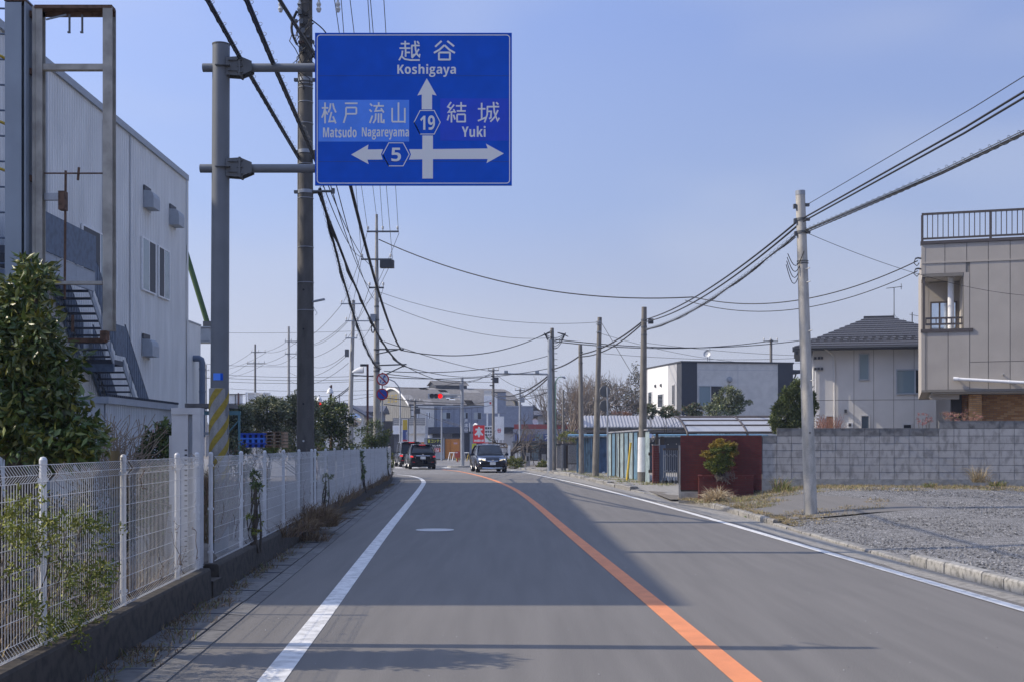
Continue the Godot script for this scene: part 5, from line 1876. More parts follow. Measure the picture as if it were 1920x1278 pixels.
const GREEN_DEEP := [Color(0.05, 0.09, 0.025), Color(0.075, 0.12, 0.03), Color(0.11, 0.155, 0.04), Color(0.14, 0.16, 0.04), Color(0.06, 0.085, 0.028)]
const GREEN_OLIVE := [Color(0.14, 0.165, 0.085), Color(0.19, 0.205, 0.12), Color(0.10, 0.125, 0.06), Color(0.26, 0.265, 0.18)]
const GREEN_YELLOW := [Color(0.16, 0.19, 0.022), Color(0.12, 0.15, 0.02), Color(0.22, 0.22, 0.03), Color(0.085, 0.12, 0.018)]
const GOLD := [Color(0.30, 0.21, 0.025), Color(0.24, 0.18, 0.02), Color(0.18, 0.15, 0.02), Color(0.36, 0.24, 0.03)]
const RED_LEAF := [Color(0.30, 0.08, 0.08), Color(0.35, 0.13, 0.12), Color(0.22, 0.10, 0.07)]
const PINK := [Color(0.38, 0.17, 0.16), Color(0.30, 0.20, 0.10), Color(0.20, 0.17, 0.06), Color(0.42, 0.22, 0.22)]
const DRY := [Color(0.34, 0.26, 0.14), Color(0.42, 0.33, 0.18), Color(0.26, 0.19, 0.10), Color(0.38, 0.32, 0.22)]
const DRY_BROWN := [Color(0.17, 0.115, 0.065), Color(0.13, 0.085, 0.05), Color(0.23, 0.165, 0.10), Color(0.19, 0.13, 0.09)]
const GRASS_GREEN := [Color(0.14, 0.19, 0.04), Color(0.20, 0.23, 0.06), Color(0.26, 0.23, 0.09)]

func blade(mb: MB, p: Vector3, d: Vector3, l: float, w: float, bend: float) -> void:
	var side := d.cross(rdir()).normalized() * w
	var out := Vector3(d.x, 0, d.z)
	var m := p + d * l * 0.5
	var e := p + d * l * 0.85 + out * l * 0.2 - Vector3(0, bend * l, 0)
	mb.quad(p - side, p + side, m + side * 0.8, m - side * 0.8)
	mb.tri(m - side * 0.8, m + side * 0.8, e)

# tufts of grass blades; spots is a list of [x, y, z, radius, blades, height]
func grass(called: String, label: String, spots: Array, cols: Array, seed_: int, lie := 0.5, w := 0.003, cat := "grass") -> void:
	rng.seed = seed_
	var mb := MB.new()
	mb.colored = true
	for s in spots:
		for i in int(s[4]):
			var a := rn(0, TAU)
			var r: float = s[3] * sqrt(rng.randf())
			var p := Vector3(s[0] + cos(a) * r, s[1] - 0.01, s[2] + sin(a) * r)
			var d := (Vector3(0, 1, 0) + rdir() * lie + Vector3(cos(a), 0, sin(a)) * lie * 0.5).normalized()
			d.y = absf(d.y)
			var k: Color = cols[rng.randi() % cols.size()]
			var t := rn(0.75, 1.25)
			mb.col = Color(k.r * t, k.g * t, k.b * t)
			blade(mb, p, d, s[5] * rn(0.5, 1.2), w * rn(0.7, 1.4), rn(0.05, 0.35))
	var o := one(called, label, cat, mb, M.dry)
	o.set_meta("kind", "stuff")

func left_plants() -> void:
	# broadleaf evergreen tree behind the near fence
	var d := 9.7
	rng.seed = 101
	var t := thing("evergreen_tree", "glossy dark green broadleaf tree at the left edge behind the near fence", "tree", Vector3(PX(20, d), 0, -d))
	var tr := MB.new()
	var fo := MB.new()
	for q in [[20, 560, 62, 70, 16, 55], [60, 640, 80, 80, 22, 60], [10, 700, 90, 90, 22, 60], [90, 740, 70, 80, 20, 55], [110, 820, 72, 55, 20, 55], [30, 810, 90, 60, 22, 60], [135, 850, 40, 28, 9, 40], [60, 510, 40, 30, 7, 34], [-60, 700, 90, 150, 26, 55]]:
		var s := F / d
		var c := P(q[0], q[1], d) - t.position + Vector3(0, 0, rn(-0.15, 0.1))
		leaves(fo, c, Vector3(q[2] / s, q[3] / s, 0.34), int(q[4] * 1.25), q[5], 0.088, GREEN_DEEP + [Color(0.19, 0.19, 0.04)], 0.5, 0.15, 0.1)
		tr.tube([Vector3(0, -0.1, 0), Vector3(0, 1.1, 0).lerp(c, 0.35), c], [0.05, 0.03, 0.01], 6, false)
	obj("trunk", tr, M.bark, t)
	obj("crown", fo, M.leaf, t, true)
	# shrub growing through the near fence
	d = 8.15
	var s := F / d
	rng.seed = 102
	t = thing("fence_shrub", "yellow green shrub growing through the mesh of the near fence", "shrub", Vector3(PX(110, d), 0.25, -d))
	fo = MB.new()
	tr = MB.new()
	for i in 120:
		var u := pow(rng.randf(), 0.8)
		var px := 115.0 + rn(-1, 1) * lerpf(40.0, 92.0, sin(u * PI))
		var py := lerpf(960.0, 1205.0, u)
		if i > 96:
			px = rn(0.0, 75.0)
			py = rn(925.0, 1060.0)
		elif i > 84:
			px = rn(165.0, 215.0)
			py = rn(965.0, 1000.0) if i % 2 else rn(1075.0, 1100.0)
		var dd := (2.676 - rn(-0.06, 0.14)) / ((CX - px) / F - 0.048)
		var c := P(px, py, dd) - t.position
		var pale := i > 96 or rng.randf() < 0.22
		leaves(fo, c, Vector3(0.075, 0.075, 0.06), 2, 22, 0.036, GREEN_YELLOW if not pale else [Color(0.26, 0.26, 0.04), Color(0.19, 0.21, 0.03)], 0.8, 0.0, 0.2)
		if i % 2 == 0:
			var b := Vector3(c.x - 0.2, minf(c.y, 0.3) - rn(0.05, 0.25), c.z + rn(-0.2, 0.2))
			tr.tube([b, b.lerp(c, 0.55) + rdir() * 0.06, c + rdir() * 0.03], [0.007, 0.005, 0.003], 4, false)
	obj("stem", tr, M.bark, t, true)
	obj("foliage", fo, M.leaf_dull, t, true)
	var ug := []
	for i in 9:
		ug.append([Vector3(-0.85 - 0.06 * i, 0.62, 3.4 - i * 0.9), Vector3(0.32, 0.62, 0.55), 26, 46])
	bush("dark_undergrowth", "dark tangled undergrowth filling the space behind the nearest mesh fence", Vector3(fence_x(10.0), 0, -10.0), ug, 0.06, [Color(0.05, 0.04, 0.03), Color(0.07, 0.055, 0.038), Color(0.045, 0.06, 0.025), Color(0.10, 0.085, 0.05)], 106, M.leaf_dull, 3)  # leaf colours darkened so the shade behind the fence is in them
	# tangle behind the near fence: dry weeds and low growth
	var sp := []
	rng.seed = 103
	for i in 330:
		var dd := rn(5.5, 13.5)
		sp.append([fence_x(dd) - rn(0.25, 1.3), 0.0, -dd, 0.12, 22, rn(0.35, 1.0)])
	grass("dry_weeds", "tall dry weeds standing behind the near mesh fence", sp, DRY_BROWN + [DRY[1]], 104, 0.35, 0.004, "weeds")
	rng.seed = 105
	for k in 2:
		var mb := MB.new()
		for i in 46:
			var dd := rn(6.5, 13.0) if k == 0 else rn(14.0, 23.5)
			var p := Vector3(fence_x(dd) + rn(-0.05, 0.06), rn(0.35, 0.8) if i % 3 else 1.5, -dd)
			var pts := [p]
			for j in int(rn(5, 12)):
				p += Vector3(rn(-0.02, 0.02), rn(-0.02, 0.09) if i % 3 else rn(-0.06, 0.04), rn(-0.09, 0.09))
				p.x = fence_x(-p.z) + clampf(p.x - fence_x(-p.z), -0.06, 0.08)
				p.y = minf(p.y, 1.58)
				pts.append(p)
			mb.tube(pts, rn(0.0018, 0.0042), 4, false)
		one("dead_creeper", "brown leafless creeper twisting through the %s mesh fence" % ["nearest", "middle"][k], "creeper", mb, M.twig, "")
	# climbers with leaves on the middle and far fence
	var cl := [["dark green leafy climber hanging on the third panel of the middle fence", 16.6, [[462, 893, 9, 12, 5], [470, 915, 10, 14, 6], [452, 905, 8, 8, 3]], GREEN_DEEP], ["yellowing climber low on the third panel of the middle fence", 16.5, [[465, 940, 5, 8, 3], [470, 972, 9, 10, 4], [462, 990, 7, 7, 3], [447, 965, 4, 5, 2]], GREEN_YELLOW], ["small climber on the first panel after the dark pole", 25.6, [[596, 895, 5, 9, 4], [612, 894, 4, 8, 3], [600, 928, 7, 14, 4]], GREEN_OLIVE], ["dark climber halfway along the far fence", 37.0, [[657, 850, 6, 9, 6], [660, 880, 5, 20, 6], [670, 880, 6, 6, 3]], GREEN_DEEP], ["leafy climber near the far end of the long fence", 52.0, [[712, 862, 7, 14, 8], [706, 840, 4, 14, 4]], GREEN_OLIVE], ["green shrub spilling round the far end of the fence at the bend", 60.0, [[735, 862, 6, 14, 9], [732, 880, 5, 10, 6]], GREEN_YELLOW]]
	for q in cl:
		var dd: float = q[1]
		var parts := []
		var at := Vector3(fence_x(dd) + 0.05, 0.33, -dd)
		for e in q[2]:
			parts.append([P(e[0], e[1], dd) * Vector3(0, 1, 1) + Vector3(fence_x(dd) + 0.10 - 0.00 * e[0], 0, -(e[0] - (CX + fence_x(dd) / dd * F)) * 0.02 * dd / 16.0) - at, Vector3(0.07, e[3] * dd / F, e[2] * dd / F * 2.0), e[4], 16])
		bush("climber", q[0], at, parts, 0.06 if dd < 30 else 0.09, q[3], 110 + int(dd), M.leaf_dull, 2, "climber", "climbers on the mesh fences")
	# dry grass hanging over the low walls
	grass("dry_grass_clump", "brown dry grass clump drooping over the low wall left of the utility pole", [[fence_x(22.0) + 0.16, 0.30, -22.0, 0.34, 620, 0.55], [fence_x(23.2) + 0.2, 0.15, -23.2, 0.36, 620, 0.6], [fence_x(20.6) + 0.16, 0.24, -20.6, 0.3, 340, 0.46], [fence_x(19.0) + 0.14, 0.26, -19.0, 0.2, 140, 0.4], [fence_x(21.4) + 0.3, 0.02, -21.2, 0.3, 260, 0.34]], DRY_BROWN + DRY_BROWN + [DRY[2]], 121, 0.7, 0.004)
	sp = []
	rng.seed = 122
	for i in 130:
		var dd := pow(rng.randf(), 1.3) * 44.0 + 8.0
		sp.append([fence_x(dd) + 0.16 + rn(0.0, 0.12), 0.02, -dd, 0.10, 26, rn(0.06, 0.2)])
	for i in 26:
		var dd := rn(9.0, 13.0)
		sp.append([fence_x(dd) + 0.17 + rn(0.0, 0.25), 0.02, -dd, 0.12, 30, rn(0.05, 0.16)])
	grass("gutter_weeds", "short dry and mossy weeds along the foot of the low left wall", sp, DRY_BROWN + [Color(0.16, 0.18, 0.05), Color(0.30, 0.24, 0.13)], 123, 0.9, 0.003, "weeds")
	sp = []
	for i in 40:
		var dd := rn(24.6, 50.0)
		sp.append([fence_x(dd) + 0.1, 0.30, -dd, 0.16, 26, rn(0.2, 0.6)])
	grass("wall_top_weeds", "dry weeds and twigs along the top of the long low wall under the far fence", sp, DRY_BROWN + [DRY[0]], 124, 0.5, 0.004, "weeds")
	var mb := MB.new()
	mb.tube([Vector3(-0.09, 0.035, 0.02), Vector3(0, 0.045, 0), Vector3(0.08, 0.04, -0.03)], [0.035, 0.04, 0.03], 8)
	var li := obj("crushed_bottle", mb, M.litter)
	li.position = Vector3(PX(520, 19.6) + 0.02, 0.02, -19.6)
	tag(li, "crushed white plastic bottle lying at the foot of the low left wall", "litter")
	# behind the middle fence
	bush("dark_shrub", "dark leafy shrub in front of the annex beside the pale cabinet", Vector3(PX(296, 19.0), 0, -19.0), [[Vector3(0, 1.35, 0), Vector3(0.26, 0.55, 0.3), 60, 36], [Vector3(-0.1, 0.9, 0), Vector3(0.4, 0.55, 0.3), 50, 36], [Vector3(0.12, 1.75, 0), Vector3(0.15, 0.3, 0.2), 22, 30]], 0.09, GREEN_DEEP + [DRY_BROWN[2]], 131, M.leaf_dull)
	rng.seed = 132
	mb = MB.new()
	for i in 230:
		var p := Vector3(PX(rn(165, 262), 18.5), rn(0.5, 1.2), -18.5 + rn(-0.4, 0.4))
		var pts := [p]
		var dv := Vector3(rn(-0.5, 0.5), 1, rn(-0.3, 0.3)).normalized()
		for j in 6:
			dv = (dv + rdir() * 0.45).normalized()
			p += dv * rn(0.12, 0.22)
			p.y = minf(p.y, 2.1)
			pts.append(p)
		mb.tube(pts, rn(0.004, 0.007), 3, false)
	one("dry_thicket", "thin orange brown dry thicket in front of the annex wall", "bush", mb, M.twig_pale)
	mb = MB.new()
	mb.cyl(Vector3.ZERO, Vector3(0, 1.58, 0), 0.055, 0.06, 10)
	var wp := obj("wooden_post", mb, M.wood_stump)
	wp.position = Vector3(PX(214, 14.6), 0, -14.6)
	tag(wp, "short mossy wooden post top showing above the near mesh fence", "post")
	grass("reed_clump", "dry reed like leaves round the foot of the striped sign post", [[PX(395, 18.6), 0.7, -18.6, 0.25, 240, 1.0], [PX(430, 18.4), 0.6, -18.4, 0.3, 200, 0.85], [PX(385, 17.4), 0.3, -17.4, 0.2, 160, 1.2]], DRY_BROWN + [Color(0.25, 0.23, 0.15), Color(0.08, 0.10, 0.04)], 133, 0.5, 0.007, "reeds")
	bush("weedy_shrub", "low tangled dark shrub right of the striped sign post behind the fence", Vector3(PX(440, 22.0), 0, -22.0), [[Vector3(0, 1.25, 0), Vector3(0.4, 0.42, 0.4), 26, 34], [Vector3(0.35, 1.1, 0), Vector3(0.3, 0.36, 0.3), 14, 30]], 0.06, GREEN_DEEP + DRY_BROWN, 134, M.leaf_dull)
	var hs := [["tall olive green hedge bush left of the dark pole", 500, 775, 46, 42, 58.5], ["second olive green hedge bush touching the dark pole's left side", 557, 772, 40, 44, 60.0], ["rounded dark hedge bush right of the dark pole behind two lamps", 618, 788, 40, 48, 62.0], ["low hedge bush behind the teal rack by the striped post", 448, 790, 26, 34, 57.0]]
	var k := 0
	for q in hs:
		var dd: float = q[5]
		var sc := dd / F
		bush("hedge_bush", q[0], Vector3(PX(q[1], dd), 0, -dd), [[Vector3(0, PY(q[2], dd) + 0.1, 0), Vector3(q[3] * sc, q[4] * sc * 0.7, 0.8), 80, 55], [Vector3(0, PY(q[2] + 40, dd), 0), Vector3(q[3] * sc, q[4] * sc * 0.9, 0.8), 50, 55]], 0.17, GREEN_OLIVE if k != 2 else GREEN_OLIVE.slice(0, 1) + GREEN_DEEP + [GREEN_OLIVE[3]], 140 + k, M.leaf_dull, 4, "shrub", "hedge bushes behind the left fence", 0.0, 0.3)
		k += 1
	bush("garden_bush", "low yellowish bush behind the far fence just right of the dark pole", Vector3(PX(600, 48.0), 0, -48.0), [[Vector3(-0.3, 1.35, 0), Vector3(0.9, 0.35, 0.4), 24, 40], [Vector3(-1.7, 1.3, 0.3), Vector3(0.5, 0.3, 0.3), 14, 40]], 0.09, GREEN_YELLOW, 145, M.leaf_dull)
	bush("corner_bush", "dark green bush behind the end of the long fence under the no parking sign", Vector3(PX(702, 56.0), 0, -56.0), [[Vector3(-0.1, 2.1, 0), Vector3(0.8, 0.6, 0.6), 40, 50], [Vector3(0.35, 1.6, 0), Vector3(0.5, 0.5, 0.5), 22, 50], [Vector3(-0.5, 1.5, 0), Vector3(0.5, 0.5, 0.5), 22, 50]], 0.10, GREEN_DEEP + [GREEN_OLIVE[0]], 146, M.leaf_dull)

func left_yard() -> void:
	# pallets
	var d := 44.0
	var s := F / d
	var p := thing("plastic_pallet_stack", "stack of blue plastic pallets behind the middle fence", "pallets", Vector3(PX(450, d), PY(838, d), -d))
	for k in 3:
		for j in 5:
			boxm("pallet_block", j * 0.2, j * 0.2 + 0.1, k * 0.17, k * 0.17 + 0.11, -0.9, 0.0, M.pallet_blue if k != 1 else M.sign_light_blue, p)
		boxm("pallet_deck", -0.01, 0.92, k * 0.17 + 0.111, k * 0.17 + 0.165, -0.95, 0.02, M.pallet_blue if k != 1 else M.sign_light_blue, p)
	p = thing("wooden_pallet_stack", "stack of worn wooden pallets beside the blue pallets behind the fence", "pallets", Vector3(PX(496, d), PY(838, d), -d))
	for k in 5:
		for j in 3:
			boxm("pallet_runner", j * 0.29, j * 0.29 + 0.08, k * 0.115, k * 0.115 + 0.07, -0.9, 0.0, M.pallet_wood, p)
		boxm("pallet_board", -0.01, 0.67, k * 0.115 + 0.072, k * 0.115 + 0.09, -0.92, 0.02, M.pallet_wood, p)
	d = 38.0
	p = thing("steel_rack", "teal steel rack frame half hidden behind the striped sign post", "rack", Vector3(PX(448, d), 0, -d))
	var h := PY(776, d)
	for x in [-1.2, 0.0]:
		boxm("rack_post", x - 0.03, x + 0.03, 0, h - 0.02, -0.03, 0.03, M.teal_steel, p)
	boxm("rack_beam", -1.4, 0.05, h - 0.02, h + 0.1, -0.04, 0.04, M.teal_steel, p)
	var mb := MB.new()
	mb.cyl(Vector3(-0.02, h - 0.2, 0), Vector3(-0.7, h - 0.95, 0), 0.025, 0.025, 6)
	obj("rack_brace", mb, M.teal_steel, p)
	boxm("rack_beam", -1.4, -0.35, h - 0.62, h - 0.54, -0.04, 0.04, M.galv, p)
	boxm("rack_roof", -1.6, -0.3, h + 0.2, h + 0.32, -1.2, 0.2, M.roof_grey, p)
	# hoardings seen from behind
	d = 76.0
	var hb := thing("white_hoarding", "white hoarding seen from behind, in front of the far poles", "hoarding", Vector3(PX(461, d), 0, -d), 0.12)
	var w := 1.45
	var y0 := PY(778, d)
	var y1 := PY(735, d)
	boxm("board", 0.1, w - 0.1, y0, y1 - 0.04, -0.1, -0.05, M.board_white, hb)
	for x in [0.0, 0.5, 1.05, 1.38]:
		boxm("upright", x, x + 0.07, 0.3, y1, -0.05, 0.08 + (0.25 if x in [0.0, 1.05] else 0.0), M.board_white, hb)
	for y in [y0 + 0.6, y1 - 0.05]:
		boxm("rail", 0.071, w - 0.1, y, y + 0.05, -0.05, 0.05, M.board_white, hb)
	hb = thing("white_hoarding", "second white hoarding with a dark post between the striped post and the first hoarding", "hoarding", Vector3(PX(426, 80.0), 0, -80.0))
	boxm("board", 0.0, 0.95, PY(778, 80.0), PY(738, 80.0), -0.1, -0.05, M.board_white, hb)
	boxm("upright", 0.66, 0.74, 0.3, PY(736, 80.0), -0.05, 0.05, M.red_brown, hb)
	boxm("upright", 0.48, 0.52, 0.3, PY(738, 80.0), -0.05, 0.02, M.galv_dark, hb)
	for y in [PY(757, 80.0), PY(739, 80.0)]:
		boxm("rail", -0.2, 1.15, y, y + 0.05, -0.049, 0.04, M.galv_dark, hb)
	# park lamps
	for q in [["red brown lamp post with a white cap lamp between the hedge and the slim pole", 621, 721, 64.0, 1], ["shorter red brown lamp post with a white dome right beside the dark pole", 597, 753, 70.0, 0]]:
		var dd: float = q[3]
		var l := thing("park_lamp", q[0], "lamp post", Vector3(PX(q[1], dd), 0, -dd), 0.0, "lamp posts left of the bend")
		var top := PY(q[2], dd)
		mb = MB.new()
		mb.tube([Vector3(0, -0.1, 0), Vector3(0, 1.9, 0), Vector3(0, 1.92, 0), Vector3(0, top, 0)], [0.08, 0.08, 0.045, 0.045], 10)
		obj("post", mb, M.red_brown, l)
		mb = MB.new()
		var ly := top - (0.45 if q[4] == 1 else -0.0)
		mb.lathe([Vector2(0.0, ly), Vector2(0.19, ly + 0.02), Vector2(0.17, ly + 0.10), Vector2(0.11, ly + 0.24), Vector2(0.03, ly + 0.32)], Vector3(-0.06 if q[4] == 1 else 0.04, 0, 0.05), 14)
		obj("lamp_shade", mb, M.lamp_white, l)
		mb = MB.new()
		mb.lathe([Vector2(0.03, ly + 0.32), Vector2(0.04, ly + 0.38), Vector2(0.0, ly + 0.40)], Vector3(-0.06 if q[4] == 1 else 0.04, 0, 0.05), 8)
		obj("finial", mb, M.dark_grey, l)
	# street lamp with pale hood
	d = 62.0
	var l := thing("street_lamp", "brown square street lamp with a big pale hood left of the no overtaking sign", "street lamp", Vector3(PX(689, d), 0, -d), 0.0, "lamp posts left of the bend")
	var hy := PY(682, d)
	boxm("post", -0.05, 0.05, -0.1, hy, -0.05, 0.05, M.red_brown, l)
	boxm("arm", -0.36, -0.051, hy - 0.11, hy, -0.05, 0.05, M.dark_grey, l)
	mb = MB.new()
	var rows := []
	for i in 9:
		var u := i / 8.0
		var row := []
		for j in 13:
			var a := PI * j / 12.0
			row.append(Vector3(-0.76 + u * 0.55, hy - 0.42 + sin(a) * (0.03 + 0.27 * pow(sin(u * PI * 0.5 + 0.06), 0.8)), 0.0 + cos(a) * 0.18))
		rows.append(row)
	mb.grid(rows, true)
	obj("hood", mb, M.lamp_white, l)
	boxm("lens", -0.72, -0.22, hy - 0.44, hy - 0.421, -0.16, 0.16, M.insulator, l)
	# red signal seen far left
	d = 120.0
	var sgl := thing("far_traffic_light", "small red traffic light far off just right of the dark pole", "traffic light", P(600, 757, d))
	boxm("housing", -0.75, 0.25, -0.25, 0.25, -0.2, 0.1, M.galv, sgl)
	mb = MB.new()
	mb.cyl(Vector3(0.0, 0, 0.1), Vector3(0.0, 0, 0.14), 0.2, 0.2, 12)
	obj("red_lamp", mb, M.lamp_red, sgl)
	boxm("post", 0.3, 0.45, -d * 0.0 - 5.5, 0.3, -0.1, 0.05, M.galv, sgl)
	# round signs on their post at the bend
	d = 57.0
	s = F / d
	var ps := thing("prohibition_sign_post", "round no overtaking and no parking signs on one pale post at the bend", "road sign", Vector3(PX(716, d), 0, -d + 0.3))
	mb = MB.new()
	mb.tube([Vector3(0, -0.1, 0), Vector3(0.05, PY(698, d), 0)], 0.035, 8)
	obj("post", mb, M.galv, ps)
	for q in [[719, 711, 0], [718, 739, 1]]:
		var c := Vector3(PX(q[0], d) - ps.position.x, PY(q[1], d), 0.06)
		var r := 11.8 / s if q[2] == 0 else 11.0 / s
		mb = MB.new()
		mb.lathe([Vector2(r, -0.01), Vector2(r, 0.01), Vector2(0, 0.01)], c, 28, Vector3(0.0, 0.02, 1).normalized())
		obj("disc", mb, M.sign_red if q[2] == 0 else M.sign_red, ps)
		mb = MB.new()
		mb.lathe([Vector2(r * 0.8, 0.0), Vector2(r * 0.8, 0.014), Vector2(0, 0.014)], c, 28, Vector3(0.0, 0.02, 1).normalized())
		obj("face", mb, M.board_white if q[2] == 0 else M.sign_round_blue, ps)
		mb = MB.new()
		ribbon(mb, [Vector2(c.x - r * 0.55, c.y + r * 0.55), Vector2(c.x + r * 0.55, c.y - r * 0.55)], r * 0.17, c.z + 0.020)
		obj("slash", mb, M.sign_red, ps)
		if q[2] == 0:
			mb = MB.new()
			ribbon(mb, [Vector2(c.x - r * 0.35, c.y - r * 0.5), Vector2(c.x - r * 0.3, c.y - r * 0.1)], r * 0.14, c.z + 0.018)
			ribbon(mb, [Vector2(c.x - r * 0.1, c.y - r * 0.6), Vector2(c.x + r * 0.42, c.y - r * 0.35), Vector2(c.x + r * 0.05, c.y + r * 0.1), Vector2(c.x + r * 0.3, c.y + r * 0.5)], r * 0.15, c.z + 0.0182)
			ribbon(mb, [Vector2(c.x + r * 0.12, c.y + r * 0.38), Vector2(c.x + r * 0.32, c.y + r * 0.62), Vector2(c.x + r * 0.42, c.y + r * 0.3)], r * 0.12, c.z + 0.0184)
			obj("arrow_mark", mb, M.sign_round_blue, ps)
	# convex mirror
	d = 64.0
	var cm := thing("convex_mirror", "round convex traffic mirror behind the far fence left of the bend", "traffic mirror", Vector3(PX(661, d), 0, -d))
	mb = MB.new()
	mb.cyl(Vector3.ZERO, Vector3(0, PY(776, d), 0), 0.04, 0.04, 8)
	obj("post", mb, M.galv, cm)
	mb = MB.new()
	var prof := []
	for i in 8:
		var u := 1.0 - i / 7.0
		prof.append(Vector2(0.34 * u, 0.10 * (1 - u * u)))
	mb.lathe(prof, Vector3(0.12, PY(787, d), 0.1), 22, Vector3(0.25, -0.1, 1).normalized())
	obj("mirror_face", mb, M.mirror, cm)
	mb = MB.new()
	mb.lathe([Vector2(0.34, 0.0), Vector2(0.37, -0.02), Vector2(0.34, -0.08), Vector2(0.0, -0.1)], Vector3(0.12, PY(787, d), 0.1), 22, Vector3(0.25, -0.1, 1).normalized())
	obj("mirror_back", mb, M.galv, cm)

# ---------- right side: walls
func block_wall() -> void:
	var a := -0.12
	var d0 := 35.0
	var x0 := PX(1430, d0)
	var w := thing("concrete_block_wall", "long weathered grey concrete block wall behind the gravel lot", "wall", Vector3(x0, 0, -d0), a)
	var m := 0.398
	var base := PY(897, d0)
	boxm("footing", -0.02, 40 * m, -0.2, base - 0.004, -0.14, 0.045, M.concrete, w)
	rng.seed = 201
	var keys := ["block_a", "block_b", "block_c"]
	var shared := []
	for v in 3:
		var mb := MB.new()
		mb.cbox(Vector3(0.195, 0.095, -0.05 + v * 0.002), Vector3(0.386, 0.188, 0.1), 0.004)
		shared.append(mesh_of(mb))
	for i in 40:
		var rows := 6 if i == 0 else (7 if i < 12 else 8)
		for j in rows:
			var top := j == rows - 1
			var o := inst("block", shared[rng.randi() % 3], M.block_dark if top else M[keys[rng.randi() % 3]], w)
			o.position = Vector3(i * m, base + j * 0.2, 0)
	var mb := MB.new()
	mb.bb(0.0, m - 0.001, base - 0.003, base + 6 * 0.2 - 0.008, -0.09, -0.008)
	mb.bb(m, 12 * m - 0.001, base - 0.003, base + 7 * 0.2 - 0.008, -0.09, -0.008)
	mb.bb(12 * m, 40 * m - 0.01, base - 0.003, base + 8 * 0.2 - 0.008, -0.09, -0.008)
	obj("mortar", mb, M.mortar, w)
	mb = MB.new()
	mb.bb(0.0, m - 0.012, base + 6 * 0.2 - 0.004, base + 6 * 0.2 + 0.012, -0.11, 0.008)
	mb.bb(m - 0.01, 12 * m - 0.012, base + 7 * 0.2 - 0.004, base + 7 * 0.2 + 0.012, -0.11, 0.008)
	mb.bb(12 * m - 0.01, 40 * m, base + 8 * 0.2 - 0.004, base + 8 * 0.2 + 0.012, -0.11, 0.008)
	obj("coping", mb, M.block_dark, w)
	# red brick tiled wall continuing to the left, with its planter
	var lenr := -along(1276.0, x0, d0, a)
	var r := thing("red_brick_wall", "dark red brick tile wall at the driveway, left of the block wall", "wall", Vector3(x0, 0, -d0), a)
	var top_y := PY(815, d0)
	var low := PY(921, d0)
	boxm("core", -lenr + 0.01, -0.02, low - 0.3, top_y - 0.004, -0.15, 0.02, M.brown_wall, r)
	rng.seed = 202
	var split := -along(1377.0, x0, d0, a)
	var groups := [MB.new(), MB.new(), MB.new()]
	var rows := int((top_y - low) / 0.0665)
	for j in rows:
		var y := top_y - (j + 1) * 0.0665 + 0.003
		var x := -lenr - (0.1 if j % 2 == 0 else 0.0)
		while x < -0.03:
			var xa := maxf(x + 0.004, -lenr)
			var xb := minf(x + 0.223, -0.02)
			if xb - xa > 0.03:
				var z := 0.021 + rn(0.006, 0.011) + (0.05 if xa < -split - 0.1 else 0.0)
				groups[rng.randi() % 3].bb(xa, xb, y, y + 0.0575, 0.0, z)
			x += 0.227
	for v in 3:
		obj("brick_tiles", groups[v], M[["brick_red_a", "brick_red_b", "brick_red_c"][v]], r, true)
	boxm("thick_panel", -lenr + 0.005, -split - 0.02, low - 0.25, top_y - 0.005, 0.021, 0.07, M.brown_wall, r)
	boxm("end_post", -lenr - 0.05, -lenr, low - 0.35, PY(834, d0), 0.02, 0.10, M.pole_grey, r)
	boxm("concrete_foot", -lenr, -lenr + 0.62, low - 0.35, low - 0.002, -0.1, 0.12, M.concrete, r)
	var px0 := -along(1315.0, x0, d0 - 0.5, a)
	var pl := thing("brick_planter", "low red brick planter box standing before the red brick wall", "planter", Vector3(x0, 0, -d0), a)
	var ph := PY(893, d0 - 0.6)
	var pl0 := PY(934, d0 - 0.6)
	boxm("core", -px0 + 0.01, -0.30, pl0 - 0.2, ph - 0.06, 0.09, 0.62, M.brown_wall, pl)
	groups = [MB.new(), MB.new(), MB.new()]
	for j in 11:
		var y := ph - (j + 1) * 0.0665 + 0.003
		var x := -px0 - (0.1 if j % 2 == 0 else 0.0)
		while x < -0.3:
			var xa := maxf(x + 0.004, -px0)
			var xb := minf(x + 0.223, -0.29)
			if xb - xa > 0.03:
				groups[rng.randi() % 3].bb(xa, xb, y, y + 0.0575, 0.56, 0.632 + rn(0, 0.004))
			x += 0.227
		var z := 0.10
		while z < 0.55:
			groups[rng.randi() % 3].bb(-px0 - 0.012, -px0 + 0.05, y, y + 0.0575, z + 0.004, minf(z + 0.1, 0.555))
			z += 0.108
	for v in 3:
		obj("brick_tiles", groups[v], M[["brick_red_a", "brick_red_b", "brick_red_c"][v]], pl, true)
	for q in [[-px0 - 0.02, -0.28, 0.55, 0.65], [-px0 - 0.02, -px0 + 0.09, 0.09, 0.549]]:
		boxm("coping", q[0], q[1], ph, ph + 0.035, q[2], q[3], M.brick_red_c, pl)
	boxm("soil", -px0 + 0.08, -0.36, ph - 0.07, ph - 0.03, 0.1, 0.55, M.soil, pl)
	# gold tipped shrub in the planter
	var d := 34.4
	var at := P(1350, 893, d)
	var gs := bush("golden_shrub", "gold tipped round evergreen shrub growing from the red brick planter", at, [[P(1349, 868, d) - at, Vector3(0.40, 0.22, 0.26), 60, 60], [P(1356, 846, d) - at, Vector3(0.34, 0.22, 0.24), 44, 60], [P(1345, 878, d) - at, Vector3(0.24, 0.12, 0.22), 20, 50]], 0.06, GREEN_YELLOW + [GREEN_DEEP[1]], 203, M.leaf_dull, 5)
	var tips := MB.new()
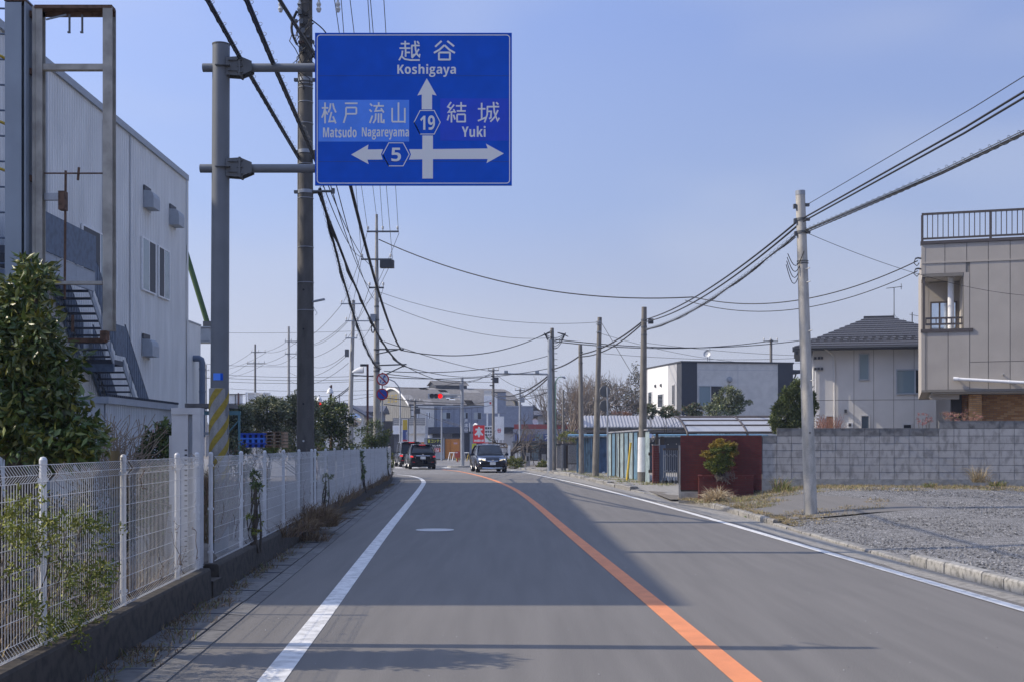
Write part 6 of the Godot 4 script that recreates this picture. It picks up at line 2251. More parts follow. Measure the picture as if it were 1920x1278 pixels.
	for q in [[1356, 834, 0.32, 0.15, 44], [1334, 852, 0.28, 0.12, 30], [1372, 852, 0.16, 0.18, 18]]:
		leaves(tips, P(q[0], q[1], d + 0.05) - at, Vector3(q[2], q[3], 0.26), q[4], 60, 0.06, GOLD)
	obj("golden_tips", tips, M.leaf_dull, gs, true)
	rng.seed = 205
	var mb2 := MB.new()
	for i in 40:
		var p := P(rn(1342, 1372), rn(880, 892), d)
		mb2.tube([p, p + Vector3(rn(-0.1, 0.12), rn(-0.12, 0.02), rn(0.05, 0.25)), p + Vector3(rn(-0.16, 0.2), rn(-0.28, -0.05), rn(0.1, 0.3))], 0.006, 4, false)
	one("dead_twigs", "pale dead twigs under the golden shrub in the planter", "twigs", mb2, M.bark_grey)

# ---------- ground cover on the right
func right_grass() -> void:
	var a := -0.12
	rng.seed = 211
	var sp := []
	var x0 := PX(1430, 35.0)
	for i in 620:
		var t := rn(-2.2, 9.5)
		var o := pow(rng.randf(), 1.7) * (2.6 if i % 3 else 1.0) + 0.10
		var x := x0 + t * cos(a) + sin(a) * -o * -1.0 * 0.2
		var z := -35.0 - t * sin(a) * -1.0 * -1.0
		var dd := 35.0 + t * sin(a) - o
		sp.append([x, lot_height(x, dd) if dd < 36 else 0.4, -dd, 0.20, 34, rn(0.05, 0.17)])
	grass("wall_foot_grass", "strip of dry straw coloured grass along the foot of the block wall", sp, DRY + DRY + [GRASS_GREEN[1], GRASS_GREEN[2]], 212, 1.0, 0.004)
	sp = []
	rng.seed = 213
	for q in [[1385, 962, 0.5], [1420, 968, 0.5], [1455, 973, 0.4], [1490, 974, 0.35], [1545, 972, 0.35], [1575, 968, 0.5], [1600, 966, 0.35], [1640, 962, 0.5], [1350, 952, 0.35], [1330, 945, 0.4], [1500, 968, 0.25], [1530, 966, 0.25]]:
		for i in 10:
			var dd = 3877.0 / (q[1] + rn(-6, 6) - HZ + 12.0)
			var x := PX(q[0] + rn(-22, 22), dd)
			x = maxf(x, curve(KERB, dd) + 0.2)
			sp.append([x, lot_height(x, dd) + 0.02, -dd, 0.16, 30, rn(0.04, 0.13)])
	grass("kerb_grass", "patches of dry straw grass round the near right pole and its apron", sp, DRY + [DRY[0], GRASS_GREEN[2]], 214, 1.0, 0.004)
	sp = []
	for i in 60:
		var dd := rn(29.5, 34.2)
		var x := curve(KERB, dd) + rn(0.25, 1.0 + (dd - 29.5) * 0.35)
		sp.append([x, lot_height(x, dd) + 0.01, -dd, 0.22, 44, rn(0.07, 0.24)])
	grass("planter_grass", "yellowish dry grass between the planter and the kerb", sp, DRY + [GRASS_GREEN[2], GRASS_GREEN[1]], 215, 0.8, 0.004)
	var fd := 33.2
	grass("fountain_grass", "pale feathery dry grass tuft in front of the red planter", [[PX(1345, fd), PY(938, fd), -fd, 0.16, 420, 0.55], [PX(1358, fd), PY(942, fd), -fd, 0.2, 260, 0.36], [PX(1332, fd), PY(940, fd), -fd, 0.14, 160, 0.35]], [Color(0.50, 0.40, 0.26), Color(0.44, 0.33, 0.2), Color(0.58, 0.5, 0.36)], 216, 0.75, 0.006)
	grass("tall_dry_weed", "tall pale dry weed standing at the block wall right of the pole", [[PX(1836, 33.5), PY(903, 33.5), -33.5, 0.14, 120, 0.75], [PX(1840, 33.5), PY(903, 33.5), -33.5, 0.25, 120, 0.4]], DRY, 217, 0.5, 0.004, "weed")
	grass("green_wall_weed", "greenish bushy weed at the left end of the block wall", [[PX(1465, 34.0), PY(920, 34.0), -34.0, 0.2, 160, 0.6], [PX(1475, 33.8), PY(922, 33.8), -33.8, 0.3, 160, 0.3], [PX(1745, 33.6), PY(912, 33.6), -33.6, 0.16, 120, 0.22], [PX(1872, 33.0), PY(910, 33.0), -33.0, 0.2, 160, 0.22]], [GRASS_GREEN[0], GRASS_GREEN[1], DRY_BROWN[2], DRY[0]], 218, 0.5, 0.006, "weed")
	sp = []
	rng.seed = 219
	for i in 150:
		var dd := rn(45.5, 72.0)
		var x := curve(KERB, dd) + pow(rng.randf(), 0.7) * 1.9 + 0.2
		sp.append([x, 0.12, -dd, 0.25, 26, rn(0.06, 0.2)])
	grass("verge_grass", "short green and straw grass on the verge before the blue sheet fence", sp, GRASS_GREEN + [DRY[0], DRY[1], GRASS_GREEN[1]], 220, 0.8, 0.006)
	grass("kerb_sprouts", "two small green sprouts growing out of the kerb foot", [[PX(1367, 33.0) - 0.02, 0.02, -30.6, 0.06, 40, 0.14], [PX(1393, 29.0), 0.02, -28.2, 0.06, 40, 0.13]], [Color(0.10, 0.2, 0.03)], 221, 0.8, 0.008, "sprouts")

# ---------- houses on the right
func window_on(parent: Node3D, x0: float, x1: float, y0: float, y1: float, z: float, frame: Material, panes: Array, called := "window") -> void:
	var w := Node3D.new()
	w.name = called
	parent.add_child(w, true)
	var f := 0.05
	boxm("frame", x0 - f, x1 + f, y1, y1 + f, z - 0.04, z + 0.05, frame, w)
	boxm("sill", x0 - f, x1 + f, y0 - f, y0, z - 0.04, z + 0.07, frame, w)
	boxm("frame", x0 - f, x0, y0 + 0.001, y1 - 0.001, z - 0.04, z + 0.05, frame, w)
	boxm("frame", x1, x1 + f, y0 + 0.001, y1 - 0.001, z - 0.04, z + 0.05, frame, w)
	var n := panes.size()
	for i in n:
		var xa := lerpf(x0, x1, float(i) / n)
		var xb := lerpf(x0, x1, (i + 1.0) / n)
		boxm("pane", xa + 0.001, xb - 0.001, y0 + 0.001, y1 - 0.001, z - 0.03, z + 0.012 + 0.006 * (i % 2), panes[i], w)
		if i > 0:
			boxm("stile", xa - 0.03, xa + 0.03, y0 + 0.002, y1 - 0.002, z - 0.02, z + 0.04, frame, w)

func beige_house() -> void:
	var a := -0.30
	var d0 := 42.0
	var x0 := PX(1730, d0)
	var hs := thing("beige_house", "beige panelled house with roof railing and corner balcony at the right edge", "house", Vector3(x0, 0, -d0), a)
	var lx := func(cx: float) -> float: return along(1680.0 + cx / 2.6625, x0, d0, a)
	var ly := func(cx: float, cy: float) -> float: return PY(340.0 + cy / 2.6625, depth_at(along(1680.0 + cx / 2.6625, x0, d0, a), d0, a))
	var bot: float = ly.call(140, 1040)
	var top: float = ly.call(120, 316)
	var W := 13.0
	var oL := 0.0
	var oR: float = lx.call(336)
	var oB: float = ly.call(250, 742)
	var oT: float = ly.call(250, 460)
	var wall := Node3D.new()
	wall.name = "wall"
	hs.add_child(wall, true)
	boxm("upper_wall", 0.0, W, oT, top, -0.25, 0.0, M.beige_groove, wall)
	boxm("lower_wall", 0.0, W, bot, oB, -0.25, 0.0, M.beige_groove, wall)
	boxm("right_wall", oR, W, oB + 0.001, oT - 0.001, -0.25, 0.0, M.beige_groove, wall)
	boxm("side_wall", 0.0, 0.25, bot, oB, -9.0, -0.251, M.beige_b, wall)
	boxm("side_wall", 0.0, 0.25, oT, top, -9.0, -0.251, M.beige_b, wall)
	boxm("side_wall", 0.0, 0.25, oB + 0.001, oT - 0.001, -9.0, -2.2, M.beige_b, wall)
	boxm("rear_wall", 0.25, W, bot, top, -9.0, -8.8, M.beige_b, wall)
	boxm("roof_slab", 0.26, W, top - 0.4, top - 0.1, -8.79, -0.26, M.concrete, wall)
	boxm("floor_slab", 0.26, W, bot + 0.02, bot + 0.25, -8.79, -0.26, M.concrete, wall)
	# panels, each proud of the dark joints
	var yb: float = ly.call(300, 403)
	var xs := [0.09, lx.call(141), lx.call(246), lx.call(355), lx.call(463), lx.call(572)]
	var x: float = xs[5]
	for i in 10:
		x += 0.915
		xs.append(x)
	var put := func(xa: float, xb: float, ya: float, yc: float, k: int) -> void:
		boxm("panel", xa + 0.012, xb - 0.012, ya + 0.010, yc - 0.010, -0.002, 0.016, M.beige if k % 3 else M.beige_b, wall)
	var k := 0
	var yl: float = ly.call(420, 900)
	for i in xs.size() - 1:
		put.call(xs[i], xs[i + 1], yb, top, k)
		k += 1
		if i < 3:
			put.call(xs[i], xs[i + 1] if i < 2 else oR + 0.1, oT, yb, k)
			var q0: float = [xs[0], lx.call(156), lx.call(262)][i]
			var q1: float = [lx.call(156), lx.call(262), lx.call(370)][i]
			put.call(q0, q1, bot, oB, k + 1)
		else:
			put.call(xs[i] if i > 3 else lx.call(370), xs[i + 1], yl, yb, k)
			put.call(xs[i] if i > 3 else lx.call(370), xs[i + 1], bot, yl, k + 1)
	put.call(oR + 0.02, lx.call(370), oB, oT + 0.02, 1)
	mbox_corner(hs, bot, top, oB, oT)
	# band and copings
	boxm("string_course", -0.02, W, yb - 0.02, yb + 0.02, 0.017, 0.04, M.beige, hs)
	boxm("roof_coping", -0.06, W, top, top + 0.10, -0.30, 0.06, M.brown_metal, hs)
	boxm("base_trim", -0.03, W, bot - 0.07, bot - 0.001, -0.1, 0.05, M.beige_groove, hs)
	# balcony recess
	var bc := Node3D.new()
	bc.name = "balcony"
	hs.add_child(bc, true)
	boxm("back_wall", 0.26, oR + 1.2, oB + 0.02, oT - 0.02, -2.4, -2.2, M.beige, bc)
	boxm("inner_wall", oR - 0.02, oR + 0.1, oB + 0.02, oT - 0.02, -2.19, -0.26, M.beige, bc)
	boxm("ceiling", 0.02, oR, oT + 0.001, oT + 0.06, -2.19, -0.01, M.beige, bc)
	boxm("floor", 0.26, oR, oB - 0.25, oB - 0.03, -2.19, -0.26, M.concrete, bc)
	boxm("sill_cap", -0.05, oR + 0.32, oB - 0.06, oB + 0.04, -0.26, 0.06, M.brown_metal, bc)
	boxm("lintel", 0.0, oR, oT - 0.10, oT + 0.0005, -0.2, 0.018, M.beige_groove, bc)
	var gy0 := oB + 0.06
	var gy1 := oB + (oT - oB) * 0.60
	window_on(bc, 0.35, oR - 0.15, gy0, gy1, -2.17, M.brown_metal, [M.glass_sky, M.glass_sky, M.glass_sky], "balcony_door")
	var mb := MB.new()
	var cx: float = lx.call(279)
	mb.cyl(Vector3(cx, oB, -0.55), Vector3(cx, oT, -0.55), 0.10, 0.10, 16)
	obj("column", mb, M.white_wall, bc)
	boxm("corner_post", 0.01, 0.09, oB + 0.041, oT - 0.101, -0.12, -0.03, M.brown_metal, bc)
	var r0: float = ly.call(250, 685)
	var r1: float = ly.call(250, 715)
	for y in [r0, r1]:
		boxm("rail", 0.10, oR, y, y + 0.06, -0.15, -0.09, M.brown_metal, bc)
	for i in 8:
		var bx := 0.1 + (oR - 0.15) * i / 7.0
		boxm("baluster", bx, bx + 0.035, r1 + 0.061 if i % 1 == 0 else oB, r0 - 0.001, -0.135, -0.105, M.brown_metal, bc)
	# roof railing
	var rl := Node3D.new()
	rl.name = "roof_railing"
	hs.add_child(rl, true)
	var ry: float = ly.call(118, 158)
	var rb: float = ly.call(130, 290)
	boxm("top_rail", -0.02, W, ry - 0.07, ry, -0.14, -0.06, M.brown_metal, rl)
	boxm("bottom_rail", -0.02, W, rb, rb + 0.06, -0.13, -0.07, M.brown_metal, rl)
	var px := 0.0
	k = 0
	while px < W:
		boxm("railing_post", px - 0.04, px + 0.04, top + 0.101, ry - 0.071, -0.135, -0.065, M.brown_metal, rl)
		for i in range(1, 13):
			var b := px + i * 2.15 / 13.0
			boxm("baluster", b - 0.014, b + 0.014, rb + 0.061, ry - 0.0711, -0.115, -0.085, M.brown_metal, rl)
		px += 2.15
		k += 1
	# ground floor set back, tan brick
	var gw := Node3D.new()
	gw.name = "brick_ground_floor"
	hs.add_child(gw, true)
	boxm("soffit", 0.3, W, bot - 0.13, bot - 0.071, -4.0, -0.05, M.beige, gw)
	boxm("soffit_beam", 0.25, lx.call(320), bot - 0.30, bot - 0.131, -0.55, -0.3, M.beige, gw)
	var gx: float = lx.call(338)
	var pr: float = lx.call(370)
	var pe: float = lx.call(433)
	boxm("wall_core", gx, W, 0.2, bot - 0.131, -3.0, -1.1, M.mortar, gw)
	boxm("pillar_core", pr + 0.01, pe - 0.01, 0.2, bot - 0.132, -1.0, -0.35, M.mortar, gw)
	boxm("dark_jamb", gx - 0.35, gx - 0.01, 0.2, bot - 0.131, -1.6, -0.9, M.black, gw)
	rng.seed = 231
	var gs := [MB.new(), MB.new(), MB.new()]
	var rows := int((bot - 0.14 - 1.5) / 0.068)
	for j in rows:
		var y := bot - 0.14 - (j + 1) * 0.068
		var xx := gx - (0.11 if j % 2 == 0 else 0.0)
		while xx < gx + 8.0:
			var xa := maxf(xx + 0.005, gx)
			gs[rng.randi() % 3].bb(xa, xx + 0.218, y, y + 0.058, -1.1, -1.088 + rn(0, 0.004))
			xx += 0.223
		xx = pr - (0.11 if j % 2 == 0 else 0.0)
		while xx < pe - 0.02:
			var xa := maxf(xx + 0.005, pr)
			var xb := minf(xx + 0.218, pe)
			if xb - xa > 0.03:
				gs[(rng.randi() % 2) * 2].bb(xa, xb, y, y + 0.058, -0.35, -0.338 + rn(0, 0.004))
			xx += 0.223
		for z in 3:
			gs[(rng.randi() % 2) * 2].bb(pr - 0.002, pr + 0.02, y, y + 0.058, -0.36 - z * 0.22, -0.36 - z * 0.22 - 0.2)
	for v in 3:
		obj("bricks", gs[v], M[["brick_tan_a", "brick_tan_b", "brick_tan_c"][v]], gw, true)
	# white pipe across the front, and wall fittings
	var p0 := Vector3(lx.call(290), ly.call(290, 985), 0.16)
	var p1 := Vector3(lx.call(639), ly.call(639, 1004), 0.16)
	mb = MB.new()
	mb.cyl(p0, p0 + (p1 - p0) * 2.0, 0.055, 0.055, 14)
	mb.cyl(p0 - (p1 - p0).normalized() * 0.02, p0 + (p1 - p0).normalized() * 0.14, 0.068, 0.068, 14)
	for u in [0.05, 0.8, 1.4]:
		mb.cyl(p0.lerp(p1, u), p0.lerp(p1, u) * Vector3(1, 1, 0), 0.02, 0.02, 6)
	for u in [0.78, 1.3]:
		mb.cyl(p0.lerp(p1, u), p0.lerp(p1, u + 0.02), 0.062, 0.062, 14)
	obj("white_pipe", mb, M.white_metal, hs)
	mb = MB.new()
	var hk := Vector3(lx.call(538), ly.call(538, 965), 0.0)
	mb.tube([hk, hk + Vector3(0, 0, 0.14), hk + Vector3(0, 0.04, 0.16)], 0.025, 6)
	obj("wall_hook", mb, M.galv, hs)
	mb = MB.new()
	for q in [[100, 385], [94, 438]]:
		var c := Vector3(-0.02, ly.call(q[0] + 20, q[1]), -0.05)
		mb.tube([c + Vector3(0.0, 0, 0.0), c + Vector3(-0.12, 0.02, 0.05), c + Vector3(-0.2, 0.0, 0.05)], 0.03, 6)
		mb.tube([c + Vector3(-0.2, 0, 0.05), c + Vector3(-0.25, -0.15, 0.05), c + Vector3(-0.15, -0.25, 0.05), c + Vector3(-0.08, -0.15, 0.05)], 0.018, 5)
	obj("cable_bracket", mb, M.dark_grey, hs)

func mbox_corner(hs: Node3D, bot: float, top: float, oB: float, oT: float) -> void:
	boxm("corner_trim", -0.03, 0.085, bot, oB - 0.061, -0.1, 0.024, M.beige, hs)
	boxm("corner_trim", -0.03, 0.085, oT + 0.001, top - 0.001, -0.1, 0.024, M.beige, hs)

func cream_house() -> void:
	var a := -0.22
	var d0 := 55.0
	var x0 := PX(1525, d0)
	var hs := thing("cream_house", "cream two storey house with a dark tiled hip roof behind the block wall", "house", Vector3(x0, 0, -d0), a)
	var lx := func(cx: float) -> float: return along(1480.0 + cx / 5.325, x0, d0, a)
	var ly := func(cx: float, cy: float) -> float: return PY(590.0 + cy / 5.325, depth_at(along(1480.0 + cx / 5.325, x0, d0, a), d0, a))
	var W: float = lx.call(1470)
	var ev: float = ly.call(700, 345)
	boxm("wall", 0.0, W, 0.0, ev, -6.5, 0.0, M.cream_wall, hs)
	boxm("side_wing", W + 0.001, W + 1.6, 0.0, ev - 0.01, -6.5, -1.4, M.cream_wall, hs)
	var sy: float = ly.call(700, 848)
	var mb := MB.new()
	mb.bb(0.0, W, sy - 0.012, sy + 0.012, 0.0, 0.003)
	for cx in [648, 845, 1045, 1250]:
		var sx: float = lx.call(cx)
		mb.bb(sx - 0.009, sx + 0.009, 0.2, ev, 0.0, 0.0036)
	obj("panel_joint", mb, M.beige_groove, hs)
	# hip roof in stepped courses
	var ov := 0.75
	var e0 := Vector2(lx.call(52), ov)
	var e1 := Vector2(W + 2.2, ov)
	var depth := 8.0
	var n := 13
	var rise := 1.55
	var half := depth / 2.0
	var run := half - 0.15
	var ridge0: float = lx.call(775) + 0.15
	var ridge1: float = lx.call(1000) + 0.35
	var roof := Node3D.new()
	roof.name = "roof"
	hs.add_child(roof, true)
	for i in n:
		var u0 := float(i) / n
		var u1 := (i + 1.0) / n
		var y0 := ev + 0.10 + rise * u0
		var y1 := ev + 0.10 + rise * u1
		var xa0 := lerpf(e0.x, ridge0, u0)
		var xb0 := lerpf(e1.x, ridge1, u0)
		var xa1 := lerpf(e0.x, ridge0, u1)
		var xb1 := lerpf(e1.x, ridge1, u1)
		var z0 := ov - run * u0
		var z1 := ov - run * u1
		var zb0 := ov - depth + run * u0
		var zb1 := ov - depth + run * u1
		mb = MB.new()
		var t := 0.035
		var q := [Vector3(xa0, y0 + t, z0 + 0.02), Vector3(xb0, y0 + t, z0 + 0.02), Vector3(xb1, y1, z1), Vector3(xa1, y1, z1)]
		mb.quad(q[0], q[1], q[2], q[3])
		mb.quad(Vector3(xa0, y0 - 0.01, z0 + 0.02), Vector3(xb0, y0 - 0.01, z0 + 0.02), q[1], q[0])
		var b := [Vector3(xb0, y0 + t, zb0), Vector3(xa0, y0 + t, zb0), Vector3(xa1, y1, zb1), Vector3(xb1, y1, zb1)]
		mb.quad(b[0], b[1], b[2], b[3])
		mb.quad(b[1], q[0], q[3], b[2])
		mb.quad(q[1], b[0], b[3], q[2])
		mb.quad(Vector3(xa0, y0 - 0.01, zb0), Vector3(xa0, y0 - 0.01, z0 + 0.02), q[0], b[1])
		mb.quad(Vector3(xb0, y0 - 0.01, z0 + 0.02), Vector3(xb0, y0 - 0.01, zb0), b[0], q[1])
		obj("tile_course", mb, M.roof_tile_a if i % 2 else M.roof_tile_b, roof)
		# butt joints of single tiles in the front slope; snow guards on the third course
		mb = MB.new()
		var x := xa0 + 0.15 * (i % 2)
		while x < xb0 - 0.2:
			mb.box(Vector3(x + 0.3, (y0 + y1) / 2 + t * 0.75, (z0 + z1) / 2 + 0.01), Vector3(0.012, 0.012, 0.26), Basis(Vector3.RIGHT, atan2(y1 - y0, z0 - z1)))
			if i == 2 or i == 3:
				mb.bb(x + 0.1, x + 0.26, y0 + t, y0 + t + 0.07, z0 - 0.08, z0 - 0.04)
			x += 0.33
		obj("tile_joint", mb, M.roof_tile_a, roof)
	boxm("ridge", ridge0 - 0.1, ridge1 + 0.1, ev + rise + 0.10, ev + rise + 0.19, ov - half - 0.15, ov - half + 0.15, M.roof_tile_b, roof)
	boxm("eave_board", e0.x + 0.05, e1.x - 0.05, ev - 0.02, ev + 0.088, ov - depth + 0.1, ov - 0.05, M.dark_blue_wall, roof)
	mb = MB.new()
	mb.tube([Vector3(e0.x - 0.02, ev + 0.03, ov), Vector3(e1.x, ev + 0.05, ov)], 0.06, 8)
	mb.bb(e0.x - 0.08, e0.x + 0.16, ev - 0.10, ev + 0.10, ov - 0.3, ov + 0.05)
	mb.bb(e0.x + 0.06, e0.x + 0.17, ev - 0.24, ev - 0.101, ov - 0.15, ov)
	obj("gutter", mb, M.charcoal, roof)
	var dp: float = lx.call(452)
	mb = MB.new()
	mb.tube([Vector3(dp - 0.45, ev + 0.02, ov - 0.05), Vector3(dp - 0.3, ev - 0.05, 0.3), Vector3(dp - 0.1, ev - 0.2, 0.12), Vector3(dp - 0.02, ev - 0.35, 0.07), Vector3(dp, ev - 0.6, 0.07), Vector3(dp + 0.02, 0.3, 0.07)], 0.04, 8)
	obj("downpipe", mb, M.cream_wall, hs)
	mb = MB.new()
	var wp: float = lx.call(268)
	mb.cyl(Vector3(wp, ly.call(268, 520), 0.05), Vector3(wp, 0.5, 0.05), 0.022, 0.022, 6)
	obj("white_conduit", mb, M.white_metal, hs)
	window_on(hs, lx.call(708), lx.call(790), ly.call(750, 640), ly.call(750, 395), 0.0, M.trim_grey, [M.glass_pale])
	window_on(hs, lx.call(1080), lx.call(1440), ly.call(1200, 780), ly.call(1200, 552), 0.0, M.trim_grey, [M.glass_pale, M.glass_dark])
	window_on(hs, lx.call(725), lx.call(795), 1.2, ly.call(760, 1008), 0.0, M.cabinet, [M.glass_blue])
	window_on(hs, lx.call(1145), lx.call(1218), 0.9, ly.call(1180, 1095), 0.0, M.cabinet, [M.glass_dark])
	window_on(hs, lx.call(372), lx.call(438), 1.4, ly.call(400, 1012), 0.0, M.cabinet, [M.brick_tan_b])
	boxm("meter_box", lx.call(583), lx.call(635), ly.call(600, 1125), ly.call(600, 1072), 0.0, 0.16, M.white_metal, hs)
	boxm("meter_dial", lx.call(592), lx.call(620), ly.call(600, 1112), ly.call(600, 1080), 0.161, 0.18, M.dark_grey, hs)
	boxm("wall_lamp", lx.call(552), lx.call(577), ly.call(560, 975), ly.call(560, 942), 0.0, 0.14, M.charcoal, hs)
	mb = MB.new()
	for q in [[300, 430], [328, 430], [262, 432], [295, 537], [328, 537], [262, 537]]:
		var c := Vector3(lx.call(q[0]), ly.call(q[0], q[1]), 0.05)
		mb.box(c, Vector3(0.10, 0.11, 0.1))
	obj("cable_fittings", mb, M.dark_grey, hs)
	for i in 5:
		var y: float = ly.call(280, 985 + i * 32)
		boxm("louver", lx.call(258), lx.call(300), y - 0.05, y + 0.02, 0.0, 0.12, M.white_metal, hs)
	# aerial
	var ae := thing("roof_aerial", "thin television aerial on the tiled roof of the cream house", "aerial", P(1677, 606, d0 + 2.5))
	mb = MB.new()
	mb.cyl(Vector3(0, -0.1, 0), Vector3(0, 1.65, 0), 0.022, 0.018, 6)
	for q in [[0.5, -0.35], [-0.5, 0.35]]:
		mb.cyl(Vector3(0, 0.45, 0), Vector3(q[0], -0.2, q[1]), 0.008, 0.008, 4)
	obj("mast", mb, M.galv_dark, ae)
	mb = MB.new()
	mb.cyl(Vector3(-0.35, 1.6, 0), Vector3(0.36, 1.68, 0.0), 0.014, 0.014, 4)
	for i in 7:
		mb.cyl(Vector3(-0.33 + i * 0.11, 1.6 + i * 0.012, -0.16), Vector3(-0.33 + i * 0.11, 1.6 + i * 0.012, 0.16), 0.008, 0.008, 4)
	mb.cyl(Vector3(0.33, 1.55, 0.0), Vector3(0.33, 1.82, 0), 0.014, 0.014, 4)
	obj("antenna", mb, M.galv_dark, ae)
	mb = MB.new()
	mb.cyl(Vector3.ZERO, Vector3(0, 1.1, 0), 0.03, 0.03, 6)
	mb.cyl(Vector3(-0.15, 1.0, 0), Vector3(0.4, 0.9, 0), 0.012, 0.012, 4)
	var e2 := obj("far_mast", mb, M.galv_dark)
	e2.position = P(1711, 625, 66)
	tag(e2, "short thin mast behind the tiled roof beside the beige house", "mast")

func modern_house() -> void:
	var a := 0.2
	var d0 := 80.0
	var x0 := PX(1278, d0)
	var s := F / d0
	var hs := thing("modern_house", "boxy white and charcoal flat roofed house with a sunlit white side", "house", Vector3(x0, 0, -d0), a)
	var lx := func(px: float) -> float: return along(px, x0, d0, a)
	var top := PY(679, d0)
	var W: float = lx.call(1487)
	boxm("front_wall", lx.call(1307), lx.call(1459), 0, top, -7.0, 0.0, M.pale_wall, hs)
	boxm("charcoal_corner", 0.0, lx.call(1307) - 0.001, 0, top + 0.005, -0.9, 0.03, M.charcoal, hs)
	boxm("charcoal_end", lx.call(1459) + 0.001, W, 0, top + 0.005, -7.0, 0.03, M.charcoal, hs)
	boxm("grey_side", -0.01, 0.5, 0, top, -2.6, -0.901, M.grey_wall, hs)
	boxm("white_side", -0.02, 0.5, 0, top - 0.005, -7.0, -2.601, M.white_wall, hs)
	boxm("back_wall", 0.0, W, 0, top, -7.3, -7.001, M.grey_wall, hs)
	boxm("roof_edge", -0.06, W + 0.05, top + 0.006, top + 0.10, -7.35, 0.08, M.dark_grey, hs)
	boxm("balcony_slab", W, lx.call(1502), PY(697, d0), PY(690, d0), -1.5, 0.0, M.charcoal, hs)
	var mb := MB.new()
	mb.tube([Vector3(W + 0.3, PY(698, d0), -0.2), Vector3(W + 0.25, PY(703, d0), -0.2), Vector3(W + 0.06, PY(710, d0), -0.2), Vector3(W + 0.06, 3.0, -0.2)], 0.05, 6)
	obj("downpipe", mb, M.galv_dark, hs)
	mb = MB.new()
	var sx: float = lx.call(1384)
	mb.bb(sx - 0.012, sx + 0.012, 0.5, top, 0.0, 0.004)
	mb.bb(lx.call(1308), lx.call(1458), PY(692, d0) - 0.012, PY(692, d0) + 0.012, 0.0, 0.003)
	obj("panel_joint", mb, M.grey_wall, hs)
	window_on(hs, lx.call(1311), lx.call(1354), PY(760, d0), PY(723, d0), 0.0, M.cabinet, [M.glass_pale, M.glass_dark])
	mb = MB.new()
	mb.lathe([Vector2(0.0, 0.22), Vector2(0.14, 0.2), Vector2(0.2, 0.05), Vector2(0.2, 0.0)], Vector3(lx.call(1368), PY(710, d0), 0), 14, Vector3(0.0, 0.05, 1).normalized())
	obj("vent_hood", mb, M.galv, hs)
	# windows on the sunlit side, facing left
	for q in [[3.6, 4.6, 736, 763], [6.0, 6.7, 729, 764], [1.3, 1.6, 722, 760]]:
		var w := Node3D.new()
		w.name = "side_window"
		hs.add_child(w, true)
		var ya := PY(q[3], d0 + 3)
		var yb := PY(q[2], d0 + 3)
		boxm("frame", -0.07, 0.0, ya, yb, -q[1] - 0.06, -q[0] + 0.06, M.white_metal if q[0] > 2 else M.grey_wall, w)
		boxm("pane", -0.085, -0.071, ya + 0.06, yb - 0.06, -q[1], -q[0], M.glass_dark, w)
	mb = MB.new()
	for z in [-4.0, -5.2]:
		mb.lathe([Vector2(0.0, 0.12), Vector2(0.09, 0.1), Vector2(0.12, 0.0)], Vector3(-0.02, PY(716, d0), z), 10, Vector3(-1, 0.02, 0).normalized())
	obj("side_vent", mb, M.galv_dark, hs)
	# dish on the roof
	mb = MB.new()
	mb.lathe([Vector2(0.0, 0.0), Vector2(0.18, 0.03), Vector2(0.26, 0.08)], Vector3(0, 0.3, 0), 14, Vector3(-0.5, 0.3, 0.8).normalized())
	mb.cyl(Vector3(0, -0.3, 0), Vector3(0, 0.3, 0), 0.03, 0.03, 6)
	mb.cyl(Vector3(0.15, -0.3, 0), Vector3(0.15, 0.7, 0), 0.02, 0.02, 6)
	var ds := obj("roof_dish", mb, M.galv)
	ds.position = P(1327, 672, 82.5)
	tag(ds, "small satellite dish on the flat roof of the boxy white house", "dish")

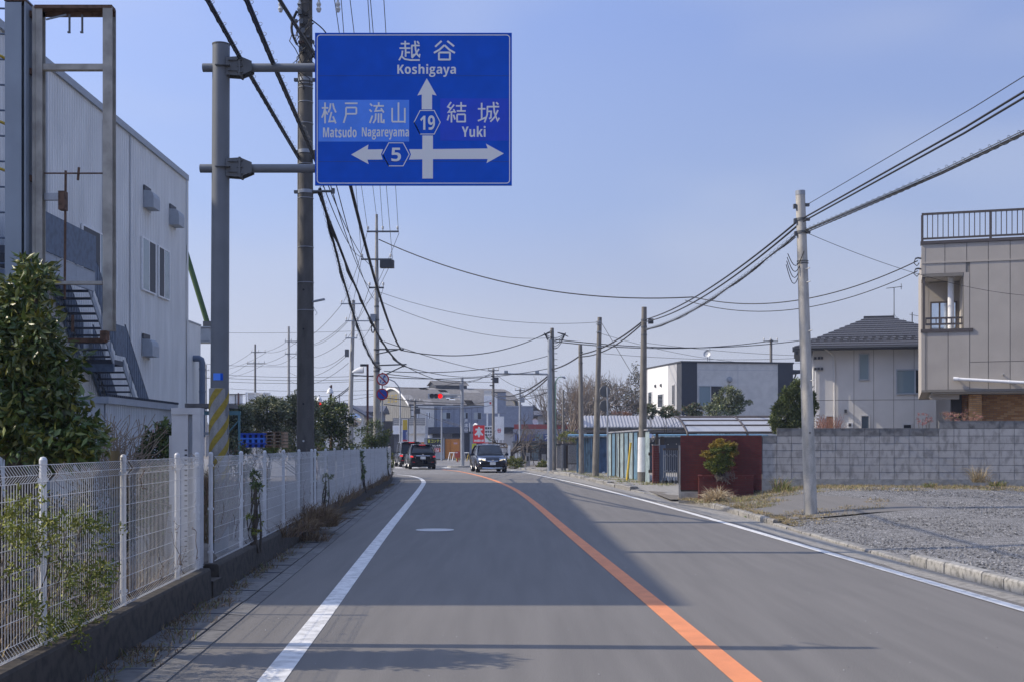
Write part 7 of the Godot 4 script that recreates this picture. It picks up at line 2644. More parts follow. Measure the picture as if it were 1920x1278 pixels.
func yards() -> void:
	# carport roof with curved brown ribs
	var d := 47.0
	var s := F / d
	var x0 := PX(1288, d)
	var cp := thing("carport", "brown framed carport roof of translucent sheets behind the red brick wall", "carport", Vector3(x0, 0, -d), -0.08)
	var L := 3.5
	var prof := []
	for i in 9:
		var u := i / 8.0
		prof.append(Vector2(-2.6 * u + 0.3, PY(810, d) + 0.55 * (1.0 - pow(1.0 - u, 2.0)) + 0.1 * u))
	for k in [0.0, L * 0.63, L + 0.9]:
		var mb := MB.new()
		var pts := []
		for p in prof:
			pts.append(Vector3(k - 0.33 * (1.0 - (p.x + 2.3) / 2.6), p.y, p.x))
		pts.push_front(Vector3(k + 0.05, PY(826, d), 0.34))
		mb.tube(pts, 0.045, 6)
		mb.cyl(Vector3(k + 0.05, 0.3, 0.34), Vector3(k + 0.05, PY(826, d), 0.34), 0.06, 0.06, 6)
		obj("rib", mb, M.brown_metal, cp)
	for i in 8:
		var p: Vector2 = prof[i]
		var q: Vector2 = prof[i + 1]
		var mb := MB.new()
		var ox := -0.33 * (1.0 - (p.x + 2.3) / 2.6)
		mb.quad(Vector3(ox, p.y, p.x), Vector3(L + 0.9, p.y, p.x), Vector3(L + 0.9, q.y, q.x), Vector3(ox, q.y, q.x))
		if i % 2 == 0 or i == 7:
			mb = MB.new()
			mb.cyl(Vector3(ox, p.y, p.x), Vector3(L + 0.9, p.y, p.x), 0.05, 0.05, 6)
			obj("purlin", mb, M.brown_metal, cp)
			mb = MB.new()
			mb.quad(Vector3(ox, p.y, p.x), Vector3(L + 0.9, p.y, p.x), Vector3(L + 0.9, q.y, q.x), Vector3(ox, q.y, q.x))
		obj("roof_sheet", mb, M.poly_sheet, cp)
	# long low shed with a corrugated pale roof
	d = 76.0
	s = F / d
	x0 = PX(1097, d)
	var sh := thing("long_shed", "long low brown shed with a pale corrugated roof behind the blue sheet fence", "shed", Vector3(x0, 0, -d), -0.03)
	L = 6.1
	var ey := PY(800, d)
	boxm("wall", 0.05, L, 0, ey - 0.12, -3.0, -0.35, M.brown_wall, sh)
	for k in 5:
		boxm("wall_board", 0.06, L - 0.01, ey - 0.32 - k * 0.17, ey - 0.17 - k * 0.17, -0.349, -0.335, M.brown_wall, sh)
	var mb := MB.new()
	var n := 34
	for i in n:
		var xa := -0.2 + (L + 0.6) * i / n
		var xb := -0.2 + (L + 0.6) * (i + 0.5) / n
		var xc := -0.2 + (L + 0.6) * (i + 1.0) / n
		for q in [[xa, 0.0, xb, 0.05], [xb, 0.05, xc, 0.0]]:
			mb.quad(Vector3(q[0], ey + q[1], 0.0), Vector3(q[2], ey + q[3], 0.0), Vector3(q[2], ey + 0.75 + q[3], -3.2), Vector3(q[0], ey + 0.75 + q[1], -3.2))
			mb.quad(Vector3(q[0], ey - 0.02, 0.001), Vector3(q[2], ey - 0.02, 0.001), Vector3(q[2], ey + q[3], 0.001), Vector3(q[0], ey + q[1], 0.001))
	obj("corrugated_roof", mb, M.roof_pale, sh)
	mb = MB.new()
	mb.tube([Vector3(-0.2, ey - 0.06, 0.05), Vector3(L + 0.3, ey - 0.06, 0.05)], 0.06, 8)
	for k in 8:
		mb.box(Vector3(0.1 + k * 0.65, ey - 0.06, 0.06), Vector3(0.03, 0.15, 0.14))
	obj("gutter", mb, M.galv_dark, sh)
	boxm("fascia", -0.2, L + 0.3, ey - 0.32, ey - 0.13, -0.3, -0.1, M.grey_board, sh)
	boxm("end_post", -0.02, 0.1, 0.0, ey - 0.13, -0.33, -0.2, M.cabinet, sh)
	# lean-to with blue eave
	d = 68.0
	s = F / d
	x0 = PX(1085, d)
	var lt := thing("blue_eaved_shed", "low dark shed with a long light blue metal eave behind the gate", "shed", Vector3(x0, 0, -d), -0.06)
	L = 10.2
	ey = PY(817, d)
	boxm("wall", 0.1, L, 0, ey - 0.05, -3.0, -0.6, M.dark_blue_wall, lt)
	mb = MB.new()
	mb.prism(PackedVector2Array([Vector2(0.0, ey - 0.04), Vector2(0.0, ey + 0.06), Vector2(-3.0, ey + 0.14), Vector2(-3.0, ey + 0.02)]), Vector3(-0.6, 0, 0), Vector3(0, 0, 1), Vector3.UP, Vector3(L + 0.6, 0, 0))
	obj("roof", mb, M.blue_trim, lt)
	boxm("eave_strip", -0.6, L, ey - 0.05, ey + 0.03, 0.001, 0.05, M.blue_sheet_b, lt)
	for k in 4:
		boxm("wall_clip", 4.4 + k * 0.45, 4.44 + k * 0.45, ey - 0.48 + k * 0.02, ey - 0.44 + k * 0.02, -0.6, -0.57, M.white_metal, lt)
	# blue sheet fence along the verge, made of single sheets
	var fence_pts := [[1227.0, 52.0, 1.0], [1146.0, 62.0, 1.0]]
	var p0 := Vector3(PX(1218, 50.6), 0.08, -50.6)
	var p1 := Vector3(PX(1141, 62.5), 0.08, -62.5)
	var fn := thing("blue_sheet_fence", "faded light blue corrugated sheet fence with timber battens behind the leaning yellow pole", "fence", p0)
	var dir := (p1 - p0).normalized()
	var out := Vector3(-dir.z, 0, dir.x)
	if out.z < 0:
		out = -out
	var len := (p1 - p0).length()
	var hgt := 2.15
	rng.seed = 241
	n = 9
	for i in n:
		mb = MB.new()
		var a := dir * len * i / n
		var w := len / n * 0.96
		var m := 9
		for j in m:
			var q0 := a + dir * w * j / m
			var q1 := a + dir * w * (j + 0.5) / m + out * 0.02
			var q2 := a + dir * w * (j + 1.0) / m
			var up := Vector3(0, hgt + rn(-0.01, 0.01), 0)
			mb.quad(q1, q0, q0 + up, q1 + up)
			mb.quad(q2, q1, q1 + up, q2 + up)
		obj("sheet", mb, M[["blue_sheet_b", "blue_sheet_b", "blue_sheet_c", "blue_sheet_b", "blue_sheet_a"][i % 5]], fn)
		mb = MB.new()
		mb.box(a + dir * w + out * 0.04 + Vector3(0, hgt / 2 - 0.02, 0), Vector3(0.07, hgt - 0.05, 0.05), Basis(Vector3.UP, atan2(-dir.z, dir.x)))
		obj("batten", mb, M.timber, fn)
	mb = MB.new()
	mb.box((p1 - p0) / 2 + Vector3(0, hgt + 0.03, 0), Vector3(len + 0.1, 0.06, 0.16), Basis(Vector3.UP, atan2(-dir.z, dir.x)))
	obj("top_cap", mb, M.roof_pale, fn)
	mb = MB.new()
	for y in [0.5, 1.2]:
		mb.box(Vector3(0.12, y, 0.08), Vector3(0.34, 0.12, 0.06))
	mb.box(Vector3(0.30, 1.0, 0.02), Vector3(0.10, 2.1, 0.14))
	mb.box(Vector3(0.55, 0.95, -0.3), Vector3(0.16, 1.9, 0.10))
	obj("end_frame", mb, M.timber, fn)
	# second blue fence: bright folded sheet panel and darker recessed one
	var q0 := Vector3(PX(1111, 67.5), 0.06, -67.5)
	var f2 := thing("blue_panel_fence", "bright blue folded sheet panel and darker blue sheets left of the faded fence", "fence", q0)
	for i in 7:
		var x := -(i + 1) * 0.117
		boxm("folded_sheet", x + 0.012, x + 0.116, 0.05, 1.95, -0.05 - 0.02 * (i % 2) - i * 0.16, 0.0 - i * 0.16, M.blue_sheet_a if i % 3 else M.blue_sheet_c, f2)
	boxm("top_rail", -0.85, 0.0, 1.95, 2.01, -1.2, 0.02, M.galv_dark, f2)
	boxm("timber_post", 0.0, 0.10, 0.0, 1.97, -0.1, 0.05, M.timber, f2)
	mb = MB.new()
	for i in 14:
		var x := 0.11 + i * 0.062
		mb.prism(PackedVector2Array([Vector2(x, -0.9), Vector2(x + 0.03, -0.88), Vector2(x + 0.06, -0.9)]), Vector3(0, 0.0, 0), Vector3.RIGHT, Vector3(0, 0, 1), Vector3(0, 1.95, 0))
	obj("darker_sheets", mb, M.blue_sheet_d, f2)  # set back, in a deeper blue than the folded panel
	# leaning yellow pole, white rag
	mb = MB.new()
	mb.cyl(Vector3.ZERO, Vector3(0.20, 1.68, -0.25), 0.05, 0.045, 10)
	mb.cyl(Vector3(0.20, 1.68, -0.25), Vector3(0.203, 1.71, -0.252), 0.048, 0.045, 10)
	var yp := obj("yellow_guard_pole", mb, M.yellow)
	yp.position = P(1175, 905, 53.0)
	tag(yp, "leaning yellow guard pole in front of the blue sheet fence", "pole")
	mb = MB.new()
	mb.box(Vector3(0, 0.06, 0), Vector3(0.12, 0.12, 0.1), Basis(Vector3(0, 0, 1), 0.4))
	var rg := obj("white_rag", mb, M.litter)
	rg.position = P(1132, 888, 66.0)
	tag(rg, "scrap of white litter on the grass before the blue fences", "litter")
	# gate pillar, gate and side panel
	d = 49.0
	s = F / d
	var gp := thing("brick_gate_pillar", "slim red brick gate pillar with a grey cap left of the accordion gate", "pillar", Vector3(PX(1225, d), 0, -d))
	boxm("shaft", 0.0, 0.23, 0, PY(834, d), -0.3, 0.0, M.mortar, gp)
	var gb := MB.new()
	for j in 26:
		var y := PY(834, d) - (j + 1) * 0.067
		gb.bb(-0.005, 0.235, y, y + 0.058, -0.29, 0.012)
	obj("bricks", gb, M.brick_red_c, gp, true)
	boxm("cap", -0.02, 0.25, PY(834, d) + 0.001, PY(832.5, d), -0.32, 0.02, M.pole_grey, gp)
	boxm("side_panel", 0.24, 0.50, 0.0, PY(833, d), -0.22, -0.1, M.steel_blue, gp)
	mb = MB.new()
	mb.cyl(Vector3(0.24, PY(848, d), 0.0), Vector3(0.24, PY(822, d), 0.0), 0.02, 0.02, 6)
	obj("rod", mb, M.galv, gp)
	var ag := thing("accordion_gate", "folded silver accordion gate on castors in the driveway", "gate", Vector3(PX(1243, d), 0.12, -d + 0.3))
	var gh := PY(843, d) - 0.12
	for i in 8:
		mb = MB.new()
		mb.cyl(Vector3(i * 0.075, 0.25, (i % 2) * 0.05), Vector3(i * 0.075, gh, (i % 2) * 0.05), 0.011, 0.011, 6)
		obj("gate_bar", mb, M.galv, ag)
	for y in [0.5, gh - 0.2]:
		mb = MB.new()
		for i in 7:
			mb.cyl(Vector3(i * 0.075, y, 0.06), Vector3(i * 0.075 + 0.075, y + (0.06 if i % 2 else -0.06), 0.02), 0.013, 0.013, 5)
			mb.box(Vector3(i * 0.075, y, 0.05), Vector3(0.03, 0.05, 0.03))
		obj("lattice_joint", mb, M.galv, ag)
	boxm("gate_top", -0.03, 0.58, gh, gh + 0.08, -0.03, 0.1, M.brown_metal, ag)
	boxm("dark_end", 0.54, 0.66, 0.1, gh, -0.1, 0.0, M.brown_metal, ag)
	for i in 6:
		mb = MB.new()
		mb.lathe([Vector2(0.07, -0.02), Vector2(0.07, 0.02), Vector2(0.0, 0.02)], Vector3(-0.03 + i * 0.12, 0.09, (i % 3) * 0.12), 12, Vector3(0.3, 0.02, 1).normalized())
		mb.box(Vector3(-0.03 + i * 0.12, 0.18, (i % 3) * 0.12), Vector3(0.03, 0.16, 0.05))
		obj("castor", mb, M.tyre if i % 2 else M.galv_dark, ag)
	# back of round signs on a pale post
	d = 58.5
	s = F / d
	var rs := thing("round_sign_backs", "pale post with two round signs seen from behind before the blue fence", "road sign", Vector3(PX(1140, d), 0, -d))
	mb = MB.new()
	mb.tube([Vector3(0, 0, 0), Vector3(-0.03, PY(725, d), 0)], 0.04, 10)
	obj("post", mb, M.galv, rs)
	for py in [733, 760]:
		mb = MB.new()
		mb.lathe([Vector2(0.0, 0.02), Vector2(0.26, 0.02), Vector2(0.27, -0.01), Vector2(0.0, -0.015)], Vector3(-0.14, PY(py, d), -0.08), 24, Vector3(0.35, 0.02, 1).normalized())
		obj("disc", mb, M.galv_dark, rs)
	# green lamp post
	d = 75.0
	var gl := thing("green_lamp_post", "thin pale green lamp post with a curved arm beside the camera arm pole", "lamp post", Vector3(PX(1041, d), 0, -d))
	mb = MB.new()
	var hy := PY(722, d)
	mb.tube([Vector3(0, 0, 0), Vector3(0, hy, 0), Vector3(0.06, hy + 0.3, 0), Vector3(0.2, hy + 0.48, 0), Vector3(0.4, hy + 0.52, 0)], [0.06, 0.045, 0.035, 0.03, 0.03], 8)
	obj("post", mb, M.green_pole, gl)
	mb = MB.new()
	mb.tube([Vector3(0.38, hy + 0.52, 0), Vector3(0.55, hy + 0.48, 0), Vector3(0.62, hy + 0.42, 0)], [0.03, 0.07, 0.04], 8)
	obj("lamp_head", mb, M.galv, gl)
	# grey posts, board and dark hut by the verge
	d = 74.0
	var bd := thing("grey_board_gate", "weathered grey board panel on a low block base at the verge", "gate", Vector3(PX(1063, d), 0.05, -d + 1.5))
	boxm("board_frame", 0.0, 0.56, 0.52, 1.62, -0.06, -0.02, M.grey_board, bd)
	for k in 9:
		boxm("board", 0.03, 0.50, 0.56 + k * 0.113, 0.56 + k * 0.113 + 0.10, -0.02, 0.0, M.grey_board, bd)
	boxm("top_bar", -0.03, 0.60, 1.62, 1.67, -0.08, 0.02, M.brown_metal, bd)
	boxm("block_base", 0.0, 0.58, 0.0, 0.47, -0.15, 0.0, M.block_a, bd)
	var gpost := thing("gate_post", "grey concrete gate post left of the weathered board panel", "post", Vector3(PX(1056, d), 0.05, -d))
	boxm("post", -0.12, 0.02, 0, 1.6, -0.2, 0.0, M.grey_board, gpost)
	boxm("dark_post", 0.06, 0.16, 0, 1.6, -0.2, 0.0, M.dark_grey, gpost)
	var hut := thing("dark_hut", "dark flat roofed garage front behind the grey gate post", "garage", Vector3(PX(1044, 80.0), 0, -80.0))
	boxm("roof_edge", -0.1, 1.6, PY(834, 80.0), PY(831, 80.0), -3, 0.1, M.dark_grey, hut)
	boxm("wall", 0.0, 1.5, 0, PY(834.2, 80.0), -3, -0.3, M.brown_wall, hut)
	boxm("side_wall", 0.0, 0.38, 0, PY(834.2, 80.0), -0.299, 0.0, M.grey_board, hut)

func right_plants() -> void:
	var d := 45.0
	var at := Vector3(PX(1478, d), 0.34, -d)
	bush("juniper_tree", "dark dense upright juniper left of the near right pole behind the wall", at, [[P(1490, 752, d) - at, Vector3(0.50, 0.75, 0.45), 150, 60, 0.2], [P(1470, 785, d) - at, Vector3(0.52, 0.65, 0.45), 130, 60, 0.2], [P(1515, 755, d) - at, Vector3(0.35, 0.7, 0.4), 80, 60, 0.2], [P(1500, 800, d) - at, Vector3(0.5, 0.5, 0.4), 70, 50, 0.25]], 0.09, [Color(0.085, 0.115, 0.03), Color(0.135, 0.16, 0.04), Color(0.055, 0.08, 0.022)], 251, M.leaf_dull, 3, "tree", "", -0.6)
	d = 70.0
	at = Vector3(PX(1362, d), 0.2, -d)
	bush("garden_tree", "small light green garden tree in front of the boxy white house", at, [[P(1366, 742, d) - at, Vector3(0.75, 0.55, 0.6), 30, 50], [P(1358, 764, d) - at, Vector3(1.2, 0.5, 0.7), 34, 50], [P(1378, 760, d) - at, Vector3(0.9, 0.5, 0.6), 24, 50]], 0.17, GREEN_OLIVE + [GREEN_DEEP[3]], 252, M.leaf_dull, 6, "tree")
	d = 72.0
	for q in [["round clipped dark shrub left of the light green garden tree", 1304, 768, 22, 11, 253], ["smaller dark shrub at the foot of the white sunlit house side", 1255, 771, 20, 10, 254], ["dark leafy shrub beside the white banded pole's top of shed", 1215, 768, 16, 14, 255]]:
		var sc := d / F
		at = Vector3(PX(q[1], d), 0.2, -d)
		bush("garden_shrub", q[0], at, [[P(q[1], q[2], d) - at, Vector3(q[3] * sc, q[4] * sc, 0.5), 30, 44]], 0.15, GREEN_OLIVE.slice(0, 3) + [GREEN_DEEP[4], DRY_BROWN[0]], q[5], M.leaf_dull, 5, "shrub", "garden shrubs before the boxy white house", 0.0, 0.2)
	# red and pink shrubs behind the block wall
	d = 37.5
	at = Vector3(PX(1730, d), 0.4, -d)
	bush("red_nandina", "thin red leaved nandina above the block wall left of the step", at, [[P(1733, 785, d) - at, Vector3(0.26, 0.2, 0.2), 12, 22]], 0.045, RED_LEAF, 256, M.leaf_dull, 5)
	d = 38.5
	at = Vector3(PX(1800, d), 0.4, -d)
	bush("pink_azalea", "pinkish azalea bush showing over the block wall under the beige house", at, [[P(1785, 782, d) - at, Vector3(0.45, 0.2, 0.3), 26, 40], [P(1822, 780, d) - at, Vector3(0.32, 0.2, 0.3), 22, 40]], 0.04, PINK + [RED_LEAF[1]], 257, M.leaf_dull, 5)
	rng.seed = 258
	var mb := MB.new()
	d = 39.0
	for i in 170:
		var p := Vector3(PX(rn(1532, 1575), d), PY(rn(800, 815), d), -d + rn(-0.4, 0.4))
		var pts := [p]
		var dv := Vector3(rn(-0.6, 0.6), 1, rn(-0.4, 0.4)).normalized()
		for j in 4:
			dv = (dv + rdir() * 0.3).normalized()
			p += dv * rn(0.06, 0.14)
			pts.append(p)
		mb.tube(pts, 0.004, 3, false)
	one("reddish_twig_bush", "leafless reddish twig bush over the block wall right of the near pole", "bush", mb, mat("twig_red", 0.30, 0.15, 0.11, 0.9))
	# rounded clipped hedge pieces near the junction
	d = 86.0
	for q in [["clipped yellow green hedge behind the dark oncoming car", 964, 868, 21, 10, 261], ["small yellow green bush left of the camera arm pole", 1015, 873, 11, 8, 262]]:
		var sc := d / F
		at = Vector3(PX(q[1], d), 0.1, -d)
		bush("low_hedge", q[0], at, [[P(q[1], q[2] - 1, d) - at, Vector3(q[3] * sc, q[4] * sc, 0.5), 40, 50]], 0.13, GREEN_YELLOW + [GOLD[1], GREEN_OLIVE[0]], q[5], M.leaf_dull, 4, "hedge", "hedges at the right of the junction", 0.0, 0.1)
	at = Vector3(PX(1075, 85.0), 0.1, -85.0)
	bush("yellowish_bush", "yellowish leafy bush over the dark garage left of the brown poles", at, [[P(1065, 820, 85.0) - at, Vector3(0.75, 0.42, 0.5), 30, 44]], 0.10, GREEN_YELLOW + [GOLD[2]], 263, M.leaf_dull, 5)
	# bare trees
	bare_tree("bare_tree", "big leafless zelkova tree rising behind the short brown pole", Vector3(PX(1098, 112.0), 0, -112.0), 9.0, 0.28, 5, 0.85, 0.25, M.bark_grey, 271, "leafless trees on the right", 2)
	bare_tree("bare_tree", "leafless spreading tree between the tall brown pole and the white banded pole", Vector3(PX(1150, 122.0), 0, -122.0), 9.5, 0.28, 5, 0.9, 0.2, M.bark, 272, "leafless trees on the right", 2)
	bare_tree("bare_tree", "leafless brownish tree touching the white banded pole on its left", Vector3(PX(1188, 126.0), 0, -126.0), 9.2, 0.28, 5, 0.9, 0.2, M.bark, 273, "leafless trees on the right", 2)
	bare_tree("bare_tree", "upright pale leafless tree behind the green lamp post", Vector3(PX(1070, 98.0), 0, -98.0), 6.8, 0.16, 5, 0.5, 0.9, M.twig, 274, "leafless trees on the right")
	bare_tree("bare_tree", "tall grey leafless tree right behind the camera arm pole", Vector3(PX(1052, 118.0), 0, -118.0), 8.2, 0.2, 5, 0.6, 0.6, M.bark_grey, 275, "leafless trees on the right", 2)
	bare_tree("pruned_tree", "dark pruned plane tree with knobbly limbs left of the blue shop", Vector3(PX(958, 99.0), 0, -99.0), 4.6, 0.22, 4, 0.95, 0.1, M.bark, 276, "")
	bare_tree("small_bare_tree", "small leafless street tree before the blue shop front", Vector3(PX(986, 96.0), 0, -96.0), 3.3, 0.08, 4, 0.55, 0.7, M.bark_grey, 277, "")
	d = 128.0
	at = Vector3(PX(1120, d), 0, -d)
	bush("wooded_backdrop_tree", "brown olive evergreen tree mass behind the leafless trees", at, [[P(1150, 755, d) - at, Vector3(3.6, 2.2, 2.0), 90, 40], [P(1090, 770, d) - at, Vector3(2.6, 2.0, 2.0), 60, 40], [P(1196, 735, d) - at, Vector3(1.4, 2.6, 1.5), 50, 40]], 0.26, [Color(0.10, 0.095, 0.06), Color(0.13, 0.11, 0.075), Color(0.07, 0.075, 0.04), Color(0.15, 0.12, 0.09)], 278, M.leaf_dull, 6, "tree")
	at = Vector3(PX(1165, 90.0), 0, -90.0)
	bush("red_brown_bush", "reddish brown rounded bush above the long shed's roof", at, [[P(1165, 778, 90.0) - at, Vector3(0.9, 0.33, 0.6), 40, 40]], 0.08, [Color(0.24, 0.10, 0.06), Color(0.19, 0.09, 0.055), Color(0.28, 0.13, 0.08)], 279, M.leaf_dull, 5)

# ---------- the junction and what stands behind it
func barn() -> void:
	var d0 := 165.0
	var a := 0.4
	var x0 := PX(770, d0)
	var b := thing("barrel_roof_barn", "big old barn with curved grey roof, roof vent and open front behind the junction", "building", Vector3(x0, 0, -d0), a)
	var L: float = along(978.0, x0, d0, a)
	var D := 16.0
	var ev := PY(757, d0)
	var ri := 9.6
	var prof := []
	for i in 13:
		var u := i / 12.0 * 2.0 - 1.0
		prof.append(Vector2(-D / 2 - u * D / 2 * -1.0, ev + (ri - ev) * (1.0 - pow(absf(u), 1.7))))
	# roof sheets running along the length; a few lighter patches
	rng.seed = 301
	var cols := 14
	for i in 12:
		var p: Vector2 = prof[i]
		var q: Vector2 = prof[i + 1]
		for k in 2:
			var mb := MB.new()
			for j in cols:
				if (rng.randf() < 0.12) != (k == 1):
					continue
				var xa := -0.3 + (L + 0.6) * j / cols
				var xb := -0.3 + (L + 0.6) * (j + 1.0) / cols
				mb.quad(Vector3(xa, q.y + 0.02 * k, q.x), Vector3(xb, q.y + 0.02 * k, q.x), Vector3(xb, p.y + 0.02 * k, p.x), Vector3(xa, p.y + 0.02 * k, p.x))
			if mb.v.size():
				obj("roof_sheet", mb, M.roof_patch if k == 1 else M.roof_grey, b)
	rng.seed = 302
	for side in [0.0, L]:
		var poly := PackedVector2Array()
		for p in prof:
			poly.append(Vector2(p.x, p.y - 0.05))
		poly.append(Vector2(0, ev - 2.6))
		poly.append(Vector2(-D, ev - 2.6))
		var mb := MB.new()
		mb.prism(poly, Vector3(side - 0.05, 0, 0), Vector3(0, 0, 1), Vector3.UP, Vector3(0.1, 0, 0))
		obj("gable", mb, M.old_wall, b)
		if side > 1.0:
			continue
		mb = MB.new()
		for i in 12:
			mb.prism(PackedVector2Array([prof[i] + Vector2(0, -0.25), prof[i + 1] + Vector2(0, -0.25), prof[i + 1] + Vector2(0, 0.03), prof[i] + Vector2(0, 0.03)]), Vector3(side - 0.35, 0, 0), Vector3(0, 0, 1), Vector3.UP, Vector3(0.06, 0, 0))
		obj("bargeboard", mb, M.white_wall, b)
	var mb := MB.new()
	for k in 18:
		mb.bb(-0.07, -0.05, ev - 2.6, ev + 1.2, -D + 0.4 + k * 0.87, -D + 0.45 + k * 0.87)
	obj("gable_joint", mb, M.roof_grey, b)
	# faded sign on the gable, three worn characters
	mb = MB.new()
	for k in 3:
		var z := -D * 0.62 + k * 1.6
		for q in [[0.0, 0.9, 0.0, 0.0], [0.2, 0.2, 0.0, 0.9], [0.7, 0.7, 0.0, 0.9], [0.0, 0.9, 0.45, 0.45], [0.0, 0.9, 0.9, 0.9]]:
			mb.bb(-0.09, -0.08, ev + 0.5 + minf(q[2], q[3]), ev + 0.5 + maxf(q[2], q[3]) + 0.1, z + q[0], z + q[1] + 0.1)
	obj("faded_characters", mb, M.yellow_stripe, b)
	boxm("front_wall", 0.0, L, 0, ev - 0.1, -0.3, -0.02, M.pale_wall, b)
	boxm("lean_roof", -0.6, 0.0, ev - 3.0, ev - 2.6, -D, 0.6, M.roof_grey, b)
	boxm("dark_opening", -0.02, 0.1, 0, ev - 3.0, -D + 1, -1.0, M.black, b)
	boxm("gutter", -0.2, L + 0.2, ev - 0.22, ev - 0.04, 0.0, 0.25, M.dark_grey, b)
	boxm("lower_eave", 0.2, L, ev - 0.55, ev - 0.3, 0.0, 0.5, M.galv_dark, b)
	# roof vent
	var v := Node3D.new()
	v.name = "roof_vent"
	b.add_child(v, true)
	mb = MB.new()
	var vx0 := L * 0.36
	var vx1 := L * 0.66
	mb.prism(PackedVector2Array([Vector2(-D / 2 + 1.5, ri - 0.1), Vector2(-D / 2 + 1.5, ri + 0.25), Vector2(-D / 2, ri + 0.85), Vector2(-D / 2 - 1.5, ri + 0.25), Vector2(-D / 2 - 1.5, ri - 0.1)]), Vector3(vx0 + 0.1, 0, 0), Vector3(0, 0, 1), Vector3.UP, Vector3(vx1 - vx0 - 0.2, 0, 0))
	obj("vent_body", mb, M.dark_grey, v)
	mb = MB.new()
	mb.prism(PackedVector2Array([Vector2(-D / 2 + 1.7, ri + 0.3), Vector2(-D / 2, ri + 1.0), Vector2(-D / 2 - 1.7, ri + 0.3), Vector2(-D / 2, ri + 0.87)]), Vector3(vx0 - 0.2, 0, 0), Vector3(0, 0, 1), Vector3.UP, Vector3(vx1 - vx0 + 0.4, 0, 0))
	obj("vent_roof", mb, M.roof_grey, v)

func plain_house(label: String, px0: float, px1: float, pyt: float, pye: float, d: float, wall: Material, roof: Material, gable_front: bool, called := "house") -> void:
	var x0 := PX(px0, d)
	var W := PX(px1, d) - x0
	var h := thing(called, label, "house", Vector3(x0, 0, -d), 0.0)
	var ev := PY(pye, d)
	var ri := PY(pyt, d)
	boxm("wall", 0.0, W, 0, ev, -7.0, 0.0, wall, h)
	var mb := MB.new()
	if gable_front:
		mb.prism(PackedVector2Array([Vector2(0, ev), Vector2(W, ev), Vector2(W / 2, ri - 0.1)]), Vector3(0, 0, -7.0), Vector3.RIGHT, Vector3.UP, Vector3(0, 0, 6.999))
		obj("gable", mb, wall, h)
		mb = MB.new()
		mb.prism(PackedVector2Array([Vector2(-0.5, ev - 0.25), Vector2(W / 2, ri), Vector2(W + 0.5, ev - 0.25), Vector2(W + 0.5, ev - 0.1), Vector2(W / 2, ri + 0.15), Vector2(-0.5, ev - 0.1)]), Vector3(0, 0, -7.4), Vector3.RIGHT, Vector3.UP, Vector3(0, 0, 7.9))
	else:
		mb.prism(PackedVector2Array([Vector2(0.6, ev - 0.1), Vector2(0.6, ev + 0.08), Vector2(-3.5, ri), Vector2(-7.6, ev + 0.08), Vector2(-7.6, ev - 0.1)]), Vector3(-0.5, 0, 0), Vector3(0, 0, 1), Vector3.UP, Vector3(W + 1.0, 0, 0))
	obj("roof", mb, roof, h)
	if pye < 800:
		window_on(h, W * 0.3, W * 0.5, ev - 2.0, ev - 0.9, 0.0, M.white_metal, [M.glass_dark])

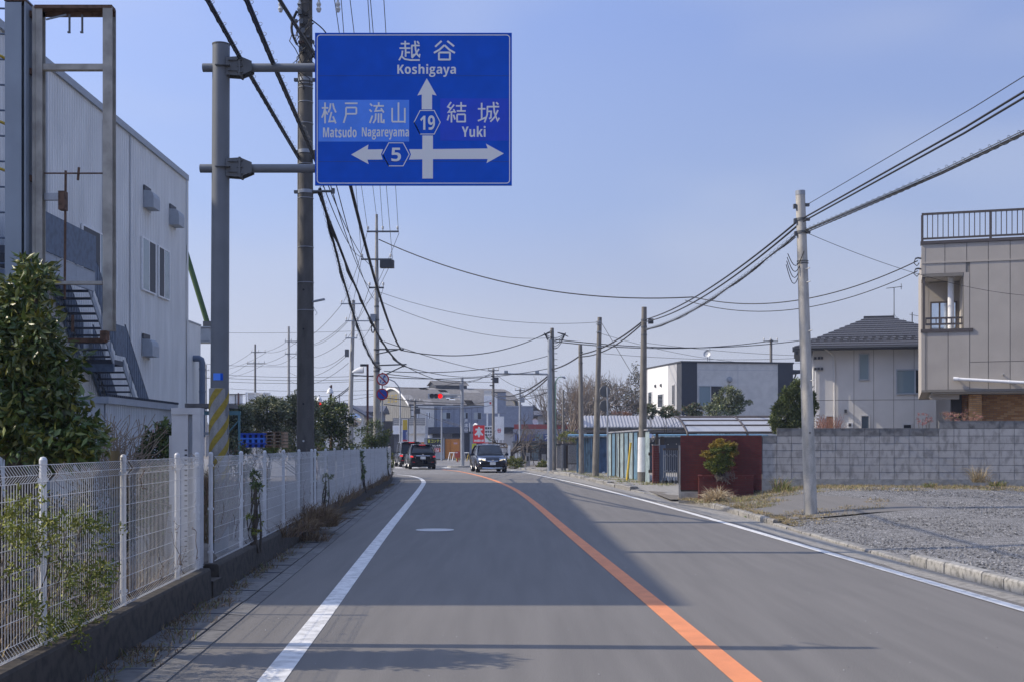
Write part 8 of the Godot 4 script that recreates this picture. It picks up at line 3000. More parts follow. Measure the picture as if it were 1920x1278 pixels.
func junction() -> void:
	plain_house("pale gabled house with grey roof far behind the rounded hedge bush", 610, 682, 756, 778, 150.0, M.pale_wall, M.slate, true)
	plain_house("house with a dark tiled roof far behind the hedge, left of the dark pole", 500, 560, 752, 766, 165.0, M.grey_wall, M.slate, false)
	plain_house("low grey house with a sloping roof between the slim pole and the bend pole", 664, 712, 758, 772, 158.0, M.grey_blue_wall, M.slate, false)
	plain_house("dark roofed house far behind the pruned tree, left of the camera arm pole", 984, 1015, 760, 776, 175.0, M.old_wall, M.slate, true)
	plain_house("grey roofed house far behind the blue shop", 1008, 1046, 768, 778, 170.0, M.grey_wall, M.slate, false)
	barn()
	# grey blue two storey building with white left part
	var d := 150.0
	var s := F / d
	var x0 := PX(771, d)
	var g := thing("grey_blue_building", "two storey grey blue building with white left part and dark ground floor", "building", Vector3(x0, 0, -d))
	var lx := func(px: float) -> float: return (px - 771.0) / s
	boxm("upper_wall", lx.call(814), lx.call(1000), PY(800, d), PY(762, d), -8, 0.0, M.grey_blue_wall, g)
	boxm("white_wall", 0.0, lx.call(813.9), PY(806, d), PY(760, d), -8, 0.2, M.pale_wall, g)
	boxm("dark_canopy", lx.call(800), lx.call(868), PY(812, d), PY(800.1, d), -1.0, 1.2, M.dark_blue_wall, g)
	boxm("ground_floor", lx.call(771), lx.call(1000), 0, PY(800.1, d), -8, -1.01, M.dark_blue_wall, g)
	boxm("parapet", lx.call(814), lx.call(1000), PY(761.9, d), PY(760, d), -8, 0.05, M.trim_grey, g)
	for q in [[829, 844, 773, 784, 1], [868, 877, 773, 784, 1], [889, 902, 773, 785, 1], [800, 806, 773, 784, 0], [781, 786, 774, 783, 0]]:
		var zf := 0.0 if q[4] == 1 else 0.2
		window_on(g, lx.call(q[0]), lx.call(q[1]), PY(q[3], d), PY(q[2], d), zf, M.trim_grey if q[4] == 1 else M.white_metal, [M.curtain, M.glass_dark] if q[4] == 1 else [M.glass_dark, M.white_metal, M.glass_dark])
	boxm("door_frame", lx.call(829), lx.call(847), PY(830, d), PY(811, d), -1.0, -0.95, M.trim_grey, g)
	boxm("door", lx.call(830), lx.call(846), PY(830, d), PY(812, d), -0.949, -0.93, M.grey_blue_wall, g)
	boxm("side_door", lx.call(880), lx.call(892), PY(850, d), PY(812, d), -1.0, -0.95, M.trim_grey, g)
	var mb := MB.new()
	for k in 8:
		mb.bb(lx.call(818 + k * 11) - 0.02, lx.call(818 + k * 11) + 0.02, PY(800, d), PY(764, d), 0.0, 0.02)
	obj("panel_joint", mb, M.slate, g)
	mb = MB.new()
	mb.tube([Vector3(lx.call(806), PY(814, d), 0.6), Vector3(lx.call(809), PY(824, d), 0.6)], [0.35, 0.2], 8)
	obj("duct", mb, M.white_metal, g)
	# white low building on the left with balcony
	d = 140.0
	s = F / d
	x0 = PX(736, d)
	var wb := thing("white_annex_building", "low white building with a slatted balcony under the barn's eave", "building", Vector3(x0, 0, -d))
	var lw := func(px: float) -> float: return (px - 736.0) / s
	boxm("white_block", 0.0, lw.call(750), PY(813, d), PY(797, d), -5, 0.0, M.board_white, wb)
	boxm("grey_block", lw.call(750.1), lw.call(797), PY(812, d), PY(797, d), -5, -0.1, M.pale_wall, wb)
	for k in 4:
		boxm("balcony_slat", 0.0, lw.call(797), PY(797 - k * 3.6, d) + 0.03, PY(794 - k * 3.6, d) + 0.02, -0.2, -0.05, M.grey_board, wb)
	boxm("balcony_back", 0.0, lw.call(797), PY(797, d), PY(783, d), -5, -1.2, M.pale_wall, wb)
	boxm("lower_wall", lw.call(750), lw.call(797), 0, PY(812.1, d), -5, -0.6, M.white_wall, wb)
	boxm("dark_opening", lw.call(716), lw.call(735.9), 0, PY(788, d), -6, -1.7, M.black, wb)
	boxm("lower_left", 0.0, lw.call(749.9), 0, PY(813.1, d), -5, -1.6, M.dark_blue_wall, wb)
	for q in [[781, 787], [789, 796]]:
		boxm("orange_shutter", lw.call(q[0]), lw.call(q[1]), 0.2, PY(828, d), -0.599, -0.5, M.orange_door, wb)
	# vertical yellow and blue sign
	d = 122.0
	s = F / d
	var vs := thing("vertical_shop_sign", "tall yellow and blue vertical shop sign on a post before the white building", "shop sign", Vector3(PX(754, d), 0, -d))
	boxm("panel_frame", 0.0, 10.5 / s, PY(827, d), PY(785, d), -0.25, -0.02, M.board_white, vs)
	boxm("yellow_panel", 1 / s, 9.7 / s, PY(805, d), PY(786, d), -0.019, 0.0, M.yellow, vs)
	boxm("blue_panel", 1 / s, 9.7 / s, PY(823.5, d), PY(805.1, d), -0.019, 0.0, M.shop_blue, vs)
	boxm("red_panel", 1 / s, 9.7 / s, PY(826.5, d), PY(823.6, d), -0.019, 0.0, M.sign_red, vs)
	mb = MB.new()
	for k in 5:
		glyph(mb, ["ko", "te", "n", "su", "na"][k], 6.6 / s, PY(811 + k * 3.1, d), 2.4 / s, 2.4 / s, 0.03, 0.003)
	obj("small_lettering", mb, M.board_white, vs)
	boxm("post", 11 / s, 12.2 / s, 0, PY(784, d), -0.2, -0.05, M.galv_dark, vs)
	# tall curved street lamp
	var sl := thing("curved_street_lamp", "tall grey street lamp with a long curved arm in front of the barn", "street lamp", Vector3(PX(750, 108.0), 0, -108.0))
	mb = MB.new()
	var hh := PY(735, 108.0)
	mb.tube([Vector3.ZERO, Vector3(0, hh, 0), Vector3(-0.12, hh + 0.5, 0), Vector3(-0.5, hh + 0.95, 0), Vector3(-1.1, hh + 1.2, 0)], [0.09, 0.06, 0.05, 0.05, 0.05], 8)
	mb.box(Vector3(-1.3, hh + 1.22, 0), Vector3(0.5, 0.1, 0.25))
	obj("post", mb, M.galv, sl)
	# traffic light on its pole
	d = 92.0
	s = F / d
	var tl := thing("traffic_light", "horizontal traffic light showing red on an arm over the junction", "traffic light", Vector3(PX(867, d), 0.1, -d))
	mb = MB.new()
	mb.tube([Vector3(0, -0.2, 0), Vector3(-0.03, PY(710, d), 0)], [0.15, 0.11], 14)
	obj("pole", mb, M.galv, tl)
	var hy := PY(744.5, d)
	var tx := func(px: float) -> float: return (px - 867.0) / s
	boxm("housing", tx.call(802.5), tx.call(830.5), hy - 0.18, hy + 0.18, 0.0, 0.22, M.trim_grey, tl)
	mb = MB.new()
	for y in [-0.10, 0.10]:
		mb.cyl(Vector3(tx.call(830), hy + y, 0.05), Vector3(0, hy + y, 0.05), 0.03, 0.03, 6)
	for k in 12:
		mb.cyl(Vector3(tx.call(832 + k * 2), hy - 0.1, 0.05), Vector3(tx.call(832 + k * 2 + 1.5), hy + 0.12, 0.05), 0.02, 0.02, 4)
	mb.bb(tx.call(830), tx.call(858), hy - 0.03, hy + 0.03, -0.1, 0.0)
	obj("arm", mb, M.steel_paint, tl)
	for q in [[810, 0], [818, 0], [825.5, 1]]:
		mb = MB.new()
		mb.lathe([Vector2(0.17, 0.0), Vector2(0.17, 0.02), Vector2(0.0, 0.03)], Vector3(tx.call(q[0]), hy, 0.221), 16, Vector3(0, 0.02, 1).normalized())
		obj("red_lamp" if q[1] else "lamp_lens", mb, M.lamp_red if q[1] else M.dark_grey, tl)
		mb = MB.new()
		for j in 9:
			var a0 := PI * j / 9.0
			var a1 := PI * (j + 1) / 9.0
			var c := Vector3(tx.call(q[0]), hy, 0.22)
			mb.quad(c + Vector3(cos(a0), sin(a0), 0) * 0.18, c + Vector3(cos(a1), sin(a1), 0) * 0.18, c + Vector3(cos(a1) * 0.18, sin(a1) * 0.18, 0.16), c + Vector3(cos(a0) * 0.18, sin(a0) * 0.18, 0.16))
		obj("visor", mb, M.galv_dark, tl)
	boxm("control_box", -0.2, -0.05, PY(722, d), PY(733, d), 0.0, 0.3, M.galv, tl)
	boxm("name_plate", 0.1, 0.42, PY(813, d), PY(786, d), 0.0, 0.03, M.grey_blue_wall, tl)
	mb = MB.new()
	for k in 3:
		glyph(mb, ["to", "naga", "yama"][k], 0.14, PY(794 + k * 8, d), 0.24, 0.24, 0.035, 0.033)
	obj("plate_lettering", mb, M.board_white, tl)
	var isl := MB.new()
	isl.lathe([Vector2(0.9, -0.05), Vector2(0.88, 0.10), Vector2(0.8, 0.12), Vector2(0.0, 0.12)], Vector3.ZERO, 20)
	var io := struct("traffic_island", isl, M.kerb_a)
	io.position = Vector3(PX(866, d) - 0.2, 0, -d)
	# rental container: grey side with sign boards, orange doors beside it
	d = 136.0
	s = F / d
	var gc := thing("grey_container", "grey metal storage container with a black and yellow sign board", "container", Vector3(PX(796, d), 0.12, -d))
	var W := 37.0 / s
	var H := PY(820, d) - 0.12
	mb = MB.new()
	rib_wall(mb, Vector3(0, 0.05, 0), Vector3(1, 0, 0), Vector3(0, 0, 1), W, H - 0.1, 0.24, 0.03)
	mb.bb(0.0, W, 0.0, H - 0.06, -5.0, -0.01)
	obj("wall", mb, M.container_grey, gc)
	boxm("top_beam", -0.03, W + 0.03, H - 0.06, H, -5.0, 0.07, M.galv, gc)
	boxm("corner_post", -0.04, 0.06, 0, H - 0.061, -0.1, 0.068, M.galv, gc)
	boxm("black_board", 4.6 / s, 34 / s, PY(837.5, d) - 0.12, PY(821.5, d) - 0.12, 0.04, 0.07, M.black_board, gc)
	boxm("red_board", 4.6 / s, 34 / s, PY(846.5, d) - 0.12, PY(839, d) - 0.12, 0.04, 0.07, M.sign_red, gc)
	boxm("red_board_centre", 11.5 / s, 27 / s, PY(845.5, d) - 0.12, PY(840, d) - 0.12, 0.071, 0.08, M.board_white, gc)
	mb = MB.new()
	var gy := PY(829, d) - 0.12
	var gk := ["kashi", "ko", "n", "te", "na"]
	for k in 5:
		glyph(mb, gk[k], (5.8 + k * 5.6) / s, gy, 5.0 / s, 6.0 / s, 0.05, 0.073)
	obj("board_lettering", mb, M.lime, gc)
	mb = MB.new()
	for k in 8:
		glyph(mb, ["su", "ko", "chi", "dai", "n", "te", "to", "yama"][k], (6.0 + k * 3.4) / s, PY(836.4, d) - 0.12, 2.8 / s, 3.4 / s, 0.04, 0.073)
	obj("small_lettering", mb, M.board_white, gc)
	mb = MB.new()
	for k in 3:
		glyph(mb, ["kashi", "kyu", "to"][k], (12.6 + k * 4.8) / s, PY(845, d) - 0.12, 4.0 / s, 4.4 / s, 0.05, 0.083)
	obj("red_lettering", mb, M.sign_red, gc)
	mb = MB.new()
	for k in [6.0, 28.5]:
		mb.bb(k / s, (k + 4.5) / s, PY(844.5, d) - 0.12, PY(841, d) - 0.12, 0.071, 0.08)
	obj("yellow_marks", mb, M.yellow, gc)
	var oc := thing("orange_container", "orange storage container with double doors right of the grey one", "container", Vector3(PX(833.5, d), 0.12, -d - 0.4))
	W = 28.0 / s
	boxm("body", 0.03, W - 0.03, 0.0, H - 0.1, -5.0, 0.0, M.orange_door_b, oc)
	boxm("top_beam", 0.0, W, H - 0.0999, H + 0.02, -5.0, 0.06, M.galv_dark, oc)
	for k in 2:
		var xa := 0.06 + k * W * 0.36
		var xb := W * 0.36 if k == 0 else W - 0.06
		boxm("door", xa, xb - 0.03, 0.08, H - 0.15, 0.001, 0.05, M.orange_door, oc)
		for j in 3:
			boxm("door_rib", xa + 0.05, xb - 0.08, 0.45 + j * 0.7, 0.50 + j * 0.7, 0.05, 0.075, M.orange_door_b, oc)
	boxm("door_notice", W * 0.6, W * 0.85, H * 0.7, H * 0.78, 0.051, 0.06, M.lens_pale, oc)
	# barriers and post box
	d = 126.0
	for q in [["white and yellow tubular barrier before the orange container, left of the post box", 846], ["second white tubular barrier touching the left of the red post box", 854], ["white and yellow tubular barrier right of the traffic light pole", 874]]:
		var br := thing("tube_barrier", q[0], "barrier", Vector3(PX(q[1] - 4, d), 0, -d + rn(-0.5, 0.5)), 0.0, "tubular barriers at the junction")
		for k in 2:
			mb = MB.new()
			mb.tube([Vector3(k * 0.42 - 0.12, 0, 0.2), Vector3(k * 0.42 + 0.05, 0.85, 0.0), Vector3(k * 0.42 + 0.2, 0, -0.2)], 0.035, 6)
			obj("leg_frame", mb, M.yellow if k else M.board_white, br)
		mb = MB.new()
		mb.cyl(Vector3(0.0, 0.85, 0), Vector3(0.52, 0.85, 0), 0.05, 0.05, 6)
		obj("top_tube", mb, M.board_white, br)
	d = 120.0
	var pb := thing("post_box", "red post box on a foot left of the traffic light pole", "post box", Vector3(PX(858, d), 0, -d))
	mb = MB.new()
	mb.cbox(Vector3(0, PY(851, d), 0), Vector3(0.50, 0.62, 0.45), 0.08)
	obj("box", mb, M.post_red, pb)
	boxm("slot_plate", -0.2, 0.02, PY(848.5, d), PY(847, d), 0.226, 0.24, M.board_white, pb)
	boxm("foot", -0.07, 0.07, 0, PY(857, d), -0.07, 0.07, M.post_red, pb)
	# red book sign and its neighbours
	d = 108.0
	s = F / d
	var rb := thing("red_book_sign", "red shop sign with a big white character on posts behind the oncoming car", "shop sign", Vector3(PX(887, d), 0, -d))
	boxm("red_panel", 0.0, 21.5 / s, PY(830, d), PY(796.5, d), -0.15, 0.0, M.red_paint, rb)
	mb = MB.new()
	glyph(mb, "hon", 3.2 / s, PY(819, d), 15.6 / s, 20.0 / s, 0.15, 0.003)
	obj("big_character", mb, M.board_white, rb)
	mb = MB.new()
	for k in 5:
		glyph(mb, ["chi", "iki", "sai", "dai", "kyu"][k], (1.8 + k * 3.7) / s, PY(827.5, d), 3.3 / s, 4.6 / s, 0.035, 0.003)
	obj("small_lettering", mb, M.board_white, rb)
	boxm("white_panel", 21.7 / s, 35.5 / s, PY(828.5, d), PY(797.5, d), -0.12, -0.01, M.board_white, rb)
	boxm("red_edge", 21.7 / s, 35.5 / s, PY(830, d), PY(828.6, d), -0.12, -0.01, M.red_paint, rb)
	mb = MB.new()
	for k in 3:
		for j in 3:
			glyph(mb, ["yui", "ki", "naga", "chi", "tani", "etsu", "kyu", "dai", "to"][k * 3 + j], (22.6 + j * 4.3) / s, PY(804 + k * 6.5, d), 3.6 / s, 4.6 / s, 0.04, -0.006)
	obj("panel_lettering", mb, M.dark_grey, rb)
	mb = MB.new()
	ribbon(mb, [Vector2(24 / s, PY(818, d)), Vector2(33 / s, PY(826, d))], 0.14, -0.005)
	obj("green_mark", mb, M.green_pole, rb)
	for px in [5.0, 18.0, 30.0]:
		boxm("post", px / s - 0.05, px / s + 0.05, 0, PY(830.1, d), -0.1, -0.02, M.galv, rb)
	boxm("lower_banner", -2.0 / s, 6.0 / s, PY(841, d), PY(831, d), -0.05, 0.0, M.lime, rb)
	mb = MB.new()
	mb.tube([Vector3(0.02, PY(797, d), 0.1), Vector3(0.2, PY(794.5, d), 0.5), Vector3(0.4, PY(795, d), 0.7)], [0.05, 0.1, 0.05], 6)
	obj("spot_lamp", mb, M.lamp_white, rb)
	d = 112.0
	s = F / d
	var bk := thing("shop_sign_back", "pale blue grey rounded sign board edge left of the red sign", "shop sign", Vector3(PX(881, d), 0, -d))
	boxm("panel", 0.0, 6.5 / s, PY(808, d), PY(793, d), -0.2, 0.0, M.grey_blue_wall, bk)
	boxm("pale_edge", -0.06, 0.0, PY(808, d), PY(792, d), -0.21, 0.0, M.board_white, bk)  # thin white strip down the left edge of the board
	boxm("post", 0.12, 0.2, 0, PY(808.1, d), -0.15, -0.05, M.galv, bk)
	d = 124.0
	s = F / d
	var tb := thing("white_billboard", "tall white billboard box on posts above the red sign", "billboard", Vector3(PX(907.5, d), 0, -d))
	boxm("white_face", 0.0, 25.0 / s, PY(774, d), PY(741, d), -0.3, 0.0, M.board_white, tb)
	boxm("upper_face", 0.0, 14.0 / s, PY(740.9, d), PY(731, d), -0.35, -0.1, M.pale_wall, tb)
	boxm("grey_box", 25.1 / s, 41.0 / s, PY(774, d), PY(735, d), -1.2, -0.05, M.grey_blue_wall, tb)
	boxm("grey_cap", 14.1 / s, 41.5 / s, PY(734.9, d), PY(733.8, d), -1.25, 0.0, M.dark_grey, tb)
	for px in [4.5, 17.0, 26.0]:
		boxm("post", px / s, (px + 3.0) / s, 0, PY(774.1, d), -0.3, -0.1, M.board_white, tb)
	mb = MB.new()
	glyph(mb, "yui", 10.5 / s, PY(757, d), 3.4 / s, 4.0 / s, 0.06, 0.003)
	obj("red_mark", mb, M.sign_red, tb)
	var wp := thing("white_sign_panel", "white sign panel on two legs behind the pruned tree", "billboard", Vector3(PX(927, 118.0), 0, -118.0))
	s = F / 118.0
	boxm("panel", 0.0, 18.0 / s, PY(824, 118.0), PY(780, 118.0), -0.2, 0.0, M.board_white, wp)
	for px in [3.0, 15.0]:
		boxm("leg", px / s, (px + 1.4) / s, 0, PY(824.1, 118.0), -0.15, -0.05, M.board_white, wp)
	mb = MB.new()
	glyph(mb, "tani", 5.0 / s, PY(810, 118.0), 8.0 / s, 8.0 / s, 0.06, 0.003)
	obj("red_mark", mb, M.sign_red, wp)
	# dark lower building behind the signs
	d = 132.0
	s = F / d
	var dk := thing("grey_shop_building", "plain grey low shop building behind the white sign panel", "building", Vector3(PX(905, d), 0, -d))
	boxm("wall", 0.0, 80.0 / s, 0, PY(812, d), -6, 0.0, M.grey_wall, dk)
	boxm("roof", -0.2, 81.0 / s, PY(811.9, d), PY(809, d), -6, 0.2, M.slate, dk)
	# blue shop on the right
	d = 128.0
	s = F / d
	var sh := thing("blue_sign_shop", "single storey shop with a red roof band and a blue sign board", "shop", Vector3(PX(962, d), 0, -d))
	W = 135.0 / s
	boxm("wall", 0.0, W, 0, PY(827, d), -8, -1.4, M.grey_board, sh)
	boxm("canopy", -0.1, W, PY(829, d), PY(826.5, d), -1.5, 0.3, M.galv_dark, sh)
	boxm("fascia", 0.0, W, PY(826.4, d), PY(803.5, d), -1.5, 0.0, M.shop_fascia, sh)
	boxm("red_roof_band", 2.0 / s, W, PY(803.4, d), PY(794.5, d), -2.0, -0.3, M.shop_red, sh)
	boxm("blue_band", 4.0 / s, W, PY(825.5, d), PY(813, d), 0.001, 0.06, M.shop_blue, sh)
	boxm("pale_photo_panel", 41.0 / s, 57.0 / s, PY(825.3, d), PY(813.2, d), 0.061, 0.07, M.glass_pale, sh)
	mb = MB.new()
	glyph(mb, "su", 58.5 / s, PY(824, d), 9.0 / s, 9.5 / s, 0.10, 0.064)
	glyph(mb, "ki", 79.0 / s, PY(824, d), 9.0 / s, 9.5 / s, 0.08, 0.064)
	glyph(mb, "te", 91.0 / s, PY(824, d), 9.0 / s, 9.5 / s, 0.08, 0.064)
	obj("shop_lettering", mb, M.board_white, sh)
	for q in [[4.0, 10.0, "board_white"], [12.0, 34.0, "black"], [36.0, 48.0, "glass_pale"], [50.0, 66.0, "black"]]:
		boxm("shop_front", q[0] / s, q[1] / s, 0.1, PY(832, d), -1.399, -1.35, M[q[2]], sh)
	mb = MB.new()
	mb.lathe([Vector2(0.0, 0.0), Vector2(0.35, 0.05), Vector2(0.42, 0.12)], Vector3(41.0 / s, PY(791, d), -0.8), 14, Vector3(0.6, 0.3, 0.6).normalized())
	obj("dish", mb, M.board_white, sh)
	# vending box and stone posts by the hedge
	d = 90.0
	s = F / d
	for q in [["pale stone gate post with a square hole left of the small hedge", 986, 8, 851, 0], ["low stone block post between the stone gate post and the kerb pole", 1016, 8, 853, 0], ["thin short grey bollard beside the small round hedge", 1008, 2, 862, 1]]:
		var pst := thing("stone_post", q[0], "post", Vector3(PX(q[1], d), 0.1, -d + 2.0 * q[4]), 0.0, "stone posts by the hedge")
		boxm("post", 0.0, q[2] / s, 0, PY(q[3], d), -0.3, 0.0, M.grey_board, pst)
		if q[1] == 986:
			boxm("dark_hole", 0.08, 0.2, PY(866, d), PY(857, d), 0.001, 0.01, M.black, pst)
	boxm("notice_board", PX(952, 95.0), PX(957, 95.0), 0.6, PY(834, 95.0), -95.1, -95.0, M.board_white, thing("notice_board", "small white notice board behind the pruned tree's trunk", "notice board"))
	var fr := thing("low_rail_fence", "thin dark rail fence behind the clipped hedge before the blue shop", "fence", Vector3(PX(940, 100.0), 0, -100.0))
	s = F / 100.0
	for k in 9:
		mb = MB.new()
		mb.cyl(Vector3(k * 10.0 / s, 0, 0), Vector3(k * 10.0 / s, 1.1, 0), 0.025, 0.025, 6)
		obj("rail_post", mb, M.dark_grey, fr)
	for y in [0.6, 1.05]:
		mb = MB.new()
		mb.cyl(Vector3(0, y, 0), Vector3(80.0 / s, y, 0), 0.02, 0.02, 6)
		obj("rail", mb, M.dark_grey, fr)
	# distant tree line closing the horizon
	rng.seed = 331
	mb = MB.new()
	mb.colored = true
	for i in 90:
		var x := -140.0 + i * 3.2
		var h := rn(3.0, 5.5)
		leaves(mb, Vector3(x, h * 0.55, -240.0 + rn(-12, 12)), Vector3(3.0, h * 0.55, 2.5), 8, 22, 0.8, [Color(0.09, 0.09, 0.055), Color(0.12, 0.11, 0.07), Color(0.07, 0.08, 0.045)], 0.35)
	var tl2 := one("distant_tree_line", "far low line of trees along the horizon behind the town", "trees", mb, M.leaf_dull)
	tl2.set_meta("kind", "stuff")
	rng.seed = 332
	var far_houses := [[395, 190.0, "far house just left of the striped sign post on the horizon"], [440, 205.0, "far house behind the white hoardings on the horizon"], [520, 200.0, "far house behind the tall hedge bush left of the dark pole"], [590, 210.0, "far house right of the dark pole, behind the shorter park lamp"], [640, 195.0, "far house behind the short far pole pair between the lamps"], [990, 200.0, "far house behind the slim pole with the white box"], [1100, 215.0, "far house glimpsed through the big leafless zelkova"], [1205, 220.0, "far house glimpsed left of the white modern house"]]
	for i in far_houses.size():
		var q: Array = far_houses[i]
		var dd: float = q[1]
		var w := rn(7.0, 9.0)
		var h := thing("distant_house", q[2], "house", Vector3(PX(q[0], dd) - w / 2, 0, -dd), rn(-0.3, 0.3), "distant houses on the horizon")
		var e := rn(3.0, 4.6)
		boxm("wall", 0, w, 0, e, -7, 0, [M.grey_wall, M.old_wall, M.pale_wall][i % 3], h)
		mb = MB.new()
		mb.prism(PackedVector2Array([Vector2(0.6, e - 0.1), Vector2(-3.5, e + 1.7), Vector2(-7.6, e - 0.1)]), Vector3(-0.5, 0, 0), Vector3(0, 0, 1), Vector3.UP, Vector3(w + 1.0, 0, 0))
		obj("roof", mb, [M.slate, M.roof_grey, M.roof_tile_a][i % 3], h)

# ---------- cars: x across, y up, z along with the front at +z
func section(w: float, y0: float, y1: float, crown: float, tuck: float) -> Array:
	var pts := []
	var half := [[w * 0.80, y0], [w * 0.97, y0 + 0.06], [w, lerpf(y0, y1, 0.42)], [w * 0.985, lerpf(y0, y1, 0.72)], [w * tuck, y1 - 0.03], [w * tuck * 0.92, y1 + 0.01], [w * 0.5, y1 + crown * 0.8]]
	for h in half:
		pts.append(Vector2(-h[0], h[1]))
	pts.append(Vector2(0, y1 + crown))
	for i in half.size():
		var h: Array = half[half.size() - 1 - i]
		pts.append(Vector2(h[0], h[1]))
	return pts

func loft(mb: MB, secs: Array) -> void:
	var rows := []
	for s in secs:
		var row := []
		for p in s[1]:
			row.append(Vector3(p.x, p.y, s[0]))
		rows.append(row)
	mb.grid(rows)
	for e in [0, rows.size() - 1]:
		var r: Array = rows[e]
		var c := Vector3.ZERO
		for p in r:
			c += p / r.size()
		for i in r.size():
			var p: Vector3 = r[i]
			var q: Vector3 = r[(i + 1) % r.size()]
			if e == 0:
				mb.tri(c, q, p)
			else:
				mb.tri(c, p, q)

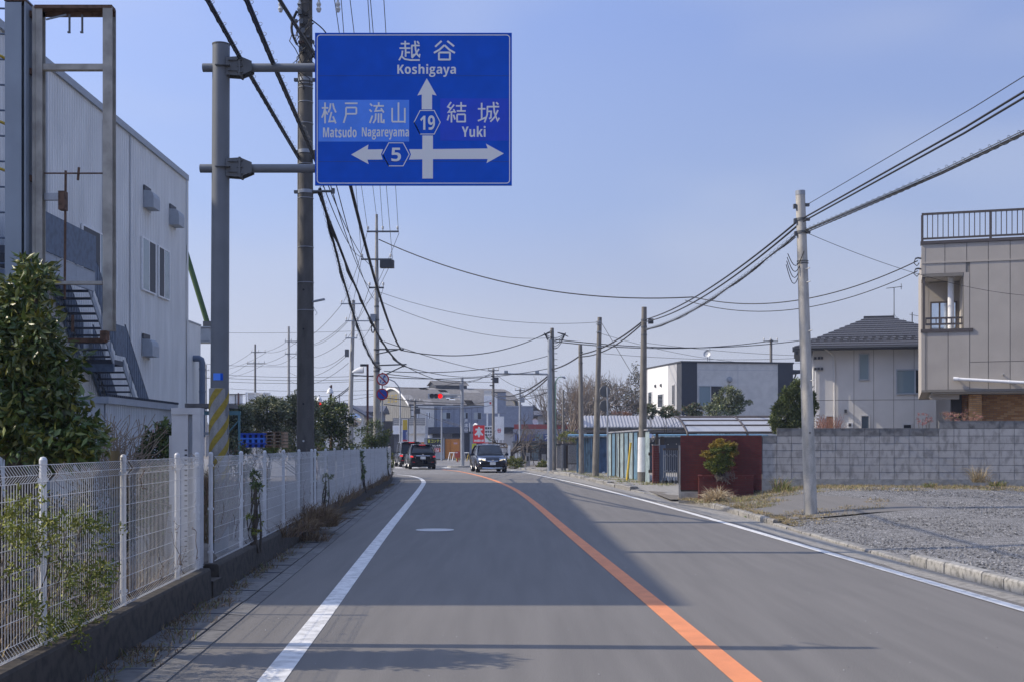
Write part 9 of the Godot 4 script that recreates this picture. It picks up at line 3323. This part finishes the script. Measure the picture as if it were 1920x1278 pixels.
# kind 0: crossover seen from the front, 1: crossover seen from behind, 2: boxy minivan
func car(called: String, label: String, at: Vector3, turn: float, kind: int, paint: Material) -> void:
	var c := thing(called, label, "car", at, turn)
	var W := 0.925
	var L := 4.74
	var H := 1.66
	var belt := 1.02
	var hood := 0.98
	if kind == 1:
		H = 1.69
		belt = 1.06
	if kind == 2:
		H = 1.88
		belt = 1.04
		W = 0.86
	var zf := L / 2
	var zr := -L / 2
	var mb := MB.new()
	loft(mb, [[zr, section(W * 0.86, 0.42, belt - 0.24, 0.02, 0.9)], [zr + 0.10, section(W * 0.93, 0.30, belt - 0.06, 0.02, 0.92)], [zr + 0.45, section(W * 0.99, 0.26, belt, 0.02, 0.93)], [-0.6, section(W, 0.24, belt, 0.02, 0.93)], [0.9, section(W, 0.24, belt - 0.01, 0.02, 0.93)], [1.35, section(W * 0.995, 0.24, hood + 0.01, 0.05, 0.90)], [zf - 0.45, section(W * 0.97, 0.26, hood - 0.09, 0.07, 0.84)], [zf - 0.14, section(W * 0.90, 0.28, hood - 0.22, 0.06, 0.84)], [zf, section(W * 0.78, 0.36, hood - 0.36, 0.02, 0.86)]])
	obj("body", mb, paint, c)
	# glasshouse, then roof skin and pillars over it
	var za := zf - 1.35
	var zb := za - 0.85
	var zc := zr + 0.75
	var zd := zr + 0.12
	if kind == 2:
		za = zf - 0.75
		zb = za - 0.65
		zc = zr + 0.28
		zd = zr + 0.1
	var wb := W * 0.90
	var wt := W * 0.70 if kind < 2 else W * 0.80
	var roof_y := H - 0.03
	var gl := MB.new()
	var sec2 := func(w0: float, w1: float, y1: float) -> Array:
		return [Vector2(-w0, belt - 0.06), Vector2(-w0, belt), Vector2(-lerpf(w0, w1, 0.55), lerpf(belt, y1, 0.6)), Vector2(-w1, y1 - 0.06), Vector2(-w1 * 0.86, y1), Vector2(0, y1 + 0.03 * (1.0 if y1 > belt + 0.2 else 0.3)), Vector2(w1 * 0.86, y1), Vector2(w1, y1 - 0.06), Vector2(lerpf(w0, w1, 0.55), lerpf(belt, y1, 0.6)), Vector2(w0, belt), Vector2(w0, belt - 0.06)]
	var gsec := [[zd, sec2.call(wb * 0.93, wb * 0.90, belt + 0.05)], [zc, sec2.call(wb, wt * 0.95, roof_y - 0.05)], [zc + 0.5, sec2.call(wb, wt, roof_y)], [zb - 0.3, sec2.call(wb, wt, roof_y)], [zb, sec2.call(wb, wt * 0.98, roof_y - 0.05)], [za, sec2.call(wb * 0.96, wb * 0.9, belt + 0.04)]]
	loft(gl, gsec)
	obj("windows", gl, M.glass_dark, c)
	mb = MB.new()
	var rr := []
	for q in [[zc - 0.06, 0.95, -0.045], [zc + 0.5, 1.0, 0.012], [zb - 0.3, 1.0, 0.012], [zb - 0.0, 0.98, -0.035]]:
		var row := []
		for x in [-1.03, -0.9, -0.45, 0.0, 0.45, 0.9, 1.03]:
			row.append(Vector3(x * wt * q[1], roof_y + q[2] + 0.022 * (1.0 - x * x) + 0.008 - (0.06 if absf(x) > 1.0 else 0.0), q[0]))
		rr.append(row)
	mb.grid(rr)
	obj("roof_skin", mb, paint, c)
	for sx in [-1, 1]:
		mb = MB.new()
		mb.tube([Vector3(sx * wb * 0.93, belt - 0.02, za - 0.02), Vector3(sx * wb * 0.83, lerpf(belt, roof_y, 0.55), lerpf(za, zb, 0.55)), Vector3(sx * wt * 0.97, roof_y - 0.03, zb)], 0.035, 6)
		mb.tube([Vector3(sx * wb * 0.96, belt - 0.02, zd + 0.05), Vector3(sx * wb * 0.9, lerpf(belt, roof_y, 0.5), lerpf(zd, zc, 0.5)), Vector3(sx * wt * 0.98, roof_y - 0.04, zc)], 0.06, 6)
		mb.tube([Vector3(sx * wb * 1.0, belt - 0.02, -0.1), Vector3(sx * (wt + 0.01), roof_y - 0.04, -0.25)], 0.03, 6)
		obj("pillar", mb, paint, c)
		var mi := Node3D.new()
		mi.name = "mirror"
		c.add_child(mi, true)
		mb = MB.new()
		mb.cbox(Vector3(sx * (W + 0.11), belt + 0.05, za - 0.30), Vector3(0.20, 0.15, 0.10), 0.04)
		mb.box(Vector3(sx * (W - 0.02), belt - 0.0, za - 0.30), Vector3(0.14, 0.04, 0.06))
		obj("housing", mb, paint if kind != 1 else M.black, mi)
		boxm("glass", sx * (W + 0.11) - 0.085, sx * (W + 0.11) + 0.085, belt - 0.01, belt + 0.10, za - 0.365, za - 0.351, M.glass_blue, mi)
		for zz in [zf - 0.92, zr + 0.95]:
			var wh := Node3D.new()
			wh.name = "wheel"
			c.add_child(wh, true)
			var wr := 0.36
			var o := Vector3(sx * (W - 0.13), wr, zz)
			mb = MB.new()
			mb.lathe([Vector2(0.22, -0.12), Vector2(wr - 0.03, -0.12), Vector2(wr, -0.09), Vector2(wr, 0.09), Vector2(wr - 0.03, 0.12), Vector2(0.22, 0.12), Vector2(0.22, -0.12)], o, 22, Vector3(sx, 0.0, 0.001).normalized())
			obj("tyre", mb, M.tyre, wh)
			mb = MB.new()
			mb.lathe([Vector2(0.235, 0.05), Vector2(0.235, 0.115), Vector2(0.20, 0.11), Vector2(0.18, 0.06), Vector2(0.0, 0.06)], o, 18, Vector3(sx, 0.0, 0.001).normalized())
			for k in 5:
				var an := TAU * k / 5.0
				mb.tube([o + Vector3(sx * 0.10, 0, 0), o + Vector3(sx * 0.105, cos(an) * 0.21, sin(an) * 0.21)], 0.028, 5)
			obj("rim", mb, M.rim, wh)
			mb = MB.new()
			var arch := []
			for k in 11:
				var an := PI * k / 10.0
				arch.append(Vector3(sx * (W * 0.985 + 0.004), wr + sin(an) * 0.42, zz + cos(an) * 0.42))
			mb.tube(arch, 0.035, 5)
			obj("wheel_arch", mb, M.black, wh)
	boxm("underbody", -W * 0.85, W * 0.85, 0.19, 0.40, zr + 0.25, zf - 0.2, M.black, c)
	var front := func(x0: float, x1: float, y0: float, y1: float, z: float, called2: String, m: Material, slope: float, slant: float) -> void:
		# a thin panel lying on the nose or tail; slope leans its top back, slant sweeps its outer end back
		for sx in [-1, 1]:
			var p := MB.new()
			var sg := 1.0 if z > 0 else -1.0
			var q := [Vector3(sx * x0, y0, z), Vector3(sx * x1, y0 + slant * 0.12, z - sg * slant), Vector3(sx * x1, y1 + slant * 0.12, z - sg * (slant + slope)), Vector3(sx * x0, y1, z - sg * slope)]
			var t := Vector3(0, 0, sg * 0.02)
			if sx * sg > 0:
				p.quad(q[0] + t, q[1] + t, q[2] + t, q[3] + t)
			else:
				p.quad(q[1] + t, q[0] + t, q[3] + t, q[2] + t)
			for i in 4:
				p.quad(q[i], q[(i + 1) % 4], q[(i + 1) % 4] + t, q[i] + t)
			obj(called2, p, m, c)
	if kind == 0:
		front.call(0.0, 0.60, 0.36, 0.60, zf + 0.005, "lower_grille", M.black, 0.01, 0.10)
		front.call(0.40, 0.82, 0.70, 0.85, zf - 0.03, "headlight", M.chrome, 0.12, 0.26)
		front.call(0.46, 0.78, 0.725, 0.775, zf - 0.0, "head_lamp", M.lamp_head, 0.05, 0.26)
		front.call(0.0, 0.44, 0.66, 0.70, zf + 0.0, "grille_bar", M.chrome, 0.02, 0.07)
		front.call(0.0, 0.60, 0.24, 0.30, zf - 0.02, "bumper_trim", M.chrome, 0.01, 0.12)
		front.call(0.58, 0.74, 0.26, 0.36, zf - 0.14, "bumper_trim", M.chrome, 0.01, 0.08)
		front.call(0.56, 0.80, 0.40, 0.62, zf - 0.10, "side_intake", M.black, 0.03, 0.20)
		boxm("number_plate", -0.17, 0.17, 0.46, 0.63, zf + 0.03, zf + 0.045, M.plate, c)
		boxm("badge", -0.07, 0.07, 0.70, 0.76, zf + 0.005, zf + 0.02, M.chrome, c)
		boxm("wiper", -0.5, 0.1, belt + 0.08, belt + 0.10, za - 0.10, za - 0.06, M.black, c)
	else:
		front.call(0.50, 0.86, belt - 0.30, belt - 0.13, zr - 0.002, "tail_light", M.lens_red if kind == 2 else M.lens_pale, 0.10, 0.14)
		front.call(0.66, 0.84, belt - 0.26, belt - 0.16, zr - 0.06, "brake_lamp", M.lamp_brake, 0.06, 0.10)
		boxm("number_plate", -0.17, 0.17, 0.68, 0.85, zr - 0.04, zr - 0.02, M.plate, c)
		front.call(0.0, 0.46, belt - 0.17, belt - 0.14, zr - 0.02, "chrome_strip", M.chrome, 0.02, 0.03)
		front.call(0.0, 0.80, 0.34, 0.58, zr - 0.03, "rear_bumper", paint, 0.0, 0.12)
		front.call(0.55, 0.78, 0.46, 0.50, zr - 0.055, "reflector", M.lens_red, 0.0, 0.10)
		boxm("high_brake_lamp", -0.20, 0.20, roof_y - 0.055, roof_y - 0.005, zc - 0.20, zc - 0.12, M.lamp_brake, c)
		boxm("roof_spoiler", -wt * 0.85, wt * 0.85, roof_y - 0.02, roof_y + 0.02, zc - 0.15, zc + 0.1, paint, c)
		boxm("badge", -0.06, 0.06, belt - 0.10, belt - 0.03, zr - 0.0, zr + 0.02, M.chrome, c)

func cars() -> void:
	car("oncoming_car", "dark navy crossover coming towards the camera with headlights on", Vector3(PX(914, 73.5), 0.008, -76.0), 0.13, 0, M.car_navy)
	car("black_car", "black crossover waiting at the junction, seen from behind", Vector3(PX(781, 83.0), 0.008, -86.0), PI + 0.16, 1, M.car_black)
	car("minivan", "dark minivan ahead of the black crossover, half hidden at the fence end", Vector3(PX(755, 90.0), 0.008, -94.5), PI + 0.2, 2, M.car_black)

func _ready() -> void:
	light_and_camera()
	materials()
	setting()
	factory()
	block_wall()
	beige_house()
	cream_house()
	modern_house()
	yards()
	junction()
	left_fences()
	cabinet()
	gantry()
	sign_frame()
	poles_and_wires()
	left_yard()
	cars()
	left_plants()
	right_plants()
	right_grass()
